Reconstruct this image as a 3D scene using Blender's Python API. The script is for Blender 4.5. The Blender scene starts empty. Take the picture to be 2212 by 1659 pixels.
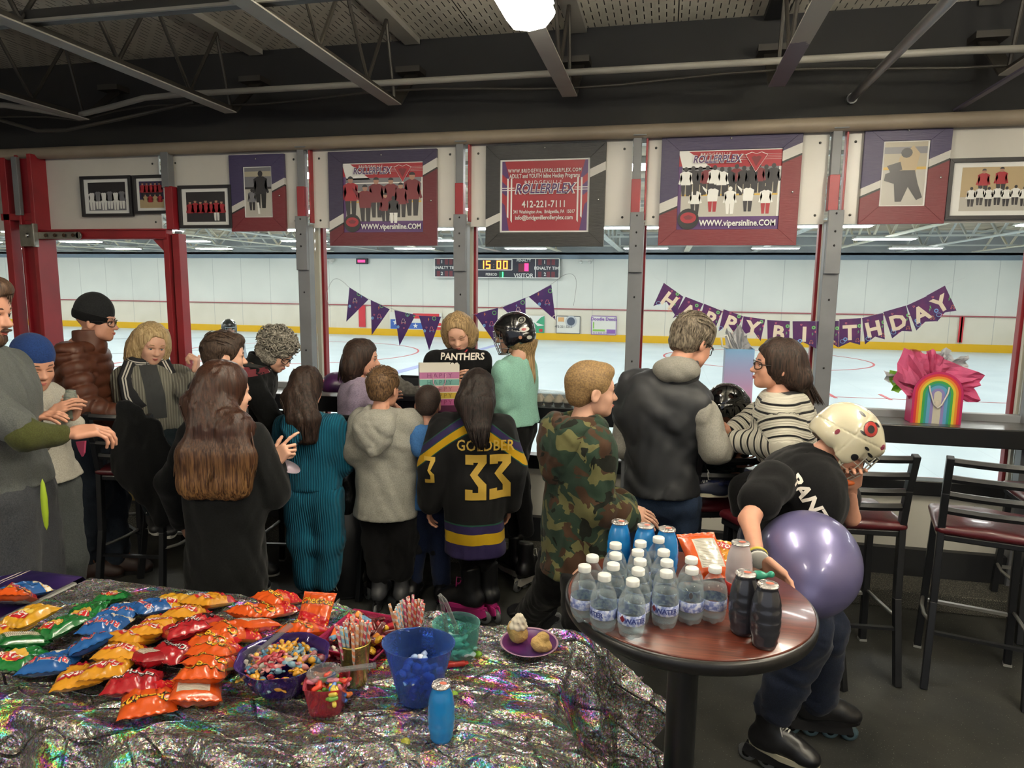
import bpy, bmesh, math, random
import numpy as np
from mathutils import Vector, Matrix, Euler, Quaternion
random.seed(7)
C = bpy.context.scene.collection
SC = bpy.context.scene
PI = math.pi
# ------------------------------------------------------------------ camera, world, exposure
FPX, CU, CV, HCAM = 1475.0, 1106.0, 829.5, 1.8
YAW, PITCH, ROLL = math.radians(12.5), math.radians(8.05), math.radians(0.69)
cam_data = bpy.data.cameras.new('camera'); cam = bpy.data.objects.new('camera', cam_data); C.objects.link(cam)
cam_data.sensor_width = 36.0; cam_data.lens = FPX / 2212 * 36.0; cam_data.clip_start = 0.05; cam_data.clip_end = 200
RM = Matrix.Rotation(YAW, 3, 'Z') @ Matrix.Rotation(PI / 2 - PITCH, 3, 'X') @ Matrix.Rotation(ROLL, 3, 'Z')
cam.matrix_world = Matrix.Translation((0, 0, HCAM)) @ RM.to_4x4()
SC.camera = cam
SC.view_settings.view_transform = 'Standard'; SC.view_settings.look = 'None'
SC.view_settings.gamma = 1.0; SC.view_settings.use_curve_mapping = False
SC.view_settings.exposure = 0.0
w = bpy.data.worlds.new('world'); SC.world = w; w.use_nodes = True
w.node_tree.nodes['Background'].inputs[0].default_value = (0.75, 0.8, 0.9, 1); w.node_tree.nodes['Background'].inputs[1].default_value = 0.65
SC.cycles.max_bounces = 8; SC.cycles.diffuse_bounces = 3; SC.cycles.glossy_bounces = 3
SC.cycles.transmission_bounces = 8; SC.cycles.transparent_max_bounces = 12
SC.cycles.caustics_reflective = False; SC.cycles.caustics_refractive = False
SC.cycles.sample_clamp_indirect = 6.0; SC.cycles.use_denoising = True
RINK_LIGHT, ROOM_LIGHT = 48.0, 34.0

def ray(u, v):
    return RM @ Vector(((u - CU) / FPX, -(v - CV) / FPX, -1.0))
FWD = Vector((-math.sin(YAW), math.cos(YAW), 0)); RGT = Vector((math.cos(YAW), math.sin(YAW), 0))
CAMP = Vector((0, 0, HCAM))
def onY(u, v, Y):
    d = ray(u, v); return CAMP + d * (Y / d.y)
def onZ(u, v, z):
    d = ray(u, v); return CAMP + d * ((z - HCAM) / d.z)
def at(u, v, Z):
    d = ray(u, v); return CAMP + d * (Z / d.dot(FWD))

# ------------------------------------------------------------------ materials
MATS = {}
def hexc(c):
    if isinstance(c, str):
        c = tuple(int(c[i:i + 2], 16) / 255 for i in (0, 2, 4))
        return tuple(x / 12.92 if x <= .04045 else ((x + .055) / 1.055) ** 2.4 for x in c)
    return c
def mat(name, col=(.5, .5, .5), rough=.6, metal=0, **kw):
    """plain principled; kw: bump=(scale,strength), coat, trans, ior, alpha, emit, sss, var=(scale, amount), sheen, spec"""
    if name in MATS: return MATS[name]
    m = bpy.data.materials.new(name); m.use_nodes = True; MATS[name] = m
    nt = m.node_tree; b = nt.nodes['Principled BSDF']; col = hexc(col)
    b.inputs['Base Color'].default_value = (*col, 1); b.inputs['Roughness'].default_value = rough; b.inputs['Metallic'].default_value = metal
    if 'coat' in kw: b.inputs['Coat Weight'].default_value = kw['coat']; b.inputs['Coat Roughness'].default_value = .08
    if 'trans' in kw: b.inputs['Transmission Weight'].default_value = kw['trans']
    if 'ior' in kw: b.inputs['IOR'].default_value = kw['ior']
    if 'alpha' in kw: b.inputs['Alpha'].default_value = kw['alpha']
    if 'sheen' in kw: b.inputs['Sheen Weight'].default_value = kw['sheen']
    if 'spec' in kw: b.inputs['Specular IOR Level'].default_value = kw['spec']
    if 'sss' in kw: b.inputs['Subsurface Weight'].default_value = kw['sss']; b.inputs['Subsurface Radius'].default_value = (.02, .008, .004)
    if 'emit' in kw:
        b.inputs['Emission Color'].default_value = (*col, 1); b.inputs['Emission Strength'].default_value = kw['emit']
    tc = None
    if 'var' in kw or 'bump' in kw:
        tc = nt.nodes.new('ShaderNodeTexCoord')
    if 'var' in kw:
        sc_, am = kw['var'][:2]
        n = nt.nodes.new('ShaderNodeTexNoise'); n.inputs['Scale'].default_value = sc_; n.inputs['Detail'].default_value = 5
        if len(kw['var']) > 2:
            mp = nt.nodes.new('ShaderNodeMapping'); mp.inputs['Scale'].default_value = kw['var'][2]
            nt.links.new(tc.outputs['Object'], mp.inputs[0]); nt.links.new(mp.outputs[0], n.inputs['Vector'])
        else: nt.links.new(tc.outputs['Object'], n.inputs['Vector'])
        r = nt.nodes.new('ShaderNodeValToRGB'); r.color_ramp.elements[0].position = .3; r.color_ramp.elements[1].position = .7
        r.color_ramp.elements[0].color = (*[max(0, x * (1 - am)) for x in col], 1); r.color_ramp.elements[1].color = (*[min(1, x * (1 + am)) for x in col], 1)
        nt.links.new(n.outputs['Fac'], r.inputs[0]); nt.links.new(r.outputs[0], b.inputs['Base Color'])
    if 'bump' in kw:
        n = nt.nodes.new('ShaderNodeTexNoise'); n.inputs['Scale'].default_value = kw['bump'][0]; n.inputs['Detail'].default_value = 4
        nt.links.new(tc.outputs['Object'], n.inputs['Vector'])
        bp = nt.nodes.new('ShaderNodeBump'); bp.inputs['Strength'].default_value = kw['bump'][1]; bp.inputs['Distance'].default_value = .01
        nt.links.new(n.outputs['Fac'], bp.inputs['Height']); nt.links.new(bp.outputs[0], b.inputs['Normal'])
    return m
def tint(name, c, rough=.06, dens=.6):
    m = bpy.data.materials.new(name); m.use_nodes = True; nt = m.node_tree; nt.nodes.clear(); o_ = nt.nodes.new('ShaderNodeOutputMaterial'); tr = nt.nodes.new('ShaderNodeBsdfTransparent'); cc = hexc(c); tr.inputs[0].default_value = (*cc, 1)
    pr = nt.nodes.new('ShaderNodeBsdfPrincipled'); pr.inputs['Base Color'].default_value = (*[v * .8 for v in cc], 1); pr.inputs['Roughness'].default_value = rough; pr.inputs['Specular IOR Level'].default_value = .8; pr.inputs['Coat Weight'].default_value = .6; mx = nt.nodes.new('ShaderNodeMixShader'); fr = nt.nodes.new('ShaderNodeLayerWeight'); fr.inputs[0].default_value = .35
    mr = nt.nodes.new('ShaderNodeMapRange'); mr.inputs[3].default_value = dens * .35; mr.inputs[4].default_value = min(1, dens + .3); nt.links.new(fr.outputs['Facing'], mr.inputs[0]); nt.links.new(mr.outputs[0], mx.inputs[0]); nt.links.new(tr.outputs[0], mx.inputs[1]); nt.links.new(pr.outputs[0], mx.inputs[2]); nt.links.new(mx.outputs[0], o_.inputs[0]); MATS[name] = m; return m
class NT:
    """tiny expression helper on a material's node tree"""
    def __init__(s, m): s.m = m; s.nt = m.node_tree; s.b = s.nt.nodes['Principled BSDF']
    def new(s, t, **kw):
        n = s.nt.nodes.new(t)
        for k, v in kw.items(): setattr(n, k, v)
        return n
    def link(s, a, b): s.nt.links.new(a, b)
    def put(s, sock, v):
        if isinstance(v, (int, float)): sock.default_value = v
        elif isinstance(v, (tuple, list)): sock.default_value = tuple(v) if len(v) == len(sock.default_value) else (*v, 1)
        else: s.link(v, sock)
    def math(s, op, a, b=0.0, c=0.0):
        n = s.new('ShaderNodeMath', operation=op); s.put(n.inputs[0], a); s.put(n.inputs[1], b); s.put(n.inputs[2], c); return n.outputs[0]
    def co(s, kind='Object'):
        t = s.new('ShaderNodeTexCoord'); x = s.new('ShaderNodeSeparateXYZ'); s.link(t.outputs[kind], x.inputs[0]); return t.outputs[kind], x.outputs[0], x.outputs[1], x.outputs[2]
    def noise(s, vec, scale, detail=3, dist=0, out='Fac'):
        n = s.new('ShaderNodeTexNoise'); n.inputs['Scale'].default_value = scale; n.inputs['Detail'].default_value = detail; n.inputs['Distortion'].default_value = dist
        if vec is not None: s.link(vec, n.inputs['Vector'])
        return n.outputs[out]
    def mapping(s, vec, scale, loc=(0, 0, 0), rot=(0, 0, 0)):
        m = s.new('ShaderNodeMapping'); m.inputs['Scale'].default_value = scale; m.inputs['Location'].default_value = loc; m.inputs['Rotation'].default_value = rot; s.link(vec, m.inputs[0]); return m.outputs[0]
    def ramp(s, fac, stops, const=False):
        r = s.new('ShaderNodeValToRGB'); cr = r.color_ramp
        if const: cr.interpolation = 'CONSTANT'
        while len(cr.elements) < len(stops): cr.elements.new(.5)
        for e, (p, c) in zip(cr.elements, stops): e.position = p
        for e, (p, c) in zip(cr.elements, stops): e.position = p; e.color = (*hexc(c), 1)
        s.put(r.inputs[0], fac); return r.outputs[0]
    def mix(s, f, a, b):
        n = s.new('ShaderNodeMix', data_type='RGBA'); s.put(n.inputs[0], f); s.put(n.inputs[6], hexc(a) if isinstance(a, str) else a); s.put(n.inputs[7], hexc(b) if isinstance(b, str) else b); return n.outputs[2]
    def bump(s, h, strength=.3, dist=.01):
        n = s.new('ShaderNodeBump'); n.inputs['Strength'].default_value = strength; n.inputs['Distance'].default_value = dist; s.link(h, n.inputs['Height']); s.link(n.outputs[0], s.b.inputs['Normal'])
    def color(s, c): s.link(c, s.b.inputs['Base Color'])
    def attr(s, name, out='Fac'):
        n = s.new('ShaderNodeAttribute'); n.attribute_name = name; return n.outputs[out]
# ------------------------------------------------------------------ object helpers
def tag(o, label, cat, group=None):
    o['label'] = label; o['category'] = cat
    if group: o['group'] = group
    return o
def thing(name, label, cat, loc=(0, 0, 0), rotz=0, group=None):
    o = bpy.data.objects.new(name, None); C.objects.link(o); o.location = loc; o.rotation_euler = (0, 0, rotz); o.empty_display_size = .1
    return tag(o, label, cat, group)
def link_mesh(name, me, mats, parent=None, smooth=True, label=None):
    o = bpy.data.objects.new(name, me); C.objects.link(o)
    for m in (mats if isinstance(mats, (list, tuple)) else [mats]): me.materials.append(m)
    if smooth and len(me.polygons): me.polygons.foreach_set('use_smooth', [True] * len(me.polygons))
    if parent is not None: o.parent = parent
    if label: o['label'] = label
    return o
class MB:
    def __init__(s): s.v = []; s.f = []; s.m = []
    def add(s, vs, fs, mi=0, M=None):
        n = len(s.v)
        for p in vs:
            p = Vector(p)
            if M is not None: p = M @ p
            s.v.append(tuple(p))
        for f in fs: s.f.append(tuple(i + n for i in f)); s.m.append(mi)
        return s
    def box(s, c, d, mi=0, M=None, rz=0):
        x, y, z = d[0] / 2, d[1] / 2, d[2] / 2
        vs = [(i * x, j * y, k * z) for k in (-1, 1) for j in (-1, 1) for i in (-1, 1)]
        T = Matrix.Translation(c) @ Matrix.Rotation(rz, 4, 'Z')
        if M is not None: T = M @ T
        return s.add(vs, [(0, 2, 3, 1), (4, 5, 7, 6), (0, 1, 5, 4), (2, 6, 7, 3), (0, 4, 6, 2), (1, 3, 7, 5)], mi, T)
    def bar(s, a, b, w_, h_, mi=0, up=(0, 0, 1), M=None):
        a = Vector(a); b = Vector(b); d = b - a; L = d.length
        if L < 1e-6: return s
        d.normalize(); x = d.cross(Vector(up))
        if x.length < 1e-4: x = d.cross(Vector((1, 0, 0)))
        x.normalize(); z = x.cross(d)
        R = Matrix((x, d, z)).transposed().to_4x4(); T = Matrix.Translation((a + b) / 2) @ R
        if M is not None: T = M @ T
        return s.box((0, 0, 0), (w_, L, h_), mi, T)
    def tube(s, pts, r, n=8, mi=0, cap=True, M=None):
        pts = [Vector(p) for p in pts]; k = len(pts); rs = r if isinstance(r, (list, tuple)) else [r] * k
        vs = []; fs = []; prev = None
        for i, p in enumerate(pts):
            t = (pts[min(i + 1, k - 1)] - pts[max(i - 1, 0)])
            t = t.normalized() if t.length > 1e-9 else Vector((0, 0, 1))
            x = (prev - t * prev.dot(t)) if prev is not None else t.cross(Vector((0, 0, 1)) if abs(t.z) < .9 else Vector((1, 0, 0)))
            x.normalize(); prev = x; y = t.cross(x)
            for j in range(n):
                a = 2 * PI * j / n; vs.append(p + (x * math.cos(a) + y * math.sin(a)) * rs[i])
        for i in range(k - 1):
            for j in range(n):
                j2 = (j + 1) % n; fs.append((i * n + j, i * n + j2, (i + 1) * n + j2, (i + 1) * n + j))
        if cap: fs.append(tuple(range(n - 1, -1, -1))); fs.append(tuple((k - 1) * n + j for j in range(n)))
        return s.add(vs, fs, mi, M)
    def lathe(s, prof, n=24, mi=0, M=None, cap=True, sx=1, sy=1, warp=None):
        vs = []; fs = []
        for i, (r, z) in enumerate(prof):
            for j in range(n):
                a = 2 * PI * j / n; rr = r * (warp(a, z) if warp else 1); vs.append((rr * math.cos(a) * sx, rr * math.sin(a) * sy, z))
        k = len(prof)
        for i in range(k - 1):
            for j in range(n):
                j2 = (j + 1) % n; fs.append((i * n + j, i * n + j2, (i + 1) * n + j2, (i + 1) * n + j))
        if cap:
            if prof[0][0] > 1e-5: fs.append(tuple(range(n - 1, -1, -1)))
            if prof[-1][0] > 1e-5: fs.append(tuple((k - 1) * n + j for j in range(n)))
        return s.add(vs, fs, mi, M)
    def prism(s, poly, y0, y1, mi=0, M=None):
        """poly in XZ, extruded along Y"""
        n = len(poly); vs = [(x, y0, z) for x, z in poly] + [(x, y1, z) for x, z in poly]
        a = sum(poly[i][0] * poly[(i + 1) % n][1] - poly[(i + 1) % n][0] * poly[i][1] for i in range(n))
        f0 = tuple(range(n)); f1 = tuple(range(2 * n - 1, n - 1, -1))
        fs = [f0, f1] + [((i + 1) % n, i, i + n, (i + 1) % n + n) for i in range(n)]
        if a < 0: fs = [tuple(reversed(f)) for f in fs]
        return s.add(vs, fs, mi, M)
    def ball(s, c, r, n=12, mi=0, M=None):
        r = r if isinstance(r, (tuple, list)) else (r, r, r)
        k = max(4, n // 2); prof = [(math.sin(PI * i / k), -math.cos(PI * i / k)) for i in range(k + 1)]
        T = Matrix.Translation(c) @ Matrix.Diagonal((*r, 1))
        if M is not None: T = M @ T
        return s.lathe([(max(p[0], 1e-4), p[1]) for p in prof], n, mi, T, cap=False)
    def build(s, name, mats, parent=None, smooth=False, label=None, loc=None, bevel=0):
        me = bpy.data.meshes.new(name); me.from_pydata(s.v, [], s.f)
        o = link_mesh(name, me, mats, parent, False, label)
        me.polygons.foreach_set('material_index', s.m)
        if smooth: me.polygons.foreach_set('use_smooth', [True] * len(me.polygons))
        if smooth == 'auto':
            me.set_sharp_from_angle(angle=math.radians(38))
        if bevel:
            b = o.modifiers.new('bevel', 'BEVEL'); b.width = bevel; b.segments = 2; b.limit_method = 'ANGLE'; b.angle_limit = math.radians(40)
        me.update()
        if loc is not None: o.location = loc
        return o
def struct(o): o['kind'] = 'structure'; return o
def copy_tree(o, parent=None):
    c = o.copy(); C.objects.link(c)
    if parent is not None: c.parent = parent
    for ch in list(o.children):
        copy_tree(ch, c)
    return c
TXT = {}
def text_mesh(s, size, align, ext, shear, bold, sp):
    k = (s, size, align, ext, shear, bold, sp)
    if k not in TXT:
        cu = bpy.data.curves.new('txt', 'FONT'); cu.body = s; cu.size = size; cu.align_x = align; cu.align_y = 'CENTER'; cu.extrude = ext; cu.shear = shear; cu.offset = bold; cu.space_character = sp; cu.resolution_u = 2
        o = bpy.data.objects.new('txt', cu); C.objects.link(o); bpy.context.view_layer.update()
        me = bpy.data.meshes.new_from_object(o.evaluated_get(bpy.context.evaluated_depsgraph_get())); bpy.data.objects.remove(o); bpy.data.curves.remove(cu)
        TXT[k] = me
    return TXT[k].copy()
def text(name, s, size, m, parent, M, align='CENTER', ext=.0006, shear=0, bold=0, sp=1.0, sx=1.0, label=None):
    me = text_mesh(s, size, align, ext, shear, bold, sp); me.name = name; me.materials.clear()
    o = link_mesh(name, me, m, parent, False, label); o.matrix_local = M @ Matrix.Diagonal((sx, 1, 1, 1))
    return o
# text lies in XY facing +Z; this stands it on a wall facing -Y (toward the camera)
def face_cam(x, y, z, rz=0, tilt=0): return Matrix.Translation((x, y, z)) @ Matrix.Rotation(rz, 4, 'Z') @ Matrix.Rotation(PI / 2, 4, 'X') @ Matrix.Rotation(tilt, 4, 'Z')
# ================================================================== THE ROOM
YW = 4.40                                   # plane of the window wall
X0, X1, YB = -7.0, 4.2, -4.0
ZDECK, ZHEAD, ZPAN = 3.36, 2.74, 2.20
M_black = mat('black_paint', '111215', .55, var=(3, .25))
M_grey = mat('grey_steel', '6f7175', .45, var=(6, .12))
M_red = mat('red_steel', '8c1c26', .4, var=(5, .15))
M_pan = mat('white_wall_board', 'cdcac2', .35, var=(2.5, .06), bump=(14, .08))
M_kick = mat('knee_wall', 'c9c6ba', .4, var=(2, .08))
M_blk = mat('black_gloss', '101114', .3, var=(8, .2))
# floor: rubber mat, dark with specks and scuffs
M_floor = mat('rubber_floor', '2c2c2a', .62, spec=.25); n = NT(M_floor); co, x, y, z = n.co()
base = n.ramp(n.noise(co, 2.2, 6, .6), [(.3, '1f201f'), (.7, '3a3a36')])
spk = n.ramp(n.noise(co, 160, 1), [(.0, (0, 0, 0)), (.70, (0, 0, 0)), (.78, (.28, .28, .25))]); spn = n.new('ShaderNodeMix', data_type='RGBA', blend_type='ADD'); spn.inputs[0].default_value = .55
n.link(base, spn.inputs[6]); n.link(spk, spn.inputs[7]); n.color(spn.outputs[2])
n.link(n.ramp(n.noise(co, 1.4, 5), [(.3, (.6,) * 3), (.7, (.85,) * 3)]), n.b.inputs['Roughness']); n.bump(n.noise(co, 90, 3), .25, .003)
struct(MB().box(((X0 + X1) / 2, (YB + YW) / 2, -.05), (X1 - X0, YW - YB, .1)).build('floor', M_floor))
mb = MB()
mb.bar((X0, 2.62, .002), (X1, 2.30, .002), .012, .003)
struct(mb.build('trim_1', mat('floor_seam', '141414', .6)))
# low carpeted step under the windows
M_carp = mat('speckled_carpet', '34342f', .95); n = NT(M_carp); co, x, y, z = n.co(); n.color(n.ramp(n.noise(co, 230, 2), [(.35, '171715'), (.55, '3b3a34'), (.75, '8a877a')]))
struct(MB().box(((X0 + X1) / 2, YW - .15, .055), (X1 - X0, .30, .11)).build('trim_2', M_carp, bevel=.01))
struct(MB().box(((X0 + X1) / 2, YW - .035, .19), (X1 - X0, .05, .17)).build('baseboard_window', M_black))
M_wood = mat('scuffed_board', '6d5a2c', .6, var=(4, .3))
struct(MB().box((-5.1, YW - .04, .2), (3.3, .062, .12)).build('baseboard_left', M_wood))
# knee wall, sills and rails
struct(MB().box(((X0 + X1) / 2, YW + .02, .42), (X1 - X0, .06, .40)).build('wall_knee', M_kick))
mb = MB()
for k in range(26):
    u = X0 + .25 + k * .43 + random.uniform(-.08, .08); mb.ball((u, YW - .012, random.choice([.33, .42, .55])), .006, 6)
struct(mb.build('trim_3', mat('screw_dark', '222222', .5)))
struct(MB().box(((X0 + X1) / 2, YW - .01, .655), (X1 - X0, .10, .09)).build('trim_4', M_blk, bevel=.006))
struct(MB().box(((X0 + X1) / 2, YW, 1.085), (X1 - X0, .05, .05)).build('trim_5', mat('grey_rail', '8b8d90', .4), bevel=.004))
# black header wall, tan lip
struct(MB().box(((X0 + X1) / 2, YW + .03, (ZHEAD + .03 + ZDECK + .04) / 2), (X1 - X0, .10, ZDECK - ZHEAD + .02)).build('wall_header', mat('header_black', '0f1014', .75, var=(1.5, .25), bump=(6, .3))))
struct(MB().tube([(X0, YW - .05, ZHEAD), (X1, YW - .05, ZHEAD)], .042, 12).build('trim_6', mat('tan_pipe', '8d8172', .5, var=(5, .12)), smooth='auto'))
# other walls of the room (behind and beside the camera)
M_rw = mat('painted_block_wall', 'a39c8f', .7, var=(1.2, .1))
struct(MB().box((X0 - .05, (YB + YW) / 2, 1.7), (.1, YW - YB, 3.4)).build('wall_left', M_rw))
struct(MB().box((X1 + .05, (YB + YW) / 2, 1.7), (.1, YW - YB, 3.4)).build('wall_right', M_rw))
# acoustic deck ceiling: ribs along Y with dashes of slots
M_deck = mat('slotted_metal_deck', 'b3afa3', .5); n = NT(M_deck); co, x, y, z = n.co()
fx = n.math('FRACT', n.math('MULTIPLY', x, 1 / .042)); row = n.math('FLOOR', n.math('MULTIPLY', x, 1 / .042))
off = n.math('FRACT', n.math('MULTIPLY', row, .37)); fy = n.math('FRACT', n.math('ADD', n.math('MULTIPLY', y, 1 / .115), off))
slot = n.math('MULTIPLY', n.math('LESS_THAN', n.math('ABSOLUTE', n.math('SUBTRACT', fx, .5)), .075), n.math('LESS_THAN', fy, .62))
seam = n.math('LESS_THAN', n.math('FRACT', n.math('MULTIPLY', x, 1 / .61)), .012)
n.color(n.mix(n.math('MAXIMUM', slot, seam), n.ramp(n.noise(co, 3, 4), [(.3, 'b4b0a5'), (.7, 'cac6ba')]), '2b2a27'))
struct(MB().box(((X0 + X1) / 2, (YB + YW) / 2, ZDECK + .03), (X1 - X0, YW - YB, .06)).build('ceiling', M_deck))

# ------------------------------------------------------------------ window wall: boards, posts, panes
PX = [-5.79, -4.67, -3.55, -2.43, -1.31, -.19, .93, 2.05, 3.17]
# white boards above the glass, one per bay
xs = [X0] + PX + [X1]
for i in range(len(xs) - 1):
    a, b = xs[i] + .045, xs[i + 1] - .045
    mb = MB().box(((a + b) / 2, YW + .005, (ZPAN + ZHEAD) / 2 + (0 if i != 2 else 0)), (b - a, .012, ZHEAD - ZPAN + .02))
    for sx in (a + .05, b - .05):
        for sz in (ZPAN + .04, ZHEAD - .09): mb.ball((sx, YW - .003, sz), (.008, .004, .008), 8, 1)
    struct(mb.build('wall_board', [M_pan, mat('screw_head', '4a4a48', .35, .8)]))
M_post2 = mat('post_two_tone', '6f7175', .42); n = NT(M_post2); co, x, y, z = n.co()
def post(name_i, x, kind):
    """grey steel channel with a red strip; upper part red at board height"""
    mb = MB()
    g, r = 0, 1
    mb.box((x, YW - .045, .95), (.088, .07, 2.5 - .00), g)                     # grey channel up to the bracket
    mb.box((x, YW - .09, 2.20 - .12), (.082, .03, .36), g)                      # bolted bracket plate
    mb.box((x - .014, YW - .035, 2.60), (.05, .05, .34), g)
    mb.box((x - .014, YW - .04, 2.36), (.055, .06, .20), r)
    mb.box((x + .004, YW + .13, 1.12), (.10, .05, 2.2), r)
    mb.box((x + .004, YW + .085, 1.12), (.07, .03, 2.2), 3)
    mb.box((x + .043, YW - .02, 2.47), (.012, .05, .5), r)
    mb.box((x + .0, YW - .04, 2.735), (.08, .09, .05), g)
    for zz in (2.06, 2.14, 2.24): mb.ball((x, YW - .107, zz), (.007, .004, .007), 8, 2)
    for zz in (1.35, 1.75): mb.ball((x, YW - .082, zz), (.007, .004, .007), 8, 2)
    struct(mb.build('column', [M_grey, M_red, mat('bolt_dark', '2a2a2c', .35, .7), mat('cream_strip', 'c8bfae', .5)], bevel=.003))
for i, x in enumerate(PX):
    if i in (1,): continue
    if i == 2: continue
    post(i, x, 1)
# red gate frame at the left: wide column, thin column, header channel, hinge
gx, gx2, gx3 = onY(100, 560, YW).x, onY(47, 560, YW).x, onY(388, 560, YW).x
mb = MB(); mb.box((gx - .03, YW - .06, 1.35), (.13, .02, 2.75)).box((gx - .03, YW + .03, 1.35), (.02, .18, 2.75)).box((gx + .05, YW - .05, 1.35), (.035, .16, 2.75)).box((gx - .1, YW - .05, 1.35), (.02, .1, 2.75))
mb.box((gx - .10, YW - .10, 2.5), (.05, .03, .42), 1)
struct(mb.build('door_1', [M_red, M_grey], bevel=.003))
mb = MB(); mb.box((gx2 - .02, YW - .04, 1.35), (.06, .08, 2.75)); mb.box((gx2 - .13, YW - .1, 2.5), (.06, .03, .42), 1); mb.box((gx2 + .08, YW - .06, 2.28), (.30, .04, .05))
struct(mb.build('door_2', [M_red, M_grey], bevel=.003))
zt = onY(250, 508, YW).z
mb = MB(); mb.box(((gx + gx3) / 2, YW - .06, zt), (gx3 - gx - .05, .07, .075)); mb.box(((gx + gx3) / 2, YW - .10, zt + .03), (gx3 - gx - .05, .02, .012)); mb.box(((gx + gx3) / 2, YW - .10, zt - .03), (gx3 - gx - .05, .02, .012))
mb.prism([(gx3 - .16, zt - .035), (gx3 - .02, zt - .035), (gx3 - .02, zt - .17)], YW - .07, YW - .05)
mb.box((gx3 - .035, YW - .05, 1.1), (.045, .08, 2.1)).box((gx3 + .045, YW - .05, 1.1), (.055, .08, 2.1)).box((gx3 + .005, YW - .03, 1.1), (.03, .04, 2.1), 1)
mb.box((gx3 - .02, YW - .05, 2.6), (.06, .06, .26), 2).box((gx3 - .0, YW - .05, 2.33), (.06, .06, .30), 0).box((gx3 + .05, YW - .06, 2.1), (.04, .03, .14), 2)
struct(mb.build('door_3', [M_red, mat('cream_strip', 'c8bfae', .5), M_grey], bevel=.003))
hp = onY(55, 508, YW - .16)
M_steel = mat('worn_steel', '8b8a84', .35, .85, var=(20, .2))
g = thing('gate_hinge', 'heavy steel strap hinge bolted to the red gate frame', 'hinge', (hp.x, YW - .13, hp.z))
MB().box((0, 0, 0), (.15, .02, .16)).box((.07, -.015, 0), (.02, .04, .17)).build('hinge_plate', M_steel, g, bevel=.004)
mb = MB().box((.25, .01, 0), (.36, .012, .05)).lathe([(.025, -.006), (.025, .006)], 16, 0, Matrix.Translation((.43, .01, 0)) @ Matrix.Rotation(PI / 2, 4, 'X'))
for k in range(4): mb.ball((.15 + k * .08, -.004, 0), (.014, .008, .014), 8, 1)
mb.build('strap', [M_steel, mat('rust_bolt', '4a3526', .6, .5)], g, bevel=.002)
MB().ball((0, -.015, 0), (.018, .012, .018), 10).build('bolt', mat('bright_bolt', 'd8d8d8', .15, 1), g, True)
# glass panes between the posts
M_glass = bpy.data.materials.new('window_glass'); M_glass.use_nodes = True; nt = M_glass.node_tree; nt.nodes.clear()
o_ = nt.nodes.new('ShaderNodeOutputMaterial'); t_ = nt.nodes.new('ShaderNodeBsdfTransparent'); t_.inputs[0].default_value = (.97, .985, .985, 1)
g_ = nt.nodes.new('ShaderNodeBsdfGlossy'); g_.inputs['Roughness'].default_value = .03; mx = nt.nodes.new('ShaderNodeMixShader'); lw = nt.nodes.new('ShaderNodeLayerWeight'); lw.inputs[0].default_value = .15
mm = nt.nodes.new('ShaderNodeMath'); mm.operation = 'MULTIPLY'; mm.inputs[1].default_value = .5
nt.links.new(lw.outputs['Fresnel'], mm.inputs[0]); nt.links.new(mm.outputs[0], mx.inputs[0]); nt.links.new(t_.outputs[0], mx.inputs[1]); nt.links.new(g_.outputs[0], mx.inputs[2]); nt.links.new(mx.outputs[0], o_.inputs[0])
for i in range(len(xs) - 1):
    a, b = xs[i] + .03, xs[i + 1] - .03
    struct(MB().box(((a + b) / 2, YW + .03, 1.46), (b - a, .006, 1.52)).build('window_%d' % (i + 1), M_glass))

# ------------------------------------------------------------------ counter
M_ctop = mat('dark_counter_top', '3b3834', .3, coat=.4); n = NT(M_ctop); co, x, y, z = n.co()
cs = n.noise(n.mapping(co, (5, 60, 5), rot=(0, 0, .5)), 4, 4); n.color(n.ramp(cs, [(.35, '2b2a28'), (.6, '5d5a55'), (.75, '8c8880')]))
ct = thing('counter', 'long dark bar counter with black front edge running under the windows', 'counter', (0, YW - .16, 0))
MB().box(((X0 + X1) / 2, 0, 1.055), (X1 - X0 - .02, .25, .03)).build('countertop', M_ctop, ct, bevel=.004)
MB().box(((X0 + X1) / 2, -.135, 1.02), (X1 - X0 - .02, .03, .105)).build('front_edge', M_blk, ct, bevel=.006)
for x in PX[1:]:
    MB().box((x + .02, .06, .90), (.05, .12, .26)).build('bracket', M_blk, ct)
ct['kind'] = 'thing'

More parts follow.
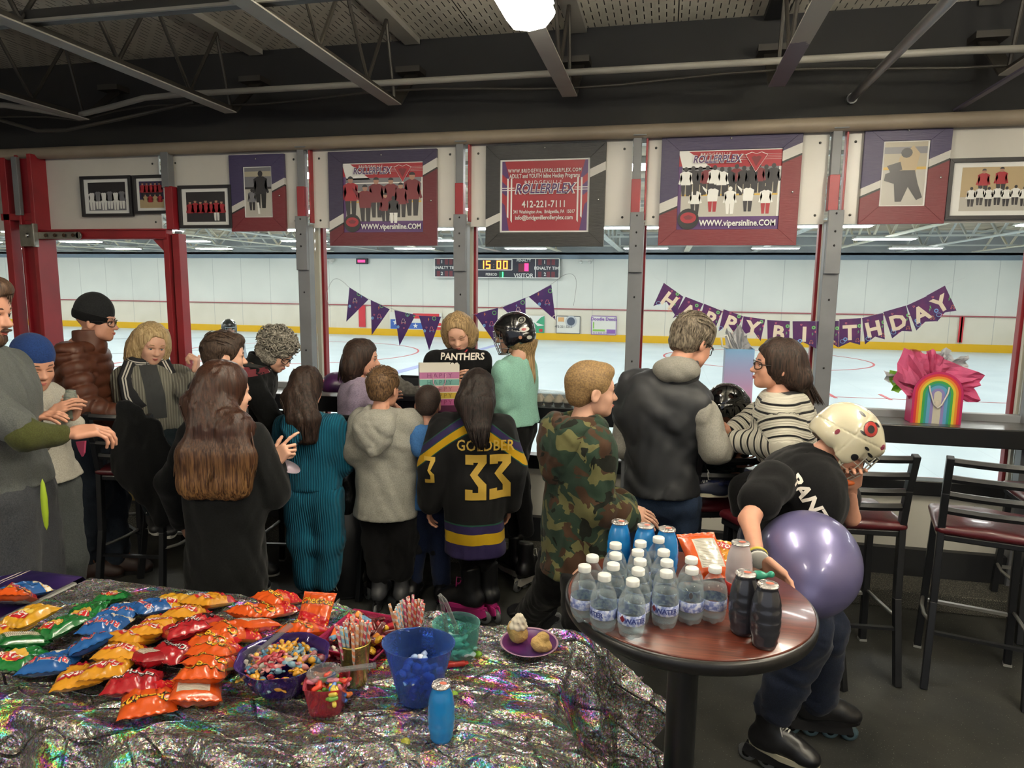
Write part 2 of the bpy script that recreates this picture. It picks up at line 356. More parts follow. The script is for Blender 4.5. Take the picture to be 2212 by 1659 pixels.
# ------------------------------------------------------------------ open web joists of the room
M_joist = mat('joist_paint', '918f89', .5, var=(5, .1)); M_rod = mat('joist_rod', '2a2724', .55)
M_joistp = mat('joist_purple', '5b566f', .5); n = NT(M_joistp); co, x, y, z = n.co()
n.color(n.mix(n.math('GREATER_THAN', n.math('ADD', y, n.math('MULTIPLY', n.noise(co, 14, 3), .15)), 3.45), '918f89', '555064'))
JX = [-6.1, -4.98, -3.86, -2.75, -1.64, -.58, .53, 1.62, 2.75]
for i, jx in enumerate(JX):
    mb = MB(); ye = YW - .36; zb = 2.88; zt_ = ZDECK - .04
    mb.box((jx, (YB + ye) / 2, zb), (.085, ye - YB, .007), 0)
    mb.box((jx - .01, (YB + ye) / 2, zb + .02), (.008, ye - YB, .035), 1).box((jx + .01, (YB + ye) / 2, zb + .02), (.008, ye - YB, .035), 1)
    mb.bar((jx, ye, zb), (jx, YW - .06, zb + .26), .085, .012, 1)                         # the end bends up to its seat
    mb.box((jx, (YB + YW) / 2, zt_ + .02), (.10, YW - YB - .1, .035), 2 if i == 6 else 0)
    mb.box((jx, YW - .08, zb + .27), (.16, .12, .035), 1)
    y = YB + .1; k = 0
    while y < ye - .02:
        y2 = min(y + .27, ye)
        a = (jx, y, zb + .03) if k % 2 == 0 else (jx, y, zt_); b = (jx, y2, zt_) if k % 2 == 0 else (jx, y2, zb + .03)
        mb.tube([a, b], .0105, 7, 1); y = y2; k += 1
    struct(mb.build('ceiling_joist', [M_joistp if i == 6 else M_joist, M_rod, M_black]))
# bridging angle across the joists, conduit and cables near the header
M_brid = mat('bridging_dark', '151517', .5)
struct(MB().box(((X0 + X1) / 2, 2.62, 2.93), (X1 - X0, .05, .05)).box(((X0 + X1) / 2, 2.585, 2.905), (X1 - X0, .012, .012), 1).build('ceiling_bridging', [M_brid, M_joist]))
def wob(zf, yf, r, m, name, lab, n=40):
    pts = [(X0 + .05 + (X1 - X0 - .1) * i / n, yf(X0 + (X1 - X0) * i / n), zf(X0 + (X1 - X0) * i / n)) for i in range(n + 1)]
    o = MB().tube(pts, r, 8).build(name, m, smooth=True); return tag(o, lab, 'pipe' if 'conduit' in name else 'cable')
wob(lambda x: 2.995 - .10 * math.exp(-((x + 3.9) / .35) ** 2) - .08 * math.exp(-((x - 2.3) / .4) ** 2), lambda x: 4.0, .019, M_joist, 'conduit', 'grey conduit running across under the joists beside the black header')
wob(lambda x: 2.945 + .02 * math.sin(x * 3) - .08 * math.exp(-((x + 3.9) / .3) ** 2), lambda x: 4.05, .007, M_rod, 'black_cable', 'thin dark cable sagging along just below the grey conduit')
o = MB().tube([(X0 + .1, 4.02, 2.93), (-4.6, 4.0, 2.92), (-4.15, 3.95, 2.80), (-3.9, 3.93, 2.79), (-3.5, 3.98, 2.86), (-3.0, 4.02, 2.95)], .012, 8).build('cable_bundle', M_rod, smooth=True); tag(o, 'drooping loop of cable under the joist at the far left', 'cable')
# sprinkler-like drop pipe at the right, from ceiling to header
a, b = onY(1838, 215, YW - .03), at(2075, -25, 2.35)
o = MB().tube([a, b], .022, 10).tube([a, a + (a - b).normalized() * -.04], .03, 10).build('drop_pipe', mat('grey_pipe', '6b6b6d', .35, .6), smooth='auto'); tag(o, 'slanting grey metal pipe meeting the black header above the right posters', 'pipe')
a, b = onY(2065, 238, YW - .03), at(2260, 120, 3.2)
o = MB().bar(a, b, .03, .012).build('brace_strip', M_joistp); tag(o, 'thin purple-grey brace strip at the upper right corner', 'brace')
# ------------------------------------------------------------------ room light fixtures (the one in view plus its twins)
M_lens = bpy.data.materials.new('lamp_lens'); M_lens.use_nodes = True; NTl = NT(M_lens); NTl.b.inputs['Base Color'].default_value = (.8, .75, .5, 1)
NTl.b.inputs['Emission Color'].default_value = (1, .92, .76, 1); NTl.b.inputs['Emission Strength'].default_value = ROOM_LIGHT
M_added_up = M_lens.copy(); NT(M_added_up).b.inputs['Emission Strength'].default_value = ROOM_LIGHT * 9
def lamp(x, y, lab):
    t = thing('ceiling_lamp', lab, 'lamp', (x, y, 2.86), 0, 'elongated ceiling lamps of the room')
    MB().box((0, 0, .005), (.07, 1.10, .02)).build('housing', mat('lamp_housing', 'c9bf8e', .4), t, bevel=.005)
    prof = [(.035, .0), (-.035, .0), (-.10, -.03), (-.09, -.05), (-.06, -.085), (0, -.095), (.06, -.085), (.09, -.05), (.10, -.03)]
    MB().prism([(p[0], p[1] - .005) for p in prof], -.60, .60).build('lens', M_lens, t, bevel=.008)
    MB().box((-.068, 0, -.008), (.05, 1.18, .004), 0, Matrix.Rotation(0, 4, 'Y')).build('added_uplight', M_added_up, t)  # unseen glowing strips added on top of the lens to brighten the deck
    MB().box((.068, 0, -.008), (.05, 1.18, .004)).build('added_uplight', M_added_up, t)
    return t
lp = at(1092, 45, 2.72)
lamp(onY(1100, 60, 2.35).x, 2.10, 'bright warm ceiling lamp under the joist, cut by the top edge of the photo')
LN = list(range(6))
for x, y in ((-3.8, -1.0), (2.3, .4), (-.6, -1.6), (-4.6, -1.8), (2.6, -2.2), (1.6, 2.4)):
    lamp(x, y, ['warm ceiling lamp behind and left of the photographer', 'warm ceiling lamp right of the photographer', 'warm ceiling lamp just behind the photographer', 'warm ceiling lamp behind and far left', 'warm ceiling lamp behind and far right', 'warm ceiling lamp above the bar stools at the right'][int(LN.pop(0))])
# ================================================================== THE RINK
RX0, RX1, RY = -34.0, 17.0, 23.5
ZR = 2.78
M_rf = mat('rink_floor_blue', 'c3d6de', .38); n = NT(M_rf); co, x, y, z = n.co()
gr = n.math('LESS_THAN', n.math('MINIMUM', n.math('FRACT', n.math('MULTIPLY', x, 1 / .9)), n.math('FRACT', n.math('MULTIPLY', y, 1 / .9))), .008)
n.color(n.mix(n.math('MULTIPLY', gr, .35), n.ramp(n.noise(co, .9, 5), [(.3, 'bccfd8'), (.7, 'cbdce3')]), '8fa4b0'))
struct(MB().box(((RX0 + RX1) / 2, (YW + .06 + RY) / 2, -.05), (RX1 - RX0, RY - YW - .06, .1)).build('floor_rink', M_rf))
M_rl, M_bl = mat('rink_line_red', 'c2505a', .5), mat('rink_line_blue', '9aa6d8', .5)
mb = MB()
def fline(p, q, w_, mi): mb.bar((p[0], p[1], .003), (q[0], q[1], .003), w_, .004, mi)
def F(u, v): q = onZ(u, v, 0); return (q.x, q.y)
fline(F(1938, 1029), F(2400, 1058), .045, 0); fline(F(2110, 1046), F(2170, 1075), .05, 0)
fline(F(1785, 848), F(1806, 860), .06, 0); fline(F(1900, 852), F(1925, 864), .06, 0); fline(F(1760, 856), F(2200, 872), .02, 0)
fline(F(830, 812), F(1075, 745), .22, 1)
fline(F(130, 800), F(640, 765), .06, 0); fline(F(0, 735), F(620, 728), .035, 2); fline(F(100, 770), F(640, 748), .03, 2)
fline(F(240, 786), F(262, 783), .1, 0)
for cx_, cy_, rr, mi in ((onZ(1650, 775, 0).x, onZ(1650, 775, 0).y, 2.6, 0), (onZ(640, 760, 0).x, 17, 3.2, 0)):
    for k in range(48):
        a, b = 2 * PI * k / 48, 2 * PI * (k + 1) / 48; fline((cx_ + rr * math.cos(a), cy_ + rr * math.sin(a)), (cx_ + rr * math.cos(b), cy_ + rr * math.sin(b)), .05, mi)
struct(mb.build('floor_markings', [M_rl, M_bl, mat('rink_line_grey', '8a949e', .5)]))
# far wall: tall white boards with seams, red line at 1.07 m, cream dasher, yellow kick plate
M_fw = mat('rink_white_board', 'd5d8d4', .3); n = NT(M_fw); co, x, y, z = n.co()
sm = n.math('LESS_THAN', n.math('FRACT', n.math('MULTIPLY', x, 1 / 1.22)), .014)
up = n.math('GREATER_THAN', z, 1.10)
basec = n.mix(up, n.ramp(n.noise(co, 1.2, 4), [(.3, 'd6cfbd'), (.7, 'e0d9c9')]), n.ramp(n.noise(co, .7, 4), [(.3, 'd2d4ce'), (.7, 'dedfd8')]))
n.color(n.mix(n.math('MULTIPLY', sm, .55), basec, '8d9294'))
def rwall(name, c, d): struct(MB().box(c, d).build(name, M_fw))
rwall('wall_rink_far', ((RX0 + RX1) / 2, RY + .05, ZR / 2), (RX1 - RX0, .1, ZR))
rwall('wall_rink_left', (RX0 - .05, (YW + RY) / 2, 2), (.1, RY - YW, 4))
rwall('wall_rink_right', (RX1 + .05, (YW + RY) / 2, 2), (.1, RY - YW, 4))
struct(MB().box(((RX0 + RX1) / 2, RY - .02, 1.09), (RX1 - RX0, .05, .035)).build('trim_7', mat('dasher_red', '9c4a50', .5)))
struct(MB().box(((RX0 + RX1) / 2, RY - .02, .12), (RX1 - RX0, .05, .24)).build('baseboard_rink', mat('kick_yellow', 'dcae12', .4)))
struct(MB().box(((RX0 + RX1) / 2, RY + .03, ZR + .11), (RX1 - RX0, .2, .22)).build('trim_8', mat('blue_grey_band', '7d8d9c', .5)))
mb = MB()
for u in (755 + 27, 2080, 1985 + 92):
    q = onY(u, 690, RY - .06); mb.box((q.x, RY - .05, .68), (.09 if u > 1000 else .26, .02, .78))
struct(mb.build('trim_9', mat('goal_mark_red', 'c9323c', .5)))
# roof over the rink
M_rr = mat('rink_roof_deck', 'b9ab97', .7, var=(.8, .35, (1, 4, 1)))
struct(MB().box(((RX0 + RX1) / 2, (YW + RY) / 2, 3.66), (RX1 - RX0, RY - YW + .3, .08)).build('ceiling_rink', M_rr))
struct(MB().box(((RX0 + RX1) / 2, RY + .03, 3.3), (RX1 - RX0, .2, .75)).build('wall_rink_upper', mat('upper_wall_grey', '9a9c9e', .7, var=(1, .2))))
struct(MB().box(((RX0 + RX1) / 2, YW + .14, 3.2), (RX1 - RX0, .1, 1.0)).box((RX0 / 2 + X0 / 2, YW + .14, 1.4), (X0 - RX0, .1, 2.8)).box(((X1 + RX1) / 2, YW + .14, 1.4), (RX1 - X1, .1, 2.8)).build('wall_rink_near', M_fw))
M_tr, M_tr2 = mat('truss_cream', 'e6dfcc', .5), mat('truss_grey', 'c4c6c2', .5)
x = RX0 + 1.0; k = 0
while x < RX1 - .5:
    mb = MB(); zb = 3.03; zt2 = 3.58
    mb.box((x, (YW + RY) / 2 + .2, zb), (.17, RY - YW - .6, .02)).box((x, (YW + RY) / 2 + .2, zt2), (.12, RY - YW - .6, .06))
    y = 4.8; q = 0
    while y < RY - .8:
        y2 = y + .75; a, b = ((x, y, zb), (x, y2, zt2)) if q % 2 == 0 else ((x, y, zt2), (x, y2, zb))
        mb.bar(a, b, .045, .045); y = y2; q += 1
    struct(mb.build('ceiling_truss', M_tr if k % 2 == 0 else M_tr2)); x += 2.1; k += 1
mb = MB()
for y in (7.0, 10.4, 13.8, 17.2, onZ(1136, 537, 2.98).y): mb.box(((RX0 + RX1) / 2, y, 3.06), (RX1 - RX0, .05, .04)).box(((RX0 + RX1) / 2, y + .9, 3.5), (RX1 - RX0, .06, .05))
struct(mb.build('ceiling_purlins', M_tr2))
M_tube = bpy.data.materials.new('rink_lamp_tube'); M_tube.use_nodes = True; n = NT(M_tube); n.b.inputs['Emission Color'].default_value = (1, .99, .95, 1); n.b.inputs['Emission Strength'].default_value = RINK_LIGHT
proto = None
q0 = onZ(1136, 537, 2.98)
for r_, y in enumerate((7.0, 10.4, 13.8, 17.2, q0.y)):
    for c_ in range(14):
        x = q0.x + (c_ - 9) * 3.6 + (1.8 if r_ % 2 else 0)
        if not (RX0 + 1 < x < RX1 - 1): continue
        if proto is None:
            t = thing('strip_light', 'white fluorescent strip light hanging under the rink roof trusses', 'lamp', (x, y, 2.98), 0, 'strip lights of the rink')
            MB().prism([(-.62, .06), (.62, .06), (.66, 0.005), (-.66, 0.005)], -.16, .16).build('housing', mat('lamp_white', 'd8d8d4', .4), t)
            MB().box((0, 0, -.005), (1.22, .26, .018)).build('diffuser', M_tube, t)
            proto = t
        else: t = copy_tree(proto); t.location = (x, y, 2.98)
# scoreboard
a, b = onY(938, 559, RY - .25), onY(1208, 600, RY - .25)
W, H = b.x - a.x, onY(1073, 558, RY - .25).z - onY(1073, 600, RY - .25).z
sbx, sbz = (a.x + b.x) / 2, onY(1073, 579, RY - .25).z
sb = thing('scoreboard', 'dark electronic scoreboard reading 15:00 hung high on the far rink wall', 'scoreboard', (sbx, RY - .15, sbz))
M_sb, M_wt = mat('scoreboard_navy', '2b2c3a', .5), mat('print_white', 'e4e4e0', .5)
MB().box((0, 0, 0), (W, .16, H)).build('panel', M_sb, sb)
def led(c, s): 
    return mat('led_' + c, c, .4, emit=s)
def frame2(x0, x1, z0, z1, t_, y, m, par, name='border'):
    return MB().box(((x0 + x1) / 2, y, z1), (x1 - x0, .01, t_)).box(((x0 + x1) / 2, y, z0), (x1 - x0, .01, t_)).box((x0, y, (z0 + z1) / 2), (t_, .01, z1 - z0)).box((x1, y, (z0 + z1) / 2), (t_, .01, z1 - z0)).build(name, m, par)
def sx(u): return (u - 1073) / 270 * W
def sz(v): return -(v - 579) / 42 * H
yy = -.09
frame2(sx(938.5), sx(1207.5), sz(599.5), sz(558.5), .03, yy, M_wt, sb)
frame2(sx(1031), sx(1108), sz(583), sz(560.5), .035, yy, M_wt, sb, 'clock_border')
for u in (1158, 984): MB().box((sx(u), yy, 0), (.025, .01, H)).build('divider', M_wt, sb)
def digit(ch, u, v, w_, h_, m, par, name='digit'):
    seg = {'0': 'abcdef', '1': 'bc', '5': 'afgcd', '|': 'bc'}[ch]; mb = MB(); t_ = .036
    x, z = sx(u), sz(v); P_ = {'a': (x, z + h_ / 2, w_, t_), 'g': (x, z, w_, t_), 'd': (x, z - h_ / 2, w_, t_), 'f': (x - w_ / 2, z + h_ / 4, t_, h_ / 2), 'e': (x - w_ / 2, z - h_ / 4, t_, h_ / 2), 'b': (x + w_ / 2, z + h_ / 4, t_, h_ / 2), 'c': (x + w_ / 2, z - h_ / 4, t_, h_ / 2)}
    for s_ in seg: X, Z, ww, hh = P_[s_]; mb.box((X, yy - .01, Z), (ww + (t_ if ww > t_ else 0), .01, hh + (t_ if hh > t_ else 0)))
    return mb.build(name, m, par)
LA = led('ff9a3c', 3.0)
digit('1', 1044, 572, .1, .24, LA, sb); digit('5', 1057, 572, .12, .24, LA, sb); digit('0', 1080, 572, .12, .24, LA, sb); digit('0', 1094, 572, .12, .24, LA, sb)
for z_ in (.12, .03): MB().box((sx(1069), yy - .01, z_), (.04, .01, .04)).build('colon_dot', mat('led_dim', '77685a', .5), sb)
digit('1', 1086, 593, .08, .15, led('4dff8c', 2.5), sb)
MB().box((sx(1139), yy - .01, sz(577)), (.14, .01, .26)).build('digit', led('ff2e6c', 2.5), sb)
MB().box((sx(1128), yy - .01, sz(578)), (.2, .01, .28)).build('digit_window', mat('led_off_red', '6b2733', .5), sb)
MB().box((sx(1083), yy, sz(593)), (.08, .01, .2)).build('digit_window', mat('led_off_green', '1f6b45', .5), sb)
for u0 in (938, 1158):
    for v in (566, 592):
        for du in (9, 27, 37): MB().box((sx(u0 + du), yy, sz(v)), (.12, .01, .19)).build('digit_window', mat('led_off_red', '6b2733', .5), sb)
for s_, u, v, sz_ in (('PENALTY TIME', 962, 579, .14), ('PENALTY TIME', 1183, 579, .14), ('1', 955, 566, .16), ('2', 955, 592, .16), ('1', 1177, 566, .16), ('2', 1178, 592, .16), ('PENALTY', 1133, 562.5, .12), ('VISITOR', 1133, 595, .19), ('PERIOD', 1064, 593, .12)):
    text('lettering', s_, sz_, M_wt, sb, face_cam(sx(u), yy - .01, sz(v)), bold=.003)
# exit sign and small wall things
q = onY(780, 564, RY - .2); o = MB().box((0, 0, 0), (.42, .1, .2)).box((0, -.055, 0), (.28, .01, .09), 1).build('exit_sign', [M_sb, led('ff2e6c', 1.6)], loc=(q.x, RY - .12, q.z)); tag(o, 'small dark box sign with red glow at the top of the far rink wall', 'sign')
for u in (1264, 706):
    q = onY(u, 562, RY - .2); o = MB().box((0, 0, 0), (.5, .12, .06)).ball((-.15, -.05, -.06), .07, 8).ball((.15, -.05, -.06), .07, 8).build('emergency_light', mat('lamp_white', 'd8d8d4', .4), loc=(q.x, RY - .1, q.z)); tag(o, 'twin headed emergency light on the rink wall ' + ('right of the scoreboard' if u > 1000 else 'left of the red box sign'), 'lamp')
# sponsor boards on the dasher
def ad(u0, u1, v0, v1, lab, bg):
    a, b = onY(u0, (v0 + v1) / 2, RY - .04), onY(u1, (v0 + v1) / 2, RY - .04); um = (u0 + u1) / 2
    z0, z1 = onY(um, v1, RY - .04).z, onY(um, v0, RY - .04).z
    t = thing('sponsor_board', lab, 'sign', ((a.x + b.x) / 2, RY - .05, (z0 + z1) / 2)); MB().box((0, 0, 0), (b.x - a.x, .012, z1 - z0)).build('board', mat(*bg), t)
    return t, b.x - a.x, z1 - z0
Yt = -.012
t, W_, H_ = ad(842, 955, 675, 712, 'red, white and blue starred sponsor board behind the bunting', ('ad_white', 'dcdad2', .5))
MB().box((-W_ * .33, Yt, -H_ * .2), (W_ * .3, .01, H_ * .55)).box((0, Yt, -H_ * .28), (W_ * .36, .01, H_ * .35)).build('blue_field', mat('ad_blue', '3e63b0', .5), t)
MB().box((W_ * .2, Yt, H_ * .3), (W_ * .5, .01, H_ * .3)).box((W_ * .42, Yt, -.1), (W_ * .13, .01, H_ * .16)).box((W_ * .42, Yt, -H_ * .4), (W_ * .13, .01, H_ * .16)).build('red_field', mat('ad_red', 'c8343e', .5), t)
star = [(math.sin(PI * k / 5) * (1 if k % 2 == 0 else .42) * .12, math.cos(PI * k / 5) * (1 if k % 2 == 0 else .42) * .12) for k in range(10)]
MB().prism([(x - W_ * .38, z - H_ * .1) for x, z in star], Yt - .012, Yt - .006).build('star', M_wt, t)
MB().prism([(x * .8, z * .8 - H_ * .28) for x, z in star], Yt - .012, Yt - .006).build('star', M_wt, t)
t, W_, H_ = ad(1140, 1176, 682, 719, 'green and white sponsor board left of the logo board', ('ad_green', '3f9c74', .5))
MB().prism([(-W_ * .5, H_ * .5), (W_ * .5, H_ * .5), (W_ * .3, H_ * .42), (0, H_ * .1), (W_ * .5, -H_ * .05), (W_ * .1, -H_ * .1), (-W_ * .2, H_ * .2), (-W_ * .5, H_ * .3)], Yt, Yt + .006).build('white_flash', M_wt, t)
MB().box((W_ * .3, Yt, -H_ * .35), (W_ * .2, .01, H_ * .16)).build('emblem', mat('ad_red', 'c8343e', .5), t)
t, W_, H_ = ad(1202, 1253, 683, 720, 'white sponsor board with round black emblem and phone number', ('ad_white', 'dcdad2', .5))
frame2(-W_ / 2, W_ / 2, -H_ / 2, H_ / 2, .02, Yt, mat('ink_grey', '5a5a5e', .5), t)
MB().lathe([(.2, 0), (.2, .01)], 24, 0, Matrix.Translation((W_ * .12, Yt, H_ * .2)) @ Matrix.Rotation(PI / 2, 4, 'X')).lathe([(.14, 0), (.14, .012)], 20, 1, Matrix.Translation((W_ * .12, Yt - .005, H_ * .2)) @ Matrix.Rotation(PI / 2, 4, 'X')).build('emblem', [mat('ink_pale', 'b9bcc0', .5), mat('ink_dark', '4b5566', .5)], t)
text('lettering', '412 221 5213', .11, mat('ink_grey', '5a5a5e', .5), t, face_cam(-W_ * .2, Yt - .01, -H_ * .12))
MB().box((-W_ * .3, Yt, H_ * .3), (W_ * .25, .01, H_ * .25)).build('orange_sketch', mat('ad_orange', 'd6a36a', .5), t)
t, W_, H_ = ad(1278, 1331, 683, 723, 'white and purple Doodie Deeds sponsor board on the rink dasher', ('ad_white', 'dcdad2', .5))
frame2(-W_ / 2, W_ / 2, -H_ / 2, H_ / 2, .02, Yt, mat('ink_purple', '8b5fae', .5), t)
text('lettering', 'Doodie Deeds', .15, mat('ink_purple', '8b5fae', .5), t, face_cam(0, Yt - .01, H_ * .34), bold=.004)
MB().box((W_ * .3, Yt, -H_ * .32), (W_ * .35, .01, H_ * .22)).build('purple_field', mat('ink_purple', '8b5fae', .5), t)
MB().box((-W_ * .2, Yt, -H_ * .27), (W_ * .5, .01, H_ * .1)).box((-W_ * .42, Yt, H_ * .0), (.04, .01, H_ * .35)).build('green_strip', mat('ad_lime', '8fbf5a', .5), t)
text('lettering', '412.XXX.3020'.replace('X', '4'), .10, mat('ink_purple', '8b5fae', .5), t, face_cam(-W_ * .12, Yt - .01, -H_ * .42))
# ================================================================== POSTERS AND BUNTING
YP = YW - .022
def rectY(u0, u1, v0, v1, Y=YP):
    um, vm = (u0 + u1) / 2, (v0 + v1) / 2
    x0, x1, z0, z1 = onY(u0, vm, Y).x, onY(u1, vm, Y).x, onY(um, v1, Y).z, onY(um, v0, Y).z
    return (x0 + x1) / 2, (z0 + z1) / 2, x1 - x0, z1 - z0
def two_tone(name, top, bot, a, k, st=.028):
    """painted boards: top colour, white slash with thin black edge, bottom colour; z against k*x + a"""
    m = mat(name, top, .45); n = NT(m); co, x, y, z = n.co()
    d = n.math('SUBTRACT', z, n.math('ADD', n.math('MULTIPLY', x, k), a))
    g = n.ramp(n.noise(n.mapping(co, (6, 6, 40)), 5, 3), [(.3, (0,) * 3), (.7, (.012,) * 3)])
    c = n.ramp(n.math('ADD', n.math('MULTIPLY', d, 1.0), .5), [(0, bot), (.5 - st - .012, '111114'), (.5 - st, 'c8c6c0'), (.5 + st, top)], True)
    ad_ = n.new('ShaderNodeMix', data_type='RGBA', blend_type='ADD'); ad_.inputs[0].default_value = 1; n.link(c, ad_.inputs[6]); n.link(g, ad_.inputs[7]); n.color(ad_.outputs[2])
    n.bump(n.noise(n.mapping(co, (4, 4, 60)), 4, 3), .3, .004); return m
def frame_boards(W, H, iw, ih, ox, oz, m, par, name='frame'):
    """four mitred boards round an opening centred (ox, oz)"""
    mb = MB(); o = [(-W / 2, -H / 2), (W / 2, -H / 2), (W / 2, H / 2), (-W / 2, H / 2)]; i = [(ox - iw / 2, oz - ih / 2), (ox + iw / 2, oz - ih / 2), (ox + iw / 2, oz + ih / 2), (ox - iw / 2, oz + ih / 2)]
    for k in range(4):
        j = (k + 1) % 4; mb.prism([o[k], o[j], i[j], i[k]], -.012, .012)
    ob = mb.build(name, m, par, bevel=.0015); return ob
M_paper = mat('photo_paper', 'c9c6bd', .35)
INK = {k: mat('print_' + k, v, .4) for k, v in dict(dark='222026', red='9c2430', maroon='6c1f2a', white='d8d6d2', skin='a87f6c', yellow='cba646', ice='b4b1a8', wall='a79f8c', grey='74747a', navy='31284f', purple='4d2a63', blue='3c5a9e', tan='b09c78', black='131316').items()}
INKL = list(INK.values()); IK = {k: i for i, k in enumerate(INK)}
def fig(mb, x, z, h, body, legs='dark', head='skin', y=-.0022, pose=0, M=None):
    """a small printed figure, flat on its photo"""
    w_ = h * .17
    mb.prism([(x - w_ * .7, z), (x - w_ * .15, z), (x - w_ * .05, z + h * .42), (x - w_, z + h * .45)], y, y + .0004, IK[legs])
    mb.prism([(x + w_ * .15, z), (x + w_ * .8, z), (x + w_, z + h * .45), (x + w_ * .05, z + h * .42)], y, y + .0004, IK[legs])
    mb.prism([(x - w_, z + h * .38), (x + w_, z + h * .38), (x + w_ * 1.25, z + h * .78), (x + w_ * .5, z + h * .85), (x - w_ * .5, z + h * .85), (x - w_ * 1.25, z + h * .78)], y - .0003, y, IK[body])
    if pose == 1: mb.prism([(x - w_, z + h * .78), (x - w_ * 2.3, z + h * .95), (x - w_ * 2.1, z + h * .85), (x - w_, z + h * .62)], y - .0003, y, IK[body])
    else:
        for s in (-1, 1): mb.prism([(x + s * w_ * .9, z + h * .78), (x + s * w_ * 1.5, z + h * .42), (x + s * w_ * 1.15, z + h * .40), (x + s * w_ * .7, z + h * .6)], y - .0003, y, IK[body])
    mb.prism([(x + h * .075 * math.cos(a), z + h * .92 + h * .085 * math.sin(a)) for a in [PI * 2 * q / 10 for q in range(10)]], y - .0006, y - .0003, IK[head])
    if head == 'skin': mb.prism([(x + h * .08 * math.cos(a), z + h * .95 + h * .07 * math.sin(a)) for a in [PI * q / 6 for q in range(7)]], y - .0008, y - .0006, IK['dark'])
def screws(par, pts):
    for p in pts: MB().ball((0, 0, 0), (.007, .004, .007), 8).build('screw', mat('screw_bright', 'c9c9c9', .25, .9), par, True, loc=(p[0], -.015, p[1]))
def rollerplex(par, x, z, w_, y, m1, m2, shadow):
    """the slanted two-colour wordmark with BRIDGEVILLE above it"""
    s = w_ * .26
    text('lettering', 'BRIDGEVILLE', s * .32, shadow, par, face_cam(x - w_ * .02, y, z + s * .42), sp=1.4)
    M0 = face_cam(x, y - .0004, z)
    text('lettering', 'ROLLERPLEX', s * .88, shadow, par, M0, shear=.22, bold=s * .05, sx=.78, ext=.0003)
    o = text('lettering', 'ROLLERPLEX', s * .86, m1, par, face_cam(x, y - .0012, z), shear=.22, bold=s * .014, sx=.78, ext=.0003)
    MB().box((x, y - .0008, z - s * .05), (w_ * 1.08, .0006, s * .045)).build('logo_line', shadow, par)
def snake_badge(par, x, z, r, y, inverted=True):
    tri = [(-1, .62), (-.45, .85), (0, .7), (.45, .85), (1, .62), (.55, -.1), (0, -1), (-.55, -.1)]
    MB().prism([(x + a * r * 1.06, z + b * r * 1.06) for a, b in tri], y, y + .0005, 1).prism([(x + a * r, z + b * r) for a, b in tri], y - .0006, y - .0001, 0).prism([(x + a * r * .5, z + b * r * .55 + r * .05) for a, b in tri], y - .0012, y - .0007, 2).build('badge', [INK['red'], INK['white'], INK['maroon']], par)
def team_poster(u0, u1, v0, v1, iu0, iu1, iv0, iv1, lab, mt, rows, seed):
    cx, cz, W, H = rectY(u0, u1, v0, v1); ix, iz, iw, ih = rectY(iu0, iu1, iv0, iv1)
    t = thing('team_poster', lab, 'poster', (cx, YP, cz)); ox, oz = ix - cx, iz - cz
    frame_boards(W, H, iw * .985, ih * .985, ox, oz, mt, t)
    rnd = random.Random(seed)
    p = MB(); L, R_, B, T = -iw / 2, iw / 2, -ih / 2, ih / 2
    def q(x0, x1, z0, z1, ink, y=0): p.prism([(x0, z0), (x1, z0), (x1, z1), (x0, z1)], y - .0006, y, IK[ink])
    q(L, R_, B, T, 'white', .004)
    q(L, R_, T - ih * .22, T - ih * .02, 'red', .0032); q(L, R_, B, B + ih * .17, 'purple', .0032); q(L, L + iw * .06, B, T - ih * .2, 'purple', .0031)
    q(L + iw * .04, R_ - iw * .03, B + ih * .17, T - ih * .22, 'ice', .0028)
    q(L + iw * .04, R_ - iw * .03, T - ih * .40, T - ih * .22, 'grey', .0024); q(L + iw * .04, R_ - iw * .03, T - ih * .30, T - ih * .285, 'white', .0018)
    q(L + iw * .04, R_ - iw * .03, T - ih * .55, T - ih * .40, 'wall', .0024); q(L + iw * .04, R_ - iw * .03, T - ih * .57, T - ih * .55, 'yellow', .0018)
    for k in range(4): q(R_ - iw * .45, R_, T - ih * (.07 + .02 * k) - .001, T - ih * (.07 + .02 * k), 'white', .0024)
    p.prism([(L, T - ih * .02), (L + iw * .1, T - ih * .02), (L + iw * .35, T - ih * .24), (L + iw * .05, T - ih * .24)], .0018, .0024, IK['white'])
    for (x_, z_, h_, b_, l_, hd, ps) in rows: fig(p, L + iw * x_, B + ih * z_, ih * h_, b_, l_, hd, y=.0012 - .0007 * rnd.random(), pose=ps)
    o = p.build('photo_print', INKL, t); o.location = (ox, -.004, oz)
    yy_ = -.0105
    rollerplex(t, ox - iw * .13, oz + ih * .375, iw * .46, yy_, INK['purple'], INK['red'], INK['white'])
    snake_badge(t, ox + iw * .25, oz + ih * .34, iw * .10, yy_)
    text('lettering', 'WWW.vipersinline.COM', ih * .105, INK['white'], t, face_cam(ox + iw * .10, yy_, oz - ih * .415), bold=.0012, sx=.85)
    MB().prism([(ox - iw * .38 + iw * .105 * math.cos(a), oz - ih * .36 + iw * .105 * math.sin(a)) for a in [PI * 2 * k / 20 for k in range(20)]], yy_, yy_ + .0005, 0).prism([(ox - iw * .38 + iw * .08 * math.cos(a), oz - ih * .345 + iw * .055 * math.sin(a)) for a in [PI * 2 * k / 20 for k in range(20)]], yy_ - .001, yy_ - .0005, 1).prism([(ox - iw * .38 + a * iw * .05, oz - ih * .345 + b * iw * .03) for a, b in ((-1, .3), (0, 1), (1, .3), (.5, -.6), (-.5, -.6))], yy_ - .0016, yy_ - .0011, 2).build('round_badge', [INK['black'], INK['red'], INK['maroon']], t)
    screws(t, [(0, H / 2 - .03), (W / 2 - .04, -.02)])
    return t
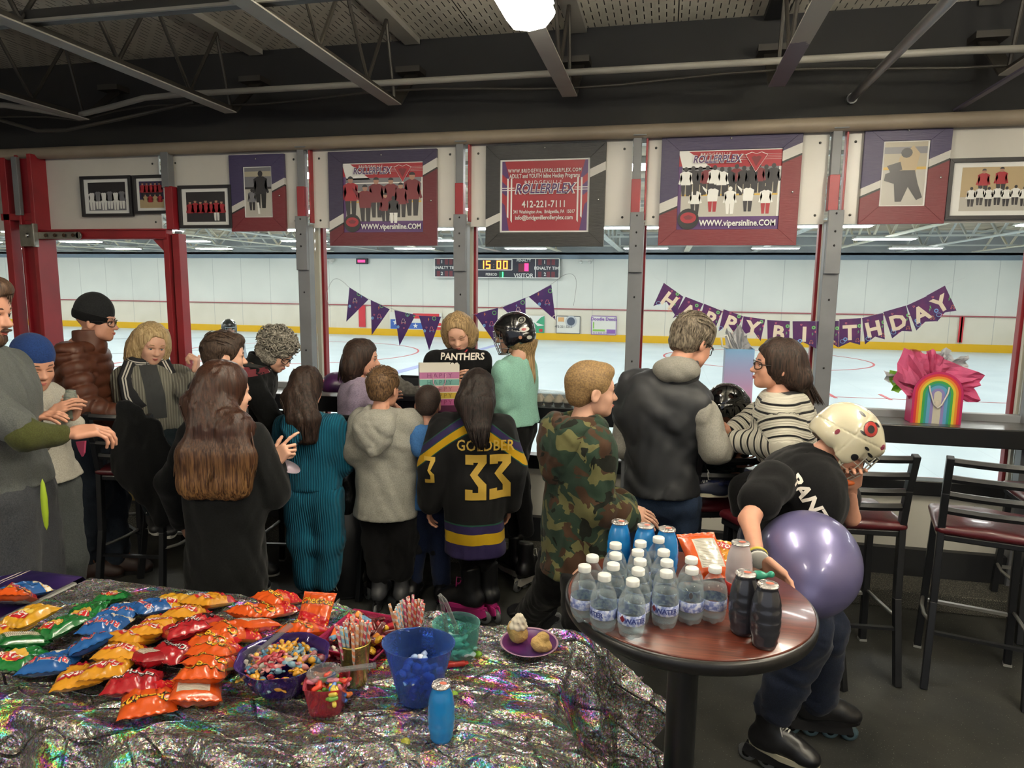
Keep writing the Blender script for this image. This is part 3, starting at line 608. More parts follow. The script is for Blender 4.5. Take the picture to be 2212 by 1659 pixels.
rows1 = [(.10, .25, .55, 'red', 'dark', 'skin', 0), (.28, .16, .52, 'maroon', 'dark', 'skin', 1), (.42, .22, .56, 'maroon', 'dark', 'skin', 0), (.60, .25, .52, 'maroon', 'dark', 'skin', 0), (.72, .22, .48, 'maroon', 'dark', 'skin', 0), (.86, .24, .60, 'maroon', 'dark', 'skin', 0), (.53, .16, .40, 'maroon', 'dark', 'skin', 0), (.63, .14, .38, 'dark', 'white', 'dark', 0)]
team_poster(712, 945, 325, 531, 741, 916, 350, 503, 'purple and red framed team poster with six players in maroon', two_tone('frame_viper', '2e2744', '5b1521', .02, .52), rows1, 1)
r5 = random.Random(3); rows2 = []
for k in range(13): rows2.append((.08 + k * .07, .42 + .04 * r5.random(), .36, ['white', 'dark', 'dark', 'maroon', 'white'][k % 5] if k < 6 else ['dark', 'maroon', 'dark'][k % 3], 'dark', 'dark', 0))
for k, b in enumerate(('white', 'white', 'white', 'white', 'white')): rows2.append((.18 + k * .17, .20 + .03 * (k % 2), .34, b, ['dark', 'red', 'white'][k % 3], ['dark', 'white'][k == 2], k % 2))
team_poster(1426, 1727, 288, 530, 1463, 1687, 322, 497, 'large purple and red framed team poster with a crowd of helmeted players', two_tone('frame_team', '322a4e', '6d1822', .06, .42), rows2, 2)
# the black framed advert
cx, cz, W, H = rectY(1050, 1307, 311, 533); ix, iz, iw, ih = rectY(1079, 1275, 342, 503); ox, oz = ix - cx, iz - cz
t = thing('advert_poster', 'black framed red advert poster with phone number 412-221-7111', 'poster', (cx, YP, cz))
frame_boards(W, H, iw * .985, ih * .985, ox, oz, two_tone('frame_black', '17181c', '1b1a18', .0, .45, .026), t)
L, R_, B, T = -iw / 2, iw / 2, -ih / 2, ih / 2; p = MB()
def q(x0, x1, z0, z1, ink, y=0): p.prism([(x0, z0), (x1, z0), (x1, z1), (x0, z1)], y - .0006, y, IK[ink])
q(L, R_, B, T, 'white', .004); q(L * .94, R_ * .94, B * .94, T * .94, 'red', .0032)
for s in (-1, 1):
    p.prism([(s * iw * .47, ih * .47), (s * iw * .44, ih * .47), (s * iw * .38, ih * .2), (s * iw * .47, ih * .30)], .002, .0026, IK['purple'])
    p.prism([(s * iw * .47, ih * .2), (s * iw * .40, ih * .12), (s * iw * .42, -.0), (s * iw * .47, ih * .05)], .002, .0026, IK['purple'])
    p.prism([(s * iw * .47, -ih * .08), (s * iw * .44, -ih * .12), (s * iw * .39, -ih * .47), (s * iw * .47, -ih * .47)], .002, .0026, IK['purple'])
    for dx in (.405, .365):
        p.prism([(s * iw * dx - .005, ih * .24), (s * iw * dx + .005, ih * .24), (s * iw * dx + .005, -ih * (.30 if dx > .39 else .36)), (s * iw * dx - .005, -ih * (.28 if dx > .39 else .33))], .0014, .0019, IK['white'])
    q(s * iw * .47 if s < 0 else iw * .33, -iw * .33 if s < 0 else iw * .47, ih * .105, ih * .115, 'white', .0013); q(s * iw * .47 if s < 0 else iw * .33, -iw * .33 if s < 0 else iw * .47, ih * .075, ih * .085, 'white', .0013)
o = p.build('advert_print', INKL, t); o.location = (ox, -.004, oz)
yy_ = -.0085
for s_, dz, sz_, bo, spc, sxx in (('WWW.BRIDGEVILLEROLLERPLEX.COM', .335, .070, .0006, 1.25, .70), ('ADULT and YOUTH Inline Hockey Programs', .265, .082, .0006, 1, .64), ('412-221-7111', -.115, .128, .0010, 1.05, .82), ('341 Washington Ave.  Bridgeville, PA  15017', -.215, .066, .0005, 1.05, .68), ('info@bridgevillerollerplex.com', -.295, .083, .0006, 1, .78)):
    text('lettering', s_, ih * sz_, INK['white'], t, face_cam(ox, yy_, oz + ih * dz), bold=bo, sp=spc, sx=sxx)
rollerplex(t, ox, oz + ih * .09, iw * .64, yy_, INK['purple'], INK['red'], INK['white'])
screws(t, [(0, H / 2 - .025), (W / 2 - .04, -.03)])
# two small purple and red frames with a single skater
def skater_frame(u0, u1, v0, v1, iu0, iu1, iv0, iv1, lab, a, k, flip):
    cx, cz, W, H = rectY(u0, u1, v0, v1); ix, iz, iw, ih = rectY(iu0, iu1, iv0, iv1); ox, oz = ix - cx, iz - cz
    t = thing('skater_picture', lab, 'poster', (cx, YP, cz)); frame_boards(W, H, iw * .98, ih * .98, ox, oz, two_tone('frame_skater_%d' % flip, '332b52', '6a1a24', a, k, .022), t)
    p = MB(); L, R_, B, T = -iw / 2, iw / 2, -ih / 2, ih / 2
    def q(x0, x1, z0, z1, ink, y=0): p.prism([(x0, z0), (x1, z0), (x1, z1), (x0, z1)], y - .0006, y, IK[ink])
    q(L, R_, B, T, 'white', .004); q(L * .9, R_ * .9, B * .95, T * .95, 'ice', .0032); q(L * .9, R_ * .9, T * .2, T * .95, 'wall' if flip else 'grey', .0024); q(L * .9, R_ * .9, T * .6, T * .8, 'grey' if flip else 'wall', .0018); q(L * .9, R_ * .9, T * .12, T * .2, 'yellow' if flip else 'dark', .0018)
    if flip:
        for b in ([(-.12, .25), (.15, .42), (.3, .3), (.22, -.05), (-.2, 0)],): p.prism([(x * iw, z * ih) for x, z in b], .0005, .001, IK['tan'])
        p.prism([(x * iw, z * ih) for x, z in ((-.2, .05), (.22, .05), (.3, -.15), (.42, -.36), (.30, -.40), (.1, -.2), (-.02, -.42), (-.15, -.42), (-.2, -.15), (-.42, -.1), (-.4, 0))], .0000, .0005, IK['dark'])
        p.prism([(iw * (.02 + .12 * math.cos(a_)), ih * (.31 + .075 * math.sin(a_))) for a_ in [PI * 2 * k_ / 12 for k_ in range(12)]], -.0006, 0, IK['dark']); p.prism([(x * iw, z * ih) for x, z in ((-.38, .12), (-.1, .18), (-.05, .06), (-.3, .02))], -.0006, 0, IK['dark'])
    else:
        fig(p, .02, B * .62, ih * .72, 'dark', 'black', 'dark', y=.001); fig(p, -iw * .22, B * .70, ih * .42, 'grey', 'dark', 'dark', y=.0014)
        p.prism([(x * iw, z * ih) for x, z in ((-.05, -.2), (.02, -.2), (.05, -.42), (-.02, -.42))], -.0004, 0, IK['white'])
    o = p.build('photo_print', INKL, t); o.location = (ox, -.005, oz); screws(t, [(0, H / 2 - .03), (W / 2 - .04, -.02)])
skater_frame(499, 617, 334, 500, 527, 590, 359, 471, 'small purple and red frame with photo of a skater bending over a stick', -.02, .45, 0)
skater_frame(1861, 2048, 270, 484, 1902, 2004, 303, 447, 'small purple and red frame with photo of one big hockey player', .005, .45, 1)
# plain team photos in dark frames
def team_photo(u0, u1, v0, v1, lab, bg, rows, m_fr=None):
    cx, cz, W, H = rectY(u0, u1, v0, v1, YW - .012 - .02); t = thing('team_photo', lab, 'picture', (cx, YW - .03, cz)); b = .022
    frame_boards(W, H, W - 2 * b, H - 2 * b, 0, 0, m_fr or mat('picture_frame_black', '1d1c21', .45), t)
    p = MB(); L, R_, B, T = -W / 2 + b, W / 2 - b, -H / 2 + b, H / 2 - b
    def q(x0, x1, z0, z1, ink, y=0): p.prism([(x0, z0), (x1, z0), (x1, z1), (x0, z1)], y - .0006, y, IK[ink])
    q(L, R_, B, T, 'white', .004); f = .82; q(L * f, R_ * f, B * f, T * f, bg[0], .0032); q(L * f, R_ * f, B * f, B * .3, bg[1], .0026)
    for r_ in rows: fig(p, R_ * f * r_[0], B * f + (T - B) * f * r_[1], (T - B) * f * r_[2], r_[3], r_[4], r_[5], y=.001)
    p.build('photo_print', INKL, t); return t
team_photo(176, 285, 380, 468, 'dark framed photo of players in white jerseys, leftmost on the board', ('dark', 'grey'), [(-.8 + .32 * k, .02 + .04 * (k % 2), .72, ['white', 'grey'][k % 2], 'white', 'dark') for k in range(6)])
team_photo(289, 364, 378, 462, 'small nearly square framed photo of people in red beside the red gate post', ('navy', 'tan'), [(-.7 + .35 * k, .35, .6, 'red', 'dark', 'skin') for k in range(5)] + [(-.5 + .4 * k, .02, .5, ['tan', 'red'][k % 2], 'tan', 'skin') for k in range(4)])
team_photo(387, 501, 400, 493, 'framed photo of seven people in red shirts left of the small skater frame', ('dark', 'dark'), [(-.8 + .27 * k, .04, .66 + .04 * (k % 2), 'red', ['dark', 'white'][k == 5], 'skin') for k in range(7)])
team_photo(2046, 2300, 340, 474, 'wide black framed team photo at the far right of the wall boards', ('tan', 'ice'), [(-.75 + .2 * k, .10 + .03 * (k % 2), .45, 'white', 'dark', 'dark') for k in range(8)] + [(-.5, .35, .6, 'red', 'dark', 'skin'), (-.1, .38, .6, 'red', 'dark', 'skin')])
# silver sticker strips and tape marks are part of the boards

# ------------------------------------------------------------------ bunting
YB_ = YW - .06
def party_mat(name, seed, base='2e1a5c', two='4a1f66'):
    m = mat(name, base, .35); n = NT(m); co, x, y, z = n.co(); o_ = n.mapping(co, (1, 1, 1), loc=(seed * 3.1, 0, seed * 1.7))
    b_ = n.ramp(n.noise(o_, 9, 3), [(.35, base), (.65, two)])
    ring = n.new('ShaderNodeTexVoronoi', feature='F1'); n.link(n.mapping(o_, (1, .0, 1)), ring.inputs['Vector']); ring.inputs['Scale'].default_value = 22
    d = n.math('ABSOLUTE', n.math('SUBTRACT', ring.outputs['Distance'], .26)); on = n.math('LESS_THAN', d, .045)
    pick = n.new('ShaderNodeSeparateXYZ'); n.link(ring.outputs['Color'], pick.inputs[0])
    cols = n.ramp(pick.outputs[0], [(0, 'c85a7a'), (.25, '6fa3d8'), (.5, 'd8c6c0'), (.7, 'd77d52'), (.85, '67b36a')], True)
    n.color(n.mix(n.math('MULTIPLY', on, n.math('GREATER_THAN', pick.outputs[1], .35)), b_, cols)); return m
M_party = party_mat('neon_party_print', 1)
M_str = mat('white_string', 'cfcfcf', .6)
def neon(mb, pts, w_, mi, y): 
    for a, b in zip(pts[:-1], pts[1:]): mb.bar((a[0], y, a[1]), (b[0], y, b[1]), .0006, w_, mi, up=(0, 0, 1)) if abs(a[0] - b[0]) > abs(a[1] - b[1]) * .01 else mb.box((a[0], y, (a[1] + b[1]) / 2), (w_, .0006, abs(a[1] - b[1])), mi)
NEON = [mat('neon_' + k, v, .4) for k, v in (('pink', 'e0808c'), ('blue', '7fb4e0'), ('white', 'e6dccb'), ('green', '63b075'), ('orange', 'd98b5c'))]
def skate_icon(mb, cx, cz, s, y, c0=0, c1=1):
    q = lambda P_: [(cx + a * s, cz + b * s) for a, b in P_]
    neon(mb, q([(-.1, .9), (.5, .8), (.45, .2), (.95, -.05), (.9, -.35), (-.55, -.35), (-.45, .1), (-.1, .9)]), s * .10, c0, y)
    for wx in (-.45, .75): neon(mb, [(cx + s * (wx + .22 * math.cos(a)), cz + s * (-.6 + .22 * math.sin(a))) for a in [PI * 2 * k / 8 for k in range(9)]], s * .09, c1, y)
def heart(mb, cx, cz, s, y, c=0): neon(mb, [(cx + s * a, cz + s * b) for a, b in ((0, -.8), (-.8, .1), (-.5, .7), (0, .3), (.5, .7), (.8, .1), (0, -.8))], s * .22, c, y)
def bolt(mb, cx, cz, s, y, c=2): neon(mb, [(cx + s * a, cz + s * b) for a, b in ((.2, 1), (-.4, 0), (.1, 0), (-.2, -1), (.5, .2), (0, .2), (.2, 1))], s * .18, c, y)
def pennant(uv, lab, kind):
    P_ = [onY(u, v, YB_) for u, v in uv]; c = sum(P_, Vector()) / 3
    t = thing('pennant', lab, 'pennant', (c.x, YB_, c.z), 0, 'triangle pennants strung above the counter')
    pts = [(p.x - c.x, p.z - c.z) for p in P_]; mb = MB(); mb.prism(pts, -.0012, .0); mb.build('flag', M_party, t)
    s = .020; tx, tz = (pts[0][0] + pts[1][0]) / 2, (pts[0][1] + pts[1][1]) / 2
    m2 = MB()
    if kind: skate_icon(m2, .012, -.012, s, -.003, 0, 1); bolt(m2, tx - .01 + .0, tz - .022, .011, -.003, 4); heart(m2, -.022, .0, .007, -.003)
    else: skate_icon(m2, .0, .015, s, -.003, 2, 0); heart(m2, .006, -.03, .007, -.003); bolt(m2, tx + .018, tz - .02, .009, -.003, 1)
    m2.build('neon_print', NEON, t)
pen = [((755, 621), (796, 647), (748, 695)), ((801, 648), (842, 668), (803, 724)), ((852, 670), (898, 680), (863, 747)), ((905, 682), (953, 684), (927, 757)), ((964, 685), (1012, 683), (985, 760)), ((1025, 678), (1076, 665), (1072, 745)), ((1085, 664), (1135, 643), (1136, 715)), ((1142, 641), (1191, 615), (1200, 692))]
names = ['high at the left end', 'second from the left end, skate pointing right', 'third from the left end of the string', 'just left of the blond child', 'half hidden behind the blond child', 'right of the blond child, touching the black helmet', 'mostly hidden behind the black helmet', 'high at the right end']
for i, (p, nm) in enumerate(zip(pen, names)): pennant(p, 'purple neon skate pennant ' + nm, i % 2)
def string_(uvs, Y, r, name, lab, m=M_str):
    pts = [onY(u, v, Y) for u, v in uvs]; out = []
    for i in range(len(pts) - 1):
        p0, p1, p2, p3 = pts[max(i - 1, 0)], pts[i], pts[i + 1], pts[min(i + 2, len(pts) - 1)]
        for k in range(5):
            s = k / 5; out.append(.5 * ((2 * p1) + (p2 - p0) * s + (2 * p0 - 5 * p1 + 4 * p2 - p3) * s * s + (3 * p1 - p0 - 3 * p2 + p3) * s ** 3))
    out.append(pts[-1]); o = MB().tube(out, r, 5).build(name, m, smooth=True); return tag(o, lab, 'string')
string_([(713, 663), (705, 640), (715, 610), (728, 602), (745, 612), (755, 621), (798, 647), (850, 668), (900, 681), (960, 685), (1020, 680), (1080, 664), (1140, 642), (1192, 613), (1215, 596), (1235, 592), (1245, 610), (1239, 660)], YB_ + .003, .0014, 'bunting_string', 'thin grey string carrying the triangle pennants, loose curls at both ends', mat('string_grey', '9b9b9b', .6))
flags = [('H', 1434, 611, 1476, 641, 1459, 682, 1411, 661, 1440, 652), ('A', 1481, 641, 1519, 656, 1493, 709, 1453, 688, 1478, 674), ('P', 1521, 656, 1560, 672, 1541, 720, 1507, 706, 1528, 693), ('P', 1563, 668, 1605, 683, 1588, 722, 1552, 716, 1572, 700), ('Y', 1606, 683, 1653, 690, 1643, 737, 1600, 725, 1627, 715), ('B', 1657, 691, 1706, 694, 1704, 746, 1658, 742, 1681, 725), ('I', 1712, 694, 1762, 694, 1763, 753, 1713, 745, 1735, 739), ('R', 1763, 694, 1812, 693, 1811, 751, 1764, 754, 1790, 737), ('T', 1813, 690, 1860, 687, 1858, 745, 1812, 750, 1836, 739), ('H', 1862, 687, 1907, 676, 1911, 733, 1868, 744, 1890, 727), ('D', 1908, 674, 1957, 660, 1970, 716, 1927, 731, 1948, 715), ('A', 1958, 660, 2001, 640, 2023, 694, 1979, 714, 1998, 695), ('Y', 2001, 639, 2041, 617, 2066, 671, 2024, 695, 2041, 675)]
ords = {'H': ['first letter', 'near the right bend'], 'A': ['second flag', 'last but one'], 'P': ['behind the grey-haired head', 'just above white tissue'], 'Y': ['fifth flag', 'last at the right end'], 'B': ['sixth flag'], 'I': ['left of the post'], 'R': ['on the post'], 'T': ['right of the post'], 'D': ['rising to the right']}
cnt = {}
M_let = mat('letter_cream', 'd9cfbd', .4)
M_party2 = party_mat('neon_party_print_two', 4, '2b1553', '541d57')
for i, f in enumerate(flags):
    ch = f[0]; P_ = [onY(f[k], f[k + 1], YB_) for k in (1, 3, 5, 7, 9)]; c = (P_[0] + P_[1] + P_[2] + P_[3]) / 4
    k = cnt.get(ch, 0); cnt[ch] = k + 1
    t = thing('letter_flag', 'purple birthday banner flag with letter %s, %s' % (ch, ords[ch][k]), 'flag', (c.x, YB_ - .0025 * (i % 2), c.z), 0, 'letter flags of the birthday banner')
    pts = [(p.x - c.x, p.z - c.z) for p in (P_[0], P_[1], P_[2], P_[4], P_[3])]
    ce = Vector(pts[3]); m_ = (Vector(pts[2]) + Vector(pts[4])) / 2; 
    MB().prism(pts[:3] + [tuple(ce)] + pts[4:], -.0012, 0).build('flag', M_party2, t)
    ang = math.atan2(pts[1][1] - pts[0][1], pts[1][0] - pts[0][0]); 
    text('lettering', ch, .118, M_let, t, face_cam(0, -.002, -.006, tilt=ang), bold=.0045)
    m2 = MB(); R2 = lambda x, z: (x * math.cos(ang) - z * math.sin(ang), x * math.sin(ang) + z * math.cos(ang))
    a = R2(.038, -.048); skate_icon(m2, a[0], a[1], .013, -.003, 4, 0); a = R2(-.02, .055); heart(m2, a[0], a[1], .007, -.003); a = R2(-.04, -.05); neon(m2, [(a[0] + .014 * math.cos(q_), a[1] + .011 * math.sin(q_)) for q_ in [PI * 2 * k / 8 for k in range(9)]], .0022, 1, -.003); a = R2(.045, 0); bolt(m2, a[0], a[1], .009, -.003, 3)
    m2.build('neon_print', NEON, t)
string_([(1408, 590), (1420, 602), (1434, 611), (1478, 640), (1520, 656), (1562, 670), (1606, 683), (1657, 691), (1712, 694), (1763, 694), (1813, 690), (1862, 686), (1908, 674), (1958, 659), (2001, 638), (2041, 616), (2085, 600)], YB_ + .003, .0008, 'banner_string', 'fine clear string holding the birthday letter flags')
# ================================================================== SURFACES GROWN FROM BONES (signed distance fields, meshed)
def V3(a): return np.array([a[0], a[1], a[2]], dtype=np.float32)
def s_cone(a, b, ra, rb, k=.03, flat=None, id=0):
    """round tapered limb; flat = (unit axis, factor) squashes it along that axis"""
    a, b = V3(a), V3(b); ba = b - a; L2 = float(ba @ ba) + 1e-9; R = max(ra, rb)
    lo, hi = np.minimum(a, b) - R, np.maximum(a, b) + R
    if flat is not None: ax, fc = V3(flat[0]), flat[1]
    def f(P):
        pa = P - a
        if flat is not None: pa = pa + (pa @ ax)[..., None] * ax * (1 / fc - 1)
        t = np.clip((pa @ ba) / L2, 0, 1); d = np.sqrt(((pa - t[..., None] * ba) ** 2).sum(-1)) - (ra + (rb - ra) * t)
        return d * (fc ** .5 if flat is not None else 1)
    return dict(lo=lo, hi=hi, f=f, k=k, id=id, sub=False, a=a, b=b)
def s_ell(c, r, k=.03, R=None, id=0, sub=False):
    c, r = V3(c), V3(r); m = float(r.max()); Rm = None if R is None else np.array(R, dtype=np.float32)
    def f(P):
        q = P - c
        if Rm is not None: q = q @ Rm
        k0 = np.sqrt(((q / r) ** 2).sum(-1)); k1 = np.sqrt(((q / (r * r)) ** 2).sum(-1)) + 1e-6
        return k0 * (k0 - 1) / k1
    return dict(lo=c - m, hi=c + m, f=f, k=k, id=id, sub=sub, a=c, b=c)
def s_box(c, r, rd=.01, k=.02, R=None, id=0, sub=False):
    c, r = V3(c), V3(r); m = float(np.linalg.norm(r)); Rm = None if R is None else np.array(R, dtype=np.float32)
    def f(P):
        q = P - c
        if Rm is not None: q = q @ Rm
        q = np.abs(q) - (r - rd); return np.sqrt((np.maximum(q, 0) ** 2).sum(-1)) + np.minimum(q.max(-1), 0) - rd
    return dict(lo=c - m, hi=c + m, f=f, k=k, id=id, sub=sub, a=c, b=c)
def smin(a, b, k):
    h = np.maximum(k - np.abs(a - b), 0) / k; return np.minimum(a, b) - h * h * k * .25
def wav(P, seed, sc=(12, 12, 12), n=5, warp=.5):
    """folds: ridged sum of warped sine waves, about -1..1"""
    r = np.random.RandomState(seed); Q = P * np.array(sc, dtype=np.float32); out = 0
    W = np.sin(Q @ r.normal(size=(3, 3)).astype(np.float32) * .7 + r.uniform(0, 6, 3).astype(np.float32)) * warp
    Q = Q + W
    for i in range(n):
        d = r.normal(size=3); d /= np.linalg.norm(d); fr = (.6 + .45 * i)
        s = np.sin(Q @ d.astype(np.float32) * fr + r.uniform(0, 6)); out = out + (1 - 2 * np.abs(s)) / (1 + .5 * i)
    return out / 2.2
EDG = [((0, 0, 0), (1, 0, 0)), ((0, 1, 0), (1, 1, 0)), ((0, 0, 1), (1, 0, 1)), ((0, 1, 1), (1, 1, 1)), ((0, 0, 0), (0, 1, 0)), ((1, 0, 0), (1, 1, 0)), ((0, 0, 1), (0, 1, 1)), ((1, 0, 1), (1, 1, 1)), ((0, 0, 0), (0, 0, 1)), ((1, 0, 0), (1, 0, 1)), ((0, 1, 0), (0, 1, 1)), ((1, 1, 0), (1, 1, 1))]
def mesh_sdf(prims, h=.01, disp=None, cut=None, smooth=1, lo=None, hi=None):
    """returns verts (n,3), quads (m,4). cut: list of (point, normal): keeps the side the normal points away from"""
    add = [p for p in prims if not p['sub']]
    lo = np.min([p['lo'] for p in add], 0) - 3 * h - .02 if lo is None else V3(lo); hi = np.max([p['hi'] for p in add], 0) + 3 * h + .02 if hi is None else V3(hi)
    n = np.ceil((hi - lo) / h).astype(int) + 1
    ax = [lo[i] + h * np.arange(n[i], dtype=np.float32) for i in range(3)]
    D = np.full(n, 1.0, dtype=np.float32)
    def block(p, m):
        s = []
        for i in range(3):
            a = max(0, int((p['lo'][i] - m - lo[i]) / h)); b = min(n[i], int((p['hi'][i] + m - lo[i]) / h) + 2); s.append(slice(a, max(b, a)))
        return tuple(s)
    def pts(s):
        G = np.meshgrid(ax[0][s[0]], ax[1][s[1]], ax[2][s[2]], indexing='ij'); return np.stack(G, -1).astype(np.float32)
    for p in prims:
        s = block(p, p['k'] + 3 * h + .01)
        if min(D[s].shape) == 0: continue
        d = p['f'](pts(s))
        D[s] = smin(D[s], d, p['k']) if not p['sub'] else -smin(-D[s], d, p['k'])
    if disp is not None:
        idx = np.nonzero(np.abs(D) < .05); P = np.stack([ax[i][idx[i]] for i in range(3)], -1).astype(np.float32); D[idx] += disp(P)
    if cut:
        for c, nn in cut:
            c, nn = V3(c), V3(nn); nn = nn / np.linalg.norm(nn)
            pl = (ax[0][:, None, None] - c[0]) * nn[0] + (ax[1][None, :, None] - c[1]) * nn[1] + (ax[2][None, None, :] - c[2]) * nn[2]
            D = np.maximum(D, pl)
    S = D < 0
    c8 = np.zeros(tuple(n - 1), dtype=np.int8)
    for dx in (0, 1):
        for dy in (0, 1):
            for dz in (0, 1): c8 += S[dx:n[0] - 1 + dx, dy:n[1] - 1 + dy, dz:n[2] - 1 + dz]
    act = np.nonzero((c8 > 0) & (c8 < 8)); I = np.stack(act, -1); m = len(I)
    if m == 0: return np.zeros((0, 3)), np.zeros((0, 4), int)
    vid = np.full(tuple(n - 1), -1, dtype=np.int64); vid[act] = np.arange(m)
    acc = np.zeros((m, 3), np.float32); cnt = np.zeros(m, np.float32)
    for a, b in EDG:
        da = D[I[:, 0] + a[0], I[:, 1] + a[1], I[:, 2] + a[2]]; db = D[I[:, 0] + b[0], I[:, 1] + b[1], I[:, 2] + b[2]]
        c = (da < 0) != (db < 0); t = np.where(c, da / np.where(c, da - db, 1), 0)
        pa = np.array(a, np.float32); pb = np.array(b, np.float32)
        acc += np.where(c[:, None], pa + (pb - pa) * t[:, None], 0); cnt += c
    Vt = (I + acc / cnt[:, None]) * h + lo
    F = []
    for axi in range(3):
        u, v = [(1, 2), (2, 0), (0, 1)][axi]
        A = S; sl0 = [slice(None)] * 3; sl1 = [slice(None)] * 3; sl0[axi] = slice(0, n[axi] - 1); sl1[axi] = slice(1, n[axi])
        x = A[tuple(sl0)] != A[tuple(sl1)]; ix = np.stack(np.nonzero(x), -1)
        ok = (ix[:, u] > 0) & (ix[:, v] > 0) & (ix[:, u] < n[u] - 1) & (ix[:, v] < n[v] - 1); ix = ix[ok]
        def g(du, dv):
            j = ix.copy(); j[:, u] -= du; j[:, v] -= dv; return vid[j[:, 0], j[:, 1], j[:, 2]]
        q = np.stack([g(0, 0), g(1, 0), g(1, 1), g(0, 1)], -1)
        ins = S[ix[:, 0], ix[:, 1], ix[:, 2]]; q[~ins] = q[~ins][:, ::-1]; F.append(q)
    F = np.concatenate(F); F = F[(F >= 0).all(1)]
    for _ in range(smooth):
        s_ = np.zeros_like(Vt); c_ = np.zeros(len(Vt), np.float32)
        for a, b in ((0, 1), (1, 2), (2, 3), (3, 0)):
            for p_, q_ in ((F[:, a], F[:, b]), (F[:, b], F[:, a])):
                for ch in range(3): s_[:, ch] += np.bincount(p_, weights=Vt[q_, ch], minlength=len(Vt)).astype(np.float32)
                c_ += np.bincount(p_, minlength=len(Vt))
        Vt = Vt * .5 + .5 * s_ / np.maximum(c_, 1)[:, None]
    return Vt, F
class Geo:
    """collects vertex and face arrays into one mesh"""
    def __init__(s): s.V = []; s.F = []; s.M = []; s.n = 0; s.A = {}
    def add(s, V, F, mi=0, T=None, attrs=None):
        V = np.asarray(V, dtype=np.float32)
        if T is not None: M = np.array(T, dtype=np.float32); V = V @ M[:3, :3].T + M[:3, 3]
        s.V.append(V); s.F += [tuple(int(i) + s.n for i in f) for f in (F.tolist() if isinstance(F, np.ndarray) else F)]; s.M += [mi] * len(F)
        for k, a in (attrs or {}).items(): s.A.setdefault(k, []).append((s.n, a))
        s.n += len(V)
    def mb(s, mb, mi=0, T=None): s.add(np.array(mb.v, dtype=np.float32).reshape(-1, 3), mb.f, mi, T) if mb.v else None
    def build(s, name, mats, parent=None, label=None, smooth=True, off=None):
        V = np.concatenate(s.V) if s.V else np.zeros((0, 3)); 
        if off is not None: V = V - V3(off)
        me = bpy.data.meshes.new(name)
        if all(len(f) == 4 for f in s.F) and s.F:
            F = np.array(s.F, dtype=np.int32); me.vertices.add(len(V)); me.vertices.foreach_set('co', V.astype(np.float32).ravel()); me.loops.add(F.size); me.loops.foreach_set('vertex_index', F.ravel()); me.polygons.add(len(F)); me.polygons.foreach_set('loop_start', np.arange(len(F), dtype=np.int32) * 4); me.update(calc_edges=True)
        else: me.from_pydata([tuple(map(float, v)) for v in V], [], s.F)
        o = link_mesh(name, me, mats, parent, smooth, label); me.polygons.foreach_set('material_index', s.M)
        for k, parts in s.A.items():
            a = me.attributes.new(k, 'FLOAT', 'POINT'); d = np.zeros(len(V), np.float32)
            for n0, arr in parts: d[n0:n0 + len(arr)] = arr
            a.data.foreach_set('value', d)
        me.update(); return o
def tang(P, a, b):
    a, b = V3(a), V3(b); return (P - a) @ (b - a) / float((b - a) @ (b - a))
# ------------------------------------------------------------------ head, in head units (1 = chin to crown), face toward +Y
HEADS = {}
def head_mesh(kind):
    if kind in HEADS: return HEADS[kind]
    ch = kind == 'child'; fem = kind == 'woman'; j = .23 if ch else (.235 if fem else .27)
    p = [s_ell((0, -.06, .64), (.335, .42, .365), .05), s_ell((0, .14, .40), (.27, .26, .33), .10), s_ell((0, .16, .18), (j, .20, .16), .12), s_ell((0, .30, .09), (.11, .09, .085), .10),
         s_ell((0, .29, .60), (.22, .10, .12), .08), s_cone((0, .345, .53), (0, .455, .355), .038, .050, .045), s_ell((0, .455, .345), (.055, .055, .045), .03), s_ell((.052, .41, .335), (.035, .04, .032), .03), s_ell((-.052, .41, .335), (.035, .04, .032), .03),
         s_ell((.155, .26, .35), (.10, .10, .11), .08), s_ell((-.155, .26, .35), (.10, .10, .11), .08), s_ell((0, .345, .215), (.10, .055, .075), .05),
         s_ell((.135, .40, .475), (.085, .06, .05), .05, sub=True), s_ell((-.135, .40, .475), (.085, .06, .05), .05, sub=True),
         s_ell((.135, .315, .47), (.075, .05, .048), .015), s_ell((-.135, .315, .47), (.075, .05, .048), .015),
         s_cone((-.20, .335, .545), (-.06, .375, .54), .025, .03, .04), s_cone((.20, .335, .545), (.06, .375, .54), .025, .03, .04),
         s_ell((0, .40, .232), (.075, .032, .020), .015), s_ell((0, .392, .195), (.062, .032, .022), .015),
         s_cone((0, -.10, .30), (0, -.17, -.30), .19 if not ch else .16, .20 if not ch else .165, .10)]
    for s in (-1, 1):
        Re = Matrix.Rotation(s * .35, 3, 'Z') @ Matrix.Rotation(-.15, 3, 'X')
        p += [s_ell((s * .335, -.02, .44), (.035, .10, .145), .03, Re), s_ell((s * .37, .0, .45), (.03, .055, .085), .02, Re, sub=True)]
    V, F = mesh_sdf(p, .021, smooth=1); HEADS[kind] = (V, F); return V, F
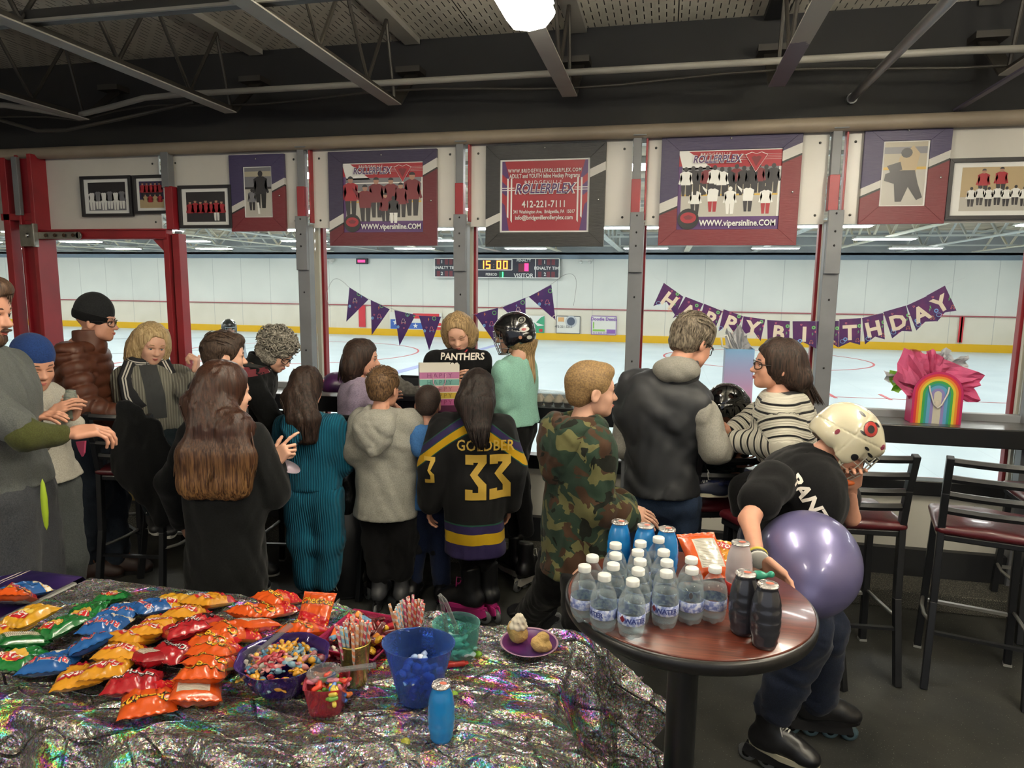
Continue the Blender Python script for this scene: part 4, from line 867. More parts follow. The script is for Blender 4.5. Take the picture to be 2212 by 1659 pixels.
def add_head(g, T, kind, eyes='open', mats_off=0):
    """slots: 0 skin, 1 lip, 2 eye white, 3 iris, 4 brow"""
    V, F = head_mesh(kind); g.add(V, F, 0, T)
    m = MB(); m.tube([(-.075, .395, .214), (-.035, .43, .222), (0, .432, .217), (.035, .43, .222), (.075, .395, .214)], [.006, .014, .013, .014, .006], 8)
    m.tube([(-.065, .39, .203), (-.03, .42, .192), (0, .425, .190), (.03, .42, .192), (.065, .39, .203)], [.006, .015, .018, .015, .006], 8); g.mb(m, 1, T)
    for s in (-1, 1):
        if eyes == 'open':
            m = MB().ball((s * .135, .325, .468), (.060, .052, .034), 12); g.mb(m, 2, T)
            m = MB().ball((s * .135, .362, .467), (.026, .020, .028), 10); g.mb(m, 3, T)
        z = .492 if eyes == 'open' else .452
        m = MB().tube([(s * .07, .362, z - .012), (s * .11, .382, z + .004), (s * .16, .378, z + .003), (s * .205, .345, z - .014)], [.004, .008, .008, .004], 6); g.mb(m, 4, T)
        m = MB().tube([(s * .055, .398, .562), (s * .11, .395, .583), (s * .17, .370, .583), (s * .22, .330, .560)], [.008, .015, .013, .005], 6); g.mb(m, 4, T)
HM = {}
def hand_mesh(curl, thumb, fat=1.0):
    """fingers +Y, back of hand +Z, thumb on +X; metres for an adult. curl: one value or five (index..little)"""
    c = tuple(curl) if isinstance(curl, (tuple, list)) else (curl,) * 4; key = (c, thumb, fat)
    if key in HM: return HM[key]
    p = [s_cone((0, -.03, 0), (0, .02, 0), .026, .024, .02, ((0, 0, 1), .72)), s_box((.000, .050, 0), (.040, .042, .013), .012, .015), s_cone((.018, .03, -.006), (.036, .052, -.006), .018, .014, .02)]
    L = [(.045, .027, .022), (.050, .031, .023), (.046, .029, .022), (.035, .022, .019)]
    for i, bx in enumerate((.031, .011, -.011, -.031)):
        a = 0; q = Vector((bx, .090 - .004 * abs(i - 1), 0)); sp = (.10, .02, -.05, -.14)[i]; r = (.0088, .009, .0086, .0076)[i] * fat
        for j in range(3):
            a += c[i] * (1.0, 1.1, .75)[j]; d = Vector((math.sin(sp) * math.cos(a), math.cos(sp) * math.cos(a), -math.sin(a))); q2 = q + d * L[i][j]
            p.append(s_cone(q, q2, r * (1 - .07 * j), r * (1 - .07 * (j + 1)), .006)); q = q2
    q = Vector((.030, .022, -.004)); t = thumb; dirs = [Vector((.80, .55, -.15 - .3 * t)), Vector((.55 - .5 * t, .80, -.15 - .5 * t)), Vector((.35 - .8 * t, .9, -.1 - .4 * t))]
    for j, (l, r) in enumerate(((.038, .0135), (.032, .0105), (.026, .0095))):
        q2 = q + dirs[j].normalized() * l; p.append(s_cone(q, q2, r * fat, r * .93 * fat, .009)); q = q2
    HM[key] = mesh_sdf(p, .0042, smooth=1); return HM[key]
def frame(y, z):
    """matrix with +Y along y and +Z near z"""
    y = Vector(y).normalized(); x = y.cross(Vector(z)).normalized(); z = x.cross(y); return Matrix((x, y, z)).transposed()
# ================================================================== PEOPLE
UP = Vector((0, 0, 1))
def skin_mat(name, c): return mat(name, c, .5, sss=.0, spec=.4, var=(30, .05))
SKIN = skin_mat('skin_fair', 'c08c74'); SKIN2 = skin_mat('skin_pale', 'cc9d85'); SKIN3 = skin_mat('skin_tan', 'a87059')
LIP = mat('lips', 'a5584f', .4); EYEW = mat('eye_white', 'cfcac4', .3); IRIS = mat('eye_iris', '2a2018', .2)
def hair_mat(name, c1, c2, sc=(60, 60, 3), rough=.58, ombre=None):
    if name in MATS: return MATS[name]
    m = mat(name, c1, rough, spec=.25); n = NT(m); co, x, y, z = n.co()
    f = n.noise(n.mapping(co, sc), 3, 4); c = n.ramp(f, [(.38, c1), (.62, c2)])
    if ombre:
        z0, z1, c3, c4 = ombre; g = n.new('ShaderNodeMapRange'); g.inputs[1].default_value = z0; g.inputs[2].default_value = z1; n.link(z, g.inputs[0])
        c = n.mix(g.outputs[0], c, n.ramp(f, [(.40, c3), (.60, c4)]))
    n.color(c); n.bump(f, .35, .006); return m
def fabric(name, c, sc=220, amt=.10, rib=None, sheen=.3):
    if name in MATS: return MATS[name]
    m = mat(name, c, .9, sheen=.06, spec=.12); n = NT(m); co, x, y, z = n.co(); col = hexc(c)
    f = n.noise(co, sc, 2); n.color(n.ramp(f, [(.3, tuple(v * (1 - amt * 2) for v in col)), (.7, tuple(min(1, v * (1 + amt * 2)) for v in col))]))
    if rib:
        gx = n.attr('gx'); s_ = n.math('SINE', n.math('MULTIPLY', gx, rib)); n.bump(s_, .6, .004)
        cc = n.ramp(n.math('ADD', n.math('MULTIPLY', s_, .5), .5), [(0, tuple(v * .72 for v in col)), (1, tuple(min(1, v * 1.2) for v in col))]); n.color(cc)
    else: n.bump(n.noise(co, 60, 3), .25, .003)
    return m
def frame2d(fwd): f = Vector(fwd).normalized(); return f, f.cross(UP).normalized()
def facing(deg): a = math.radians(deg); return (FWD * math.cos(a) + RGT * math.sin(a)).normalized()
def tubes_geo(g, curves, mi):
    m = MB()
    for pts, r in curves: m.tube(pts, r, 5)
    g.mb(m, mi)
class Rig: pass
def person(sp):
    """sp holds joints as photo rays at a real depth Z (metres from the camera), in the pose seen"""
    g = Rig(); g.sp = sp; Z = sp['Z']
    J = lambda t: at(t[0], t[1], Z + (t[2] if len(t) > 2 else 0))
    g.J = J; hh = sp.get('hh', .22); s = sp.get('s', 1.0); bulk = sp.get('bulk', 1.0)
    f = facing(sp['by']); r = f.cross(UP).normalized(); hf = facing(sp['hy']); hr = hf.cross(UP).normalized()
    R = Matrix((hr, hf, UP)).transposed() @ Matrix.Rotation(-math.radians(sp.get('hp', 0)), 3, 'X') @ Matrix.Rotation(math.radians(sp.get('hroll', 0)), 3, 'Y')
    hc = J(sp['head']); g.R = R; g.hh = hh; g.hc = hc; g.f = f; g.r = r
    T = Matrix.Translation(hc) @ R.to_4x4() @ Matrix.Scale(hh, 4) @ Matrix.Translation((0, 0, -.5)); g.T = T
    g.hw = lambda x, y, z: T @ Vector((x, y, z))
    sh = J(sp['sh']); pe = J(sp['pe']); sw = sp['sw']; g.sh, g.pe = sh, pe
    ax = (sh - pe).normalized(); rr = sp.get('lean_r', 0)
    rs = (r - ax * r.dot(ax)).normalized(); fs = ax.cross(rs) * 1.0; fs = rs.cross(ax) * -1 if False else ax.cross(rs) * -1
    if fs.dot(f) < 0: fs = -fs
    rs2 = Matrix.Rotation(math.radians(sp.get('sroll', 0)), 3, fs) @ rs
    jr = .05 * s; sR, sL = sh + rs2 * (sw / 2 - jr), sh - rs2 * (sw / 2 - jr)
    g.rs, g.fs, g.ax = rs, fs, ax
    if 'shR' in sp: sR = J(sp['shR'])
    if 'shL' in sp: sL = J(sp['shL'])
    root = Vector((pe.x, pe.y, 0))
    if 'seat' in sp: pass
    t = thing('person', sp['label'], 'person', root); g.root = t; g.off = root
    nb = hc - R @ Vector((0, .13, .60)) * hh; g.nb = nb
    al = .27 * s; arms = {}
    for side, S0, sg in (('R', sR, 1), ('L', sL, -1)):
        e = J(sp['el' + side]) if 'el' + side in sp else S0 - UP * al + rs * sg * .03 - fs * .02
        w_ = J(sp['wr' + side]) if 'wr' + side in sp else e - UP * al * .9 + fs * .05
        arms[side] = (S0, e, w_)
    g.arms = arms; legs = {}
    hipw = sp.get('hipw', .16) * s
    for side, sg in (('R', 1), ('L', -1)):
        h0 = pe + rs * sg * hipw / 2 - UP * .02
        an = J(sp['an' + side]) if 'an' + side in sp else Vector((h0.x, h0.y, .09 if not sp.get('skates') else .16)) + r * sg * .03
        kn = J(sp['kn' + side]) if 'kn' + side in sp else (h0 + an) / 2 + f * .03
        legs[side] = (h0, kn, an)
    g.legs = legs
    # ---- continuous body
    th = 0; chest = sh - ax * .10 * s; waist = pe + ax * .12 * s
    B = [s_cone(pe, waist, .115 * s * bulk, .105 * s * bulk, .05, (fs, .72)), s_cone(waist, chest, .105 * s * bulk, .135 * s * bulk, .05, (fs, .66)), s_cone(sL, sR, .05 * s, .05 * s, .05), s_cone(sh + ax * .02, nb, .06 * s, .052 * s, .05), s_cone(nb, hc - R @ Vector((0, .10, .25)) * hh, .052 * s, .05 * s, .03)]
    for sd, (a, b, c) in arms.items():
        B += [s_cone(a, b, .045 * s, .038 * s, .02), s_cone(b, c, .038 * s, .024 * s, .015)]
    for sd, (a, b, c) in legs.items():
        B += [s_cone(a, b, .075 * s, .052 * s, .03), s_cone(b, c, .052 * s, .035 * s, .02)]
    V, F = mesh_sdf(B, .012, smooth=2); G = Geo(); G.add(V, F, 0)
    kind = sp.get('kind', 'child')
    add_head(G, T, kind, sp.get('eyes', 'open'))
    for sd, sg in (('R', 1), ('L', -1)):
        h = sp.get('hand' + sd)
        if h is None: h = dict(d=None, z=None, curl=.35, thumb=.3)
        if h == 'none': continue
        a, b, c = arms[sd]; d = J(h['to']) - c if h.get('to') else (c - b)
        zz = Vector(h['z']) if h.get('z') else rs * sg
        if h.get('zc'): zz = FWD * h['zc'][0] + RGT * h['zc'][1] + UP * h['zc'][2]
        Fm = frame(d, zz).to_4x4(); k = h.get('k', s * .98); c2 = c + d.normalized() * .02 * s
        M = Matrix.Translation(c2) @ Fm @ Matrix.Diagonal((k * (1 if sd == 'L' else -1) * (h.get('flip', 1)), k, k, 1))
        Vh, Fh = hand_mesh(h.get('curl', .35), h.get('thumb', .3), h.get('fat', 1.0))
        if sd == 'R' and h.get('flip', 1) == 1 or sd == 'L' and h.get('flip', 1) == -1: Fh = Fh[:, ::-1]
        G.add(Vh, Fh, 0, M)
    g.body = G.build('body', [sp.get('skin', SKIN), LIP, EYEW, sp.get('iris', IRIS), sp.get('brow', mat('brow_brown', '4a3428', .7))], t, off=root)
    # ---- clothes
    if sp.get('top'): make_top(g, sp['top'], s, bulk, chest, waist)
    if sp.get('bottom'): make_bottom(g, sp['bottom'], s)
    for sd in 'LR':
        if sp.get('shoe'):
            shoe = sp['shoe']; a, b, c = legs[sd]; d = facing(sp.get('foot' + sd, sp['by'])); 
            make_shoe(g, shoe, c, d, s, sd)
    if sp.get('hair'): make_hair(g, **sp['hair'])
    if sp.get('glasses'): make_glasses(g, sp['glasses'])
    return g
def coord_fn(g, root):
    arms = list(g.arms.values()); a0, b0 = V3(g.sh), V3(g.pe)
    def seg(P, a, b):
        a, b = V3(a), V3(b); ba = b - a; L = float(np.linalg.norm(ba)); t0 = (P - a) @ ba / (L * L); t = np.clip(t0, 0, 1); return np.sqrt(((P - a - t[..., None] * ba) ** 2).sum(-1)), np.clip(t0, 0, 1.5) * L, L
    def fn(P):
        dt, st, L = seg(P, g.sh, g.pe); z = P[..., 2] - g.off.z; s = -st * 1.0; arm = np.zeros(P.shape[:-1], np.float32); best = dt - .11
        s = z - (g.sh.z)
        for (S0, e, w_) in arms:
            d1, s1, L1 = seg(P, S0, e); d2, s2, L2 = seg(P, e, w_)
            d = np.minimum(d1, d2) - .05; sa = np.where(d1 < d2, s1, L1 + s2); c = (d < best) & (sa > .03)
            s = np.where(c, -sa, s); arm = np.where(c, 1, arm); best = np.minimum(best, d)
        return s, arm
    return fn
def garment(g, name, prims, m, h, amp, sc, cut=None, seed=1, extra=None, label=None, parent=None, smooth=2):
    cf = coord_fn(g, g.off)
    def disp(P):
        d = amp * 1.25 * wav(P - V3(g.off), seed, tuple(v * 2.3 for v in sc), 6, .9) + amp * .5 * wav(P - V3(g.off), seed + 3, tuple(v * .8 for v in sc), 3, .5)
        if extra is not None: d = d + extra(P, cf)
        return d
    V, F = mesh_sdf(prims, h, disp, cut, smooth)
    P = V - V3(g.off); s, arm = cf(V); G = Geo()
    G.add(V, F, 0, attrs={'gx': P @ V3(g.r), 'gy': P @ V3(g.f), 'gz': P[:, 2], 'gs': s, 'arm': arm})
    return G.build(name, m, parent or g.root, label, off=g.off)
def make_top(g, tp, s, bulk, chest, waist):
    th = tp.get('th', .018); ax, fs, rs = g.ax, g.fs, g.rs; hem = g.J(tp['hem']) if 'hem' in tp else g.pe - ax * .05; fl = tp.get('flat', .72)
    rc = (.135 * s * bulk + th) * tp.get('wc', 1); rw = (.118 * s * bulk + th) * tp.get('ww', 1); rh = (.13 * s * bulk + th) * tp.get('wh', 1)
    low = (g.pe - hem).dot(ax)
    if low > -.01: rh = max(rh, .150 * s + th * .5 + .018 + .004); fl2 = max(fl, .80)
    else: fl2 = fl
    sR, sL = g.arms['R'][0], g.arms['L'][0]
    P = [s_cone(chest, waist, rc, rw, .06, (fs, fl)), s_cone(waist, hem - ax * .04, rw, rh, .06, (fs, fl2)), s_cone(sL - ax * .01, sR - ax * .01, .046 * s + th * .6, .046 * s + th * .6, .05), s_cone(g.sh, g.nb + (g.sh - g.nb) * .25, .075 * s, .062 * s, .05)]
    P.append(s_cone(chest + rs * .06 * s, chest - rs * .06 * s, rc * .85, rc * .85, .06, (fs, fl)))
    e_ = tp.get('sleeve', 1.0); ar = tp.get('ra', 1.0)
    for sd, (a, b, c) in g.arms.items():
        if tp.get('noarm') == sd: continue
        b1 = b if e_ > .5 else a + (b - a) * (e_ * 1.9); P.append(s_cone(a, b1, (.047 * s + th * .75) * ar, (.041 * s + th * (.75 if e_ > .5 else .95)) * ar, .022))
        if e_ > .5:
            c2 = b + (c - b) * (e_ - .5) * 2 * .97; P.append(s_cone(b, c2, (.041 * s + th * .75) * ar, (.030 * s + th * tp.get('cuff', .6)) * ar, .02))
    if tp.get('sleeveless'): P = [p for i, p in enumerate(P) if i < 5]
    cuts = [(hem, -ax)] if not tp.get('hemn') else [(hem, tp['hemn'])]
    cuts.append((g.nb + ax * .02, ax)) if not tp.get('nocollarcut') else None
    if e_ <= .5:
        P2 = []
    g.top = garment(g, tp.get('name', 'shirt'), P, tp['m'], tp.get('h', .0095), tp.get('amp', .006), tp.get('sc', (13, 13, 8)), cuts, tp.get('seed', 1), tp.get('extra'), tp.get('label'), smooth=tp.get('smooth', 2))
    if tp.get('vest_sleeves'):
        for sd, (a, b, c) in g.arms.items():
            a = a + (b - a) * .22
            garment(g, 'sleeve', [s_cone(a, b, .048 * s + .022, .043 * s + .022, .03), s_cone(b, c, .043 * s + .022, .032 * s + .014, .03)], tp['vest_sleeves'], .0095, .007, (14, 14, 9), None, 4)
    if tp.get('under'):                                     # a second layer with its own sleeve length (long sleeve under tee)
        u = tp['under']
        for sd, (a, b, c) in g.arms.items():
            Q = [s_cone(a + (b - a) * .72, b, .044 * s + .006, .042 * s + .008, .02), s_cone(b, b + (c - b) * .95, .043 * s + .008, .030 * s + .006, .02)]
            garment(g, 'sleeve', Q, u, .009, .004, (20, 20, 14), None, 5)
    if tp.get('hood'):
        hd = tp['hood']; b0 = g.nb - fs * (.05 * s + th * 1.5) - ax * .03; k = hd.get('k', 1.0) * s
        Q = [s_ell(g.nb - ax * .015 - fs * .015, (.105 * k, .095 * k, .055 * k), .03, Matrix((rs, fs, ax)).transposed()), s_ell(b0 - fs * .02 - ax * .055 * k, (.105 * k, .055 * k, .105 * k), .05, Matrix((rs, fs, ax)).transposed()), s_cone(b0 + rs * .075 * k, b0 - fs * .03 - ax * .15 * k, .035 * k, .03 * k, .04), s_cone(b0 - rs * .075 * k, b0 - fs * .03 - ax * .15 * k, .035 * k, .03 * k, .04),
             s_ell(g.nb - fs * .03 + ax * .05, (.062 * k, .055 * k, .09 * k), .03, Matrix((rs, fs, ax)).transposed(), sub=True)]
        garment(g, 'hood', Q, tp['m'], .008, .006, (18, 18, 14), None, 9)
    if tp.get('collar'):
        c = tp['collar']; k = c.get('k', 1) * s
        Q = [s_cone(g.nb - ax * .02, g.nb + ax * c.get('h', .045), .078 * k, .072 * k, .02), s_cone(g.nb - ax * .03, g.nb + ax * .14, .060 * k, .066 * k, .01)]
        Q[1]['sub'] = True
        garment(g, 'collar', Q, c.get('m', tp['m']), .007, .002, (20, 20, 20), [(g.nb + ax * c.get('h', .045), ax)], 3)
def make_bottom(g, bp, s):
    lo = bp.get('loose', .018); P = [s_ell(g.pe - g.ax * .02, (.142 * s + lo * .4, .108 * s + lo * .4, .12 * s), .05, Matrix((g.rs, g.fs, g.ax)).transposed())]
    for sd, (a, b, c) in g.legs.items():
        c2 = b + (c - b) * bp.get('len', .95)
        P += [s_cone(a, b, .088 * s + lo, .058 * s + lo, .05), s_cone(b, c2, .058 * s + lo, .042 * s + lo * bp.get('cuff', 1.0), .03)]
    g.bottom = garment(g, bp.get('name', 'trousers'), P, bp['m'], .0105, bp.get('amp', .006), bp.get('sc', (12, 12, 10)), [((g.pe + g.ax * .10 * s) if not g.sp.get('top') else ((g.J(g.sp['top']['hem']) if 'hem' in g.sp['top'] else g.pe) + g.ax * .05), g.ax)], bp.get('seed', 2), None, bp.get('label'))
    if bp.get('pads'):
        for sd, (a, b, c) in g.legs.items():
            G = Geo(); V, F = mesh_sdf([s_ell(b + g.f * .04, (.06, .05, .085), .02, Matrix((g.r, g.f, UP)).transposed()), s_cone(b + UP * .05, b - UP * .05, .068 * s + lo, .066 * s + lo, .02)], .008); G.add(V, F); G.build('knee_pad', mat('pad_black', '121214', .5), g.root, off=g.off)
SHOE = {}
def shoe_geo(style):
    """parts in metres, ankle axis at origin, sole on z=0, toe +Y: list of (name, MB or (V,F), materials)"""
    if style in SHOE: return SHOE[style]
    out = []; zb = {'sneaker': 0, 'boot': 0, 'skate': .085}.get(style, 0)
    up = .11 if style == 'sneaker' else (.17 if style == 'boot' else .22)
    P = [s_cone((0, -.02, zb + .05), (0, -.015, zb + up), .048, .050, .03), s_ell((0, .045, zb + .045), (.046, .12, .042), .04), s_ell((0, .13, zb + .032), (.044, .055, .034), .03), s_ell((0, -.045, zb + .045), (.042, .045, .045), .03), s_cone((0, .0, zb + .10), (0, .09, zb + .07), .035, .025, .04)]
    V, F = mesh_sdf(P, .0075, lambda P_: .001 * wav(P_, 3, (60, 60, 60)), [((0, 0, zb + .012), (0, 0, -1)), ((0, 0, zb + up), (0, .25, 1))], 2); out.append(('upper', (V, F)))
    so = MB(); n = 20; pts = [(.047 * math.cos(a) * (1 - .18 * (math.sin(a) < 0)), .045 + .135 * math.sin(a)) for a in [2 * PI * i / n for i in range(n)]]
    so.add([(x, y, zb) for x, y in pts] + [(x * 1.03, y * 1.02, zb + .024) for x, y in pts], [tuple(range(n - 1, -1, -1)), tuple(range(n, 2 * n))] + [(i, (i + 1) % n, (i + 1) % n + n, i + n) for i in range(n)]); out.append(('sole', so))
    la = MB()
    for i in range(6 if style == 'skate' else 4):
        y, z = .10 - .018 * i, zb + .075 + .016 * i + (.014 * max(0, i - 3)); la.tube([(-.026, y - .008, z - .008), (0, y, z + .012), (.026, y - .008, z - .008)], .0035, 5); la.tube([(-.024, y - .008, z - .006), (0, y - .01, z + .014), (.024, y - .02, z + .006)], .003, 5)
    la.tube([(0, .04, zb + .15), (.03, .05, zb + .17), (.045, .04, zb + .14), (.05, .05, zb + .11)], .003, 5); la.tube([(0, .04, zb + .15), (-.03, .055, zb + .165), (-.05, .05, zb + .12)], .003, 5)
    out.append(('laces', la))
    if style == 'skate':
        ch = MB().prism([(-.10, .085), (.14, .085), (.15, .045), (.125, .035), (-.085, .035), (-.11, .05)], -.004, .004, 0, Matrix.Rotation(PI / 2, 4, 'Z') @ Matrix.Translation((0, .014, 0))).prism([(-.10, .085), (.14, .085), (.15, .045), (.125, .035), (-.085, .035), (-.11, .05)], -.004, .004, 0, Matrix.Rotation(PI / 2, 4, 'Z') @ Matrix.Translation((0, -.014, 0))).box((0, .02, .082), (.05, .20, .01))
        out.append(('chassis', ch))
        for i in range(4):
            wh = MB().lathe([(.006, -.011), (.024, -.012), (.034, -.007), (.0375, 0), (.034, .007), (.024, .012), (.006, .011)], 18, 0, Matrix.Translation((0, -.095 + i * .078, .0375)) @ Matrix.Rotation(PI / 2, 4, 'Y')).lathe([(.004, -.014), (.016, -.0125)], 12, 1, Matrix.Translation((0, -.095 + i * .078, .0375)) @ Matrix.Rotation(PI / 2, 4, 'Y')).lathe([(.016, .0125), (.004, .014)], 12, 1, Matrix.Translation((0, -.095 + i * .078, .0375)) @ Matrix.Rotation(PI / 2, 4, 'Y'))
            out.append(('wheel', wh))
    SHOE[style] = out; return out
SHM = {}
def make_shoe(g, shoe, ankle, d, s, sd):
    style = shoe['style']; h = {'sneaker': .10, 'boot': .12, 'skate': .20}[style]; k = max(.72, s * .98) * shoe.get('k', 1)
    d = Vector(d); tilt = shoe.get('tilt' + sd, 0); x = d.cross(UP).normalized()
    M = Matrix.Translation(ankle - g.off) @ Matrix((x, d, UP)).transposed().to_4x4() @ Matrix.Rotation(math.radians(-tilt), 4, 'X') @ Matrix.Translation((0, 0, -h * k)) @ Matrix.Scale(k, 4)
    sole_z = ankle.z - h * k
    if not shoe.get('free') and not tilt: M = Matrix.Translation((0, 0, -sole_z)) @ M
    col = shoe.get(sd, shoe.get('cols')); par = None
    for nm, geo in shoe_geo(style):
        key = (style, nm, tuple(m.name for m in [col[nm]]), id(geo))
        if key not in SHM:
            G = Geo(); (G.mb(geo) if isinstance(geo, MB) else G.add(*geo)); 
            if isinstance(geo, MB) and nm == 'wheel':
                G.M = list(geo.m)
            o = G.build('tmp', [col[nm], mat('hub_black', '18181a', .4)], None, smooth=True); me = o.data; bpy.data.objects.remove(o); SHM[key] = me
            if nm in ('chassis', 'sole'): me.set_sharp_from_angle(angle=.7)
        me = SHM[key]
        o = bpy.data.objects.new(('skate' if style == 'skate' else ('boot' if style == 'boot' else 'shoe')) if nm == 'upper' else nm, me); C.objects.link(o)
        if nm == 'upper': o.parent = g.root; o.matrix_local = M; par = o
        else: o.parent = par
def face_cut(y=.44, z=.34, rx=.36, ry=.36, rz=.38): return s_ell((0, y, z), (rx, ry, rz), .05, sub=True)
def make_hair(g, style, m, **kw):
    T = g.T; nm = kw.get('name', 'hair'); G = Geo()
    if style in ('short', 'buzz', 'curly', 'mop'):
        th = {'buzz': .012, 'short': .035, 'curly': .07, 'mop': .05}[style] + kw.get('th', 0)
        P = [s_ell((0, -.07, .655), (.345 + th, .43 + th, .375 + th), .05), s_ell((0, -.25, .40), (.26 + th * .6, .20 + th, .22 + th), .12)]
        if style in ('short', 'buzz', 'mop'): P.append(s_ell((0, .22, .86), (.24, .16 + th, .12 + th), .10))
        if style == 'curly': P += [s_ell((0, -.1, .30), (.42, .36, .32), .1)]
        P.append(face_cut(*kw.get('cut', (.46, .38, .36, .36, .42))))
        for s in (-1, 1): P.append(s_ell((s * .40, .04, .38), (.12, .13, .19), .03, sub=True)) if style != 'curly' else None
        a = {'buzz': .004, 'short': .012, 'curly': .05, 'mop': .018}[style]; sc = {'buzz': (60, 60, 60), 'short': (26, 10, 14), 'curly': (15, 15, 15), 'mop': (24, 9, 9)}[style]
        V, F = mesh_sdf(P, .020, lambda q: a * wav(q, kw.get('seed', 3), sc, 6, 1.0), [((0, -.15, kw.get('low', .16)), (0, -.2, -1))], 1); G.add(V, F, 0, T)
        rnd = random.Random(kw.get('seed', 3)); cur = []
        nl = {'buzz': 0, 'short': 110, 'curly': 420, 'mop': 170}[style]
        for i in range(nl):
            a_, b_ = rnd.uniform(0, 2 * PI), math.acos(rnd.uniform(-.25, 1)); ex, ey, ez = .345 + th, .43 + th, .375 + th
            q = Vector((math.sin(b_) * math.cos(a_) * ex, math.sin(b_) * math.sin(a_) * ey - .07, math.cos(b_) * ez + .655))
            if q.y > .2 and q.z < .78: continue
            nrm = (q - Vector((0, -.07, .655))).normalized()
            if style == 'curly':
                tt = nrm.cross(Vector((rnd.uniform(-1, 1), rnd.uniform(-1, 1), rnd.uniform(-1, 1)))).normalized(); bb = nrm.cross(tt); rr = rnd.uniform(.045, .095); c0 = q + nrm * rnd.uniform(-.02, .05)
                pts = [c0 + tt * rr * math.cos(x) + nrm * rr * math.sin(x) + bb * .018 * x for x in [j * .75 for j in range(10)]]; rd = [.007 + .013 * math.sin(PI * j / 9) for j in range(10)]
            else:
                dirn = Vector((q.x * .8, (.9 if q.z > .8 else -.2) + rnd.uniform(-.3, .3), -.9 if q.z < .8 else -.15)); dirn = (dirn - nrm * dirn.dot(nrm)).normalized(); L = rnd.uniform(.12, .22) * (1.5 if style == 'mop' else 1)
                pts = [q + nrm * (.004 + .014 * math.sin(PI * j / 5)) + dirn * L * j / 5 - nrm * .35 * (L * j / 5) ** 2 * 3 for j in range(6)]; rd = [.004, .012, .013, .011, .008, .002]
            cur.append(([T @ p for p in pts], [x * g.hh for x in rd]))
        if cur: tubes_geo(G, cur, 0)
    elif style in ('long', 'bob'):
        th = .04 + kw.get('th', 0); hh = g.hh; Rn = g.R
        def E(c, r, k, sub=False): return s_ell(g.hw(*c), tuple(v * hh for v in r), k * hh, Rn, sub=sub)
        Q = [E((0, -.07, .655), (.345 + th, .43 + th, .375 + th), .05), E((0, -.12, .40), (.32 + th, .34 + th, .34), .20)]
        path = kw['path']; W = kw['w']; D_ = kw.get('d', .05); wr = kw.get('across', g.r)
        pw = [(g.hw(*p[1:]) if p[0] == 'h' else g.J(p[1:])) for p in path]
        nrm = wr.cross(UP).normalized()
        for i in range(len(pw) - 1):
            for o_ in (-1, 0, 1) if W[i] > .05 else (0,):
                a = pw[i] + wr * o_ * W[i] * .62; b = pw[i + 1] + wr * o_ * W[i + 1] * .62; Q.append(s_cone(a, b, W[i] * .52, W[i + 1] * .52, .05 if i < 2 else .03, (nrm, min(1, D_ / max(W[i] * .52, .01)))))
        cy, cz, rx, ry, rz = kw.get('cut', (.50, .36, .33, .40, .44)); Q.append(E((0, cy, cz), (rx, ry, rz), .05, True))
        V, F = mesh_sdf(Q, .006, lambda q: .0042 * wav(q - V3(g.off), kw.get('seed', 2), (130, 130, 7), 6, .9) + .004 * wav(q - V3(g.off), 8, (40, 40, 5), 4, .5), None, 1); G.add(V, F, 0)
        rnd = random.Random(kw.get('seed', 2)); cur = []
        for i in range(kw.get('locks', 130)):
            o_ = rnd.uniform(-1.05, 1.05); fr = rnd.choice([-1, 1]) * math.sqrt(max(0, 1 - o_ * o_ * .8)); end = rnd.uniform(.85, 1.06); cc = []
            for j in range(11):
                tt = j / 10 * end * (len(pw) - 1); k0 = min(int(tt), len(pw) - 2); u = tt - k0; p = pw[k0].lerp(pw[k0 + 1], u); ww = W[k0] + (W[k0 + 1] - W[k0]) * u
                cc.append(p + wr * (o_ * ww * 1.13 + .004 * math.sin(j * .9 + i)) + nrm * fr * (D_ + .002) * min(1, .75 + .25 * math.sin(i)))
            r0 = rnd.uniform(.0025, .005); cur.append((cc, [r0 * (.4 + .6 * math.sin(PI * min(1, (j + 1.2) / 11))) for j in range(10)] + [.0005]))
        tubes_geo(G, cur, 0)
    elif style == 'beanie':
        P = [s_ell((0, -.06, .70), (.375, .465, .42 + kw.get('tall', 0)), .05)]; pl = kw.get('tilt', .12); z0 = kw.get('z0', .52)
        V, F = mesh_sdf(P, .021, lambda q: .006 * np.sin(np.arctan2(q[..., 1] + .06, q[..., 0]) * 46) if kw.get('rib') else .004 * wav(q, 3, (8, 8, 8)), [((0, 0, z0), (0, -pl, -1))], 1); G.add(V, F, 0, T)
        if kw.get('brim'):
            P = [s_ell((0, -.06, .66), (.40, .49, .44), .05)]; V, F = mesh_sdf(P, .021, None, [((0, 0, z0 - .06), (0, -pl, -1)), ((0, 0, z0 + .17), (0, pl, 1))], 2); G2 = Geo(); G2.add(V, F, 0, T); G2.build('hat_brim', kw['brim'], g.root, off=g.off)
    return G.build(nm, m, g.root, off=g.off)
def make_glasses(g, m):
    T = g.T; mb = MB(); out = []
    for s in (-1, 1):
        c = Vector((s * .145, .44, .465)); pts = [c + Vector((.105 * math.copysign(abs(math.cos(a)) ** .7, math.cos(a)), -.10 * abs(math.cos(a)) * (1 if math.cos(a) * s > 0 else 0), .078 * math.copysign(abs(math.sin(a)) ** .7, math.sin(a)))) for a in [2 * PI * i / 16 for i in range(17)]]
        mb.tube([T @ p for p in pts], .0022, 6)
        mb.tube([T @ Vector(p) for p in ((s * .245, .38, .49), (s * .335, .22, .50), (s * .355, .02, .49), (s * .35, -.06, .43))], .0022, 6)
    mb.tube([T @ Vector(p) for p in ((-.045, .45, .48), (0, .465, .49), (.045, .45, .48))], .002, 6)
    G = Geo(); G.mb(mb); G.build('glasses', m, g.root, off=g.off)
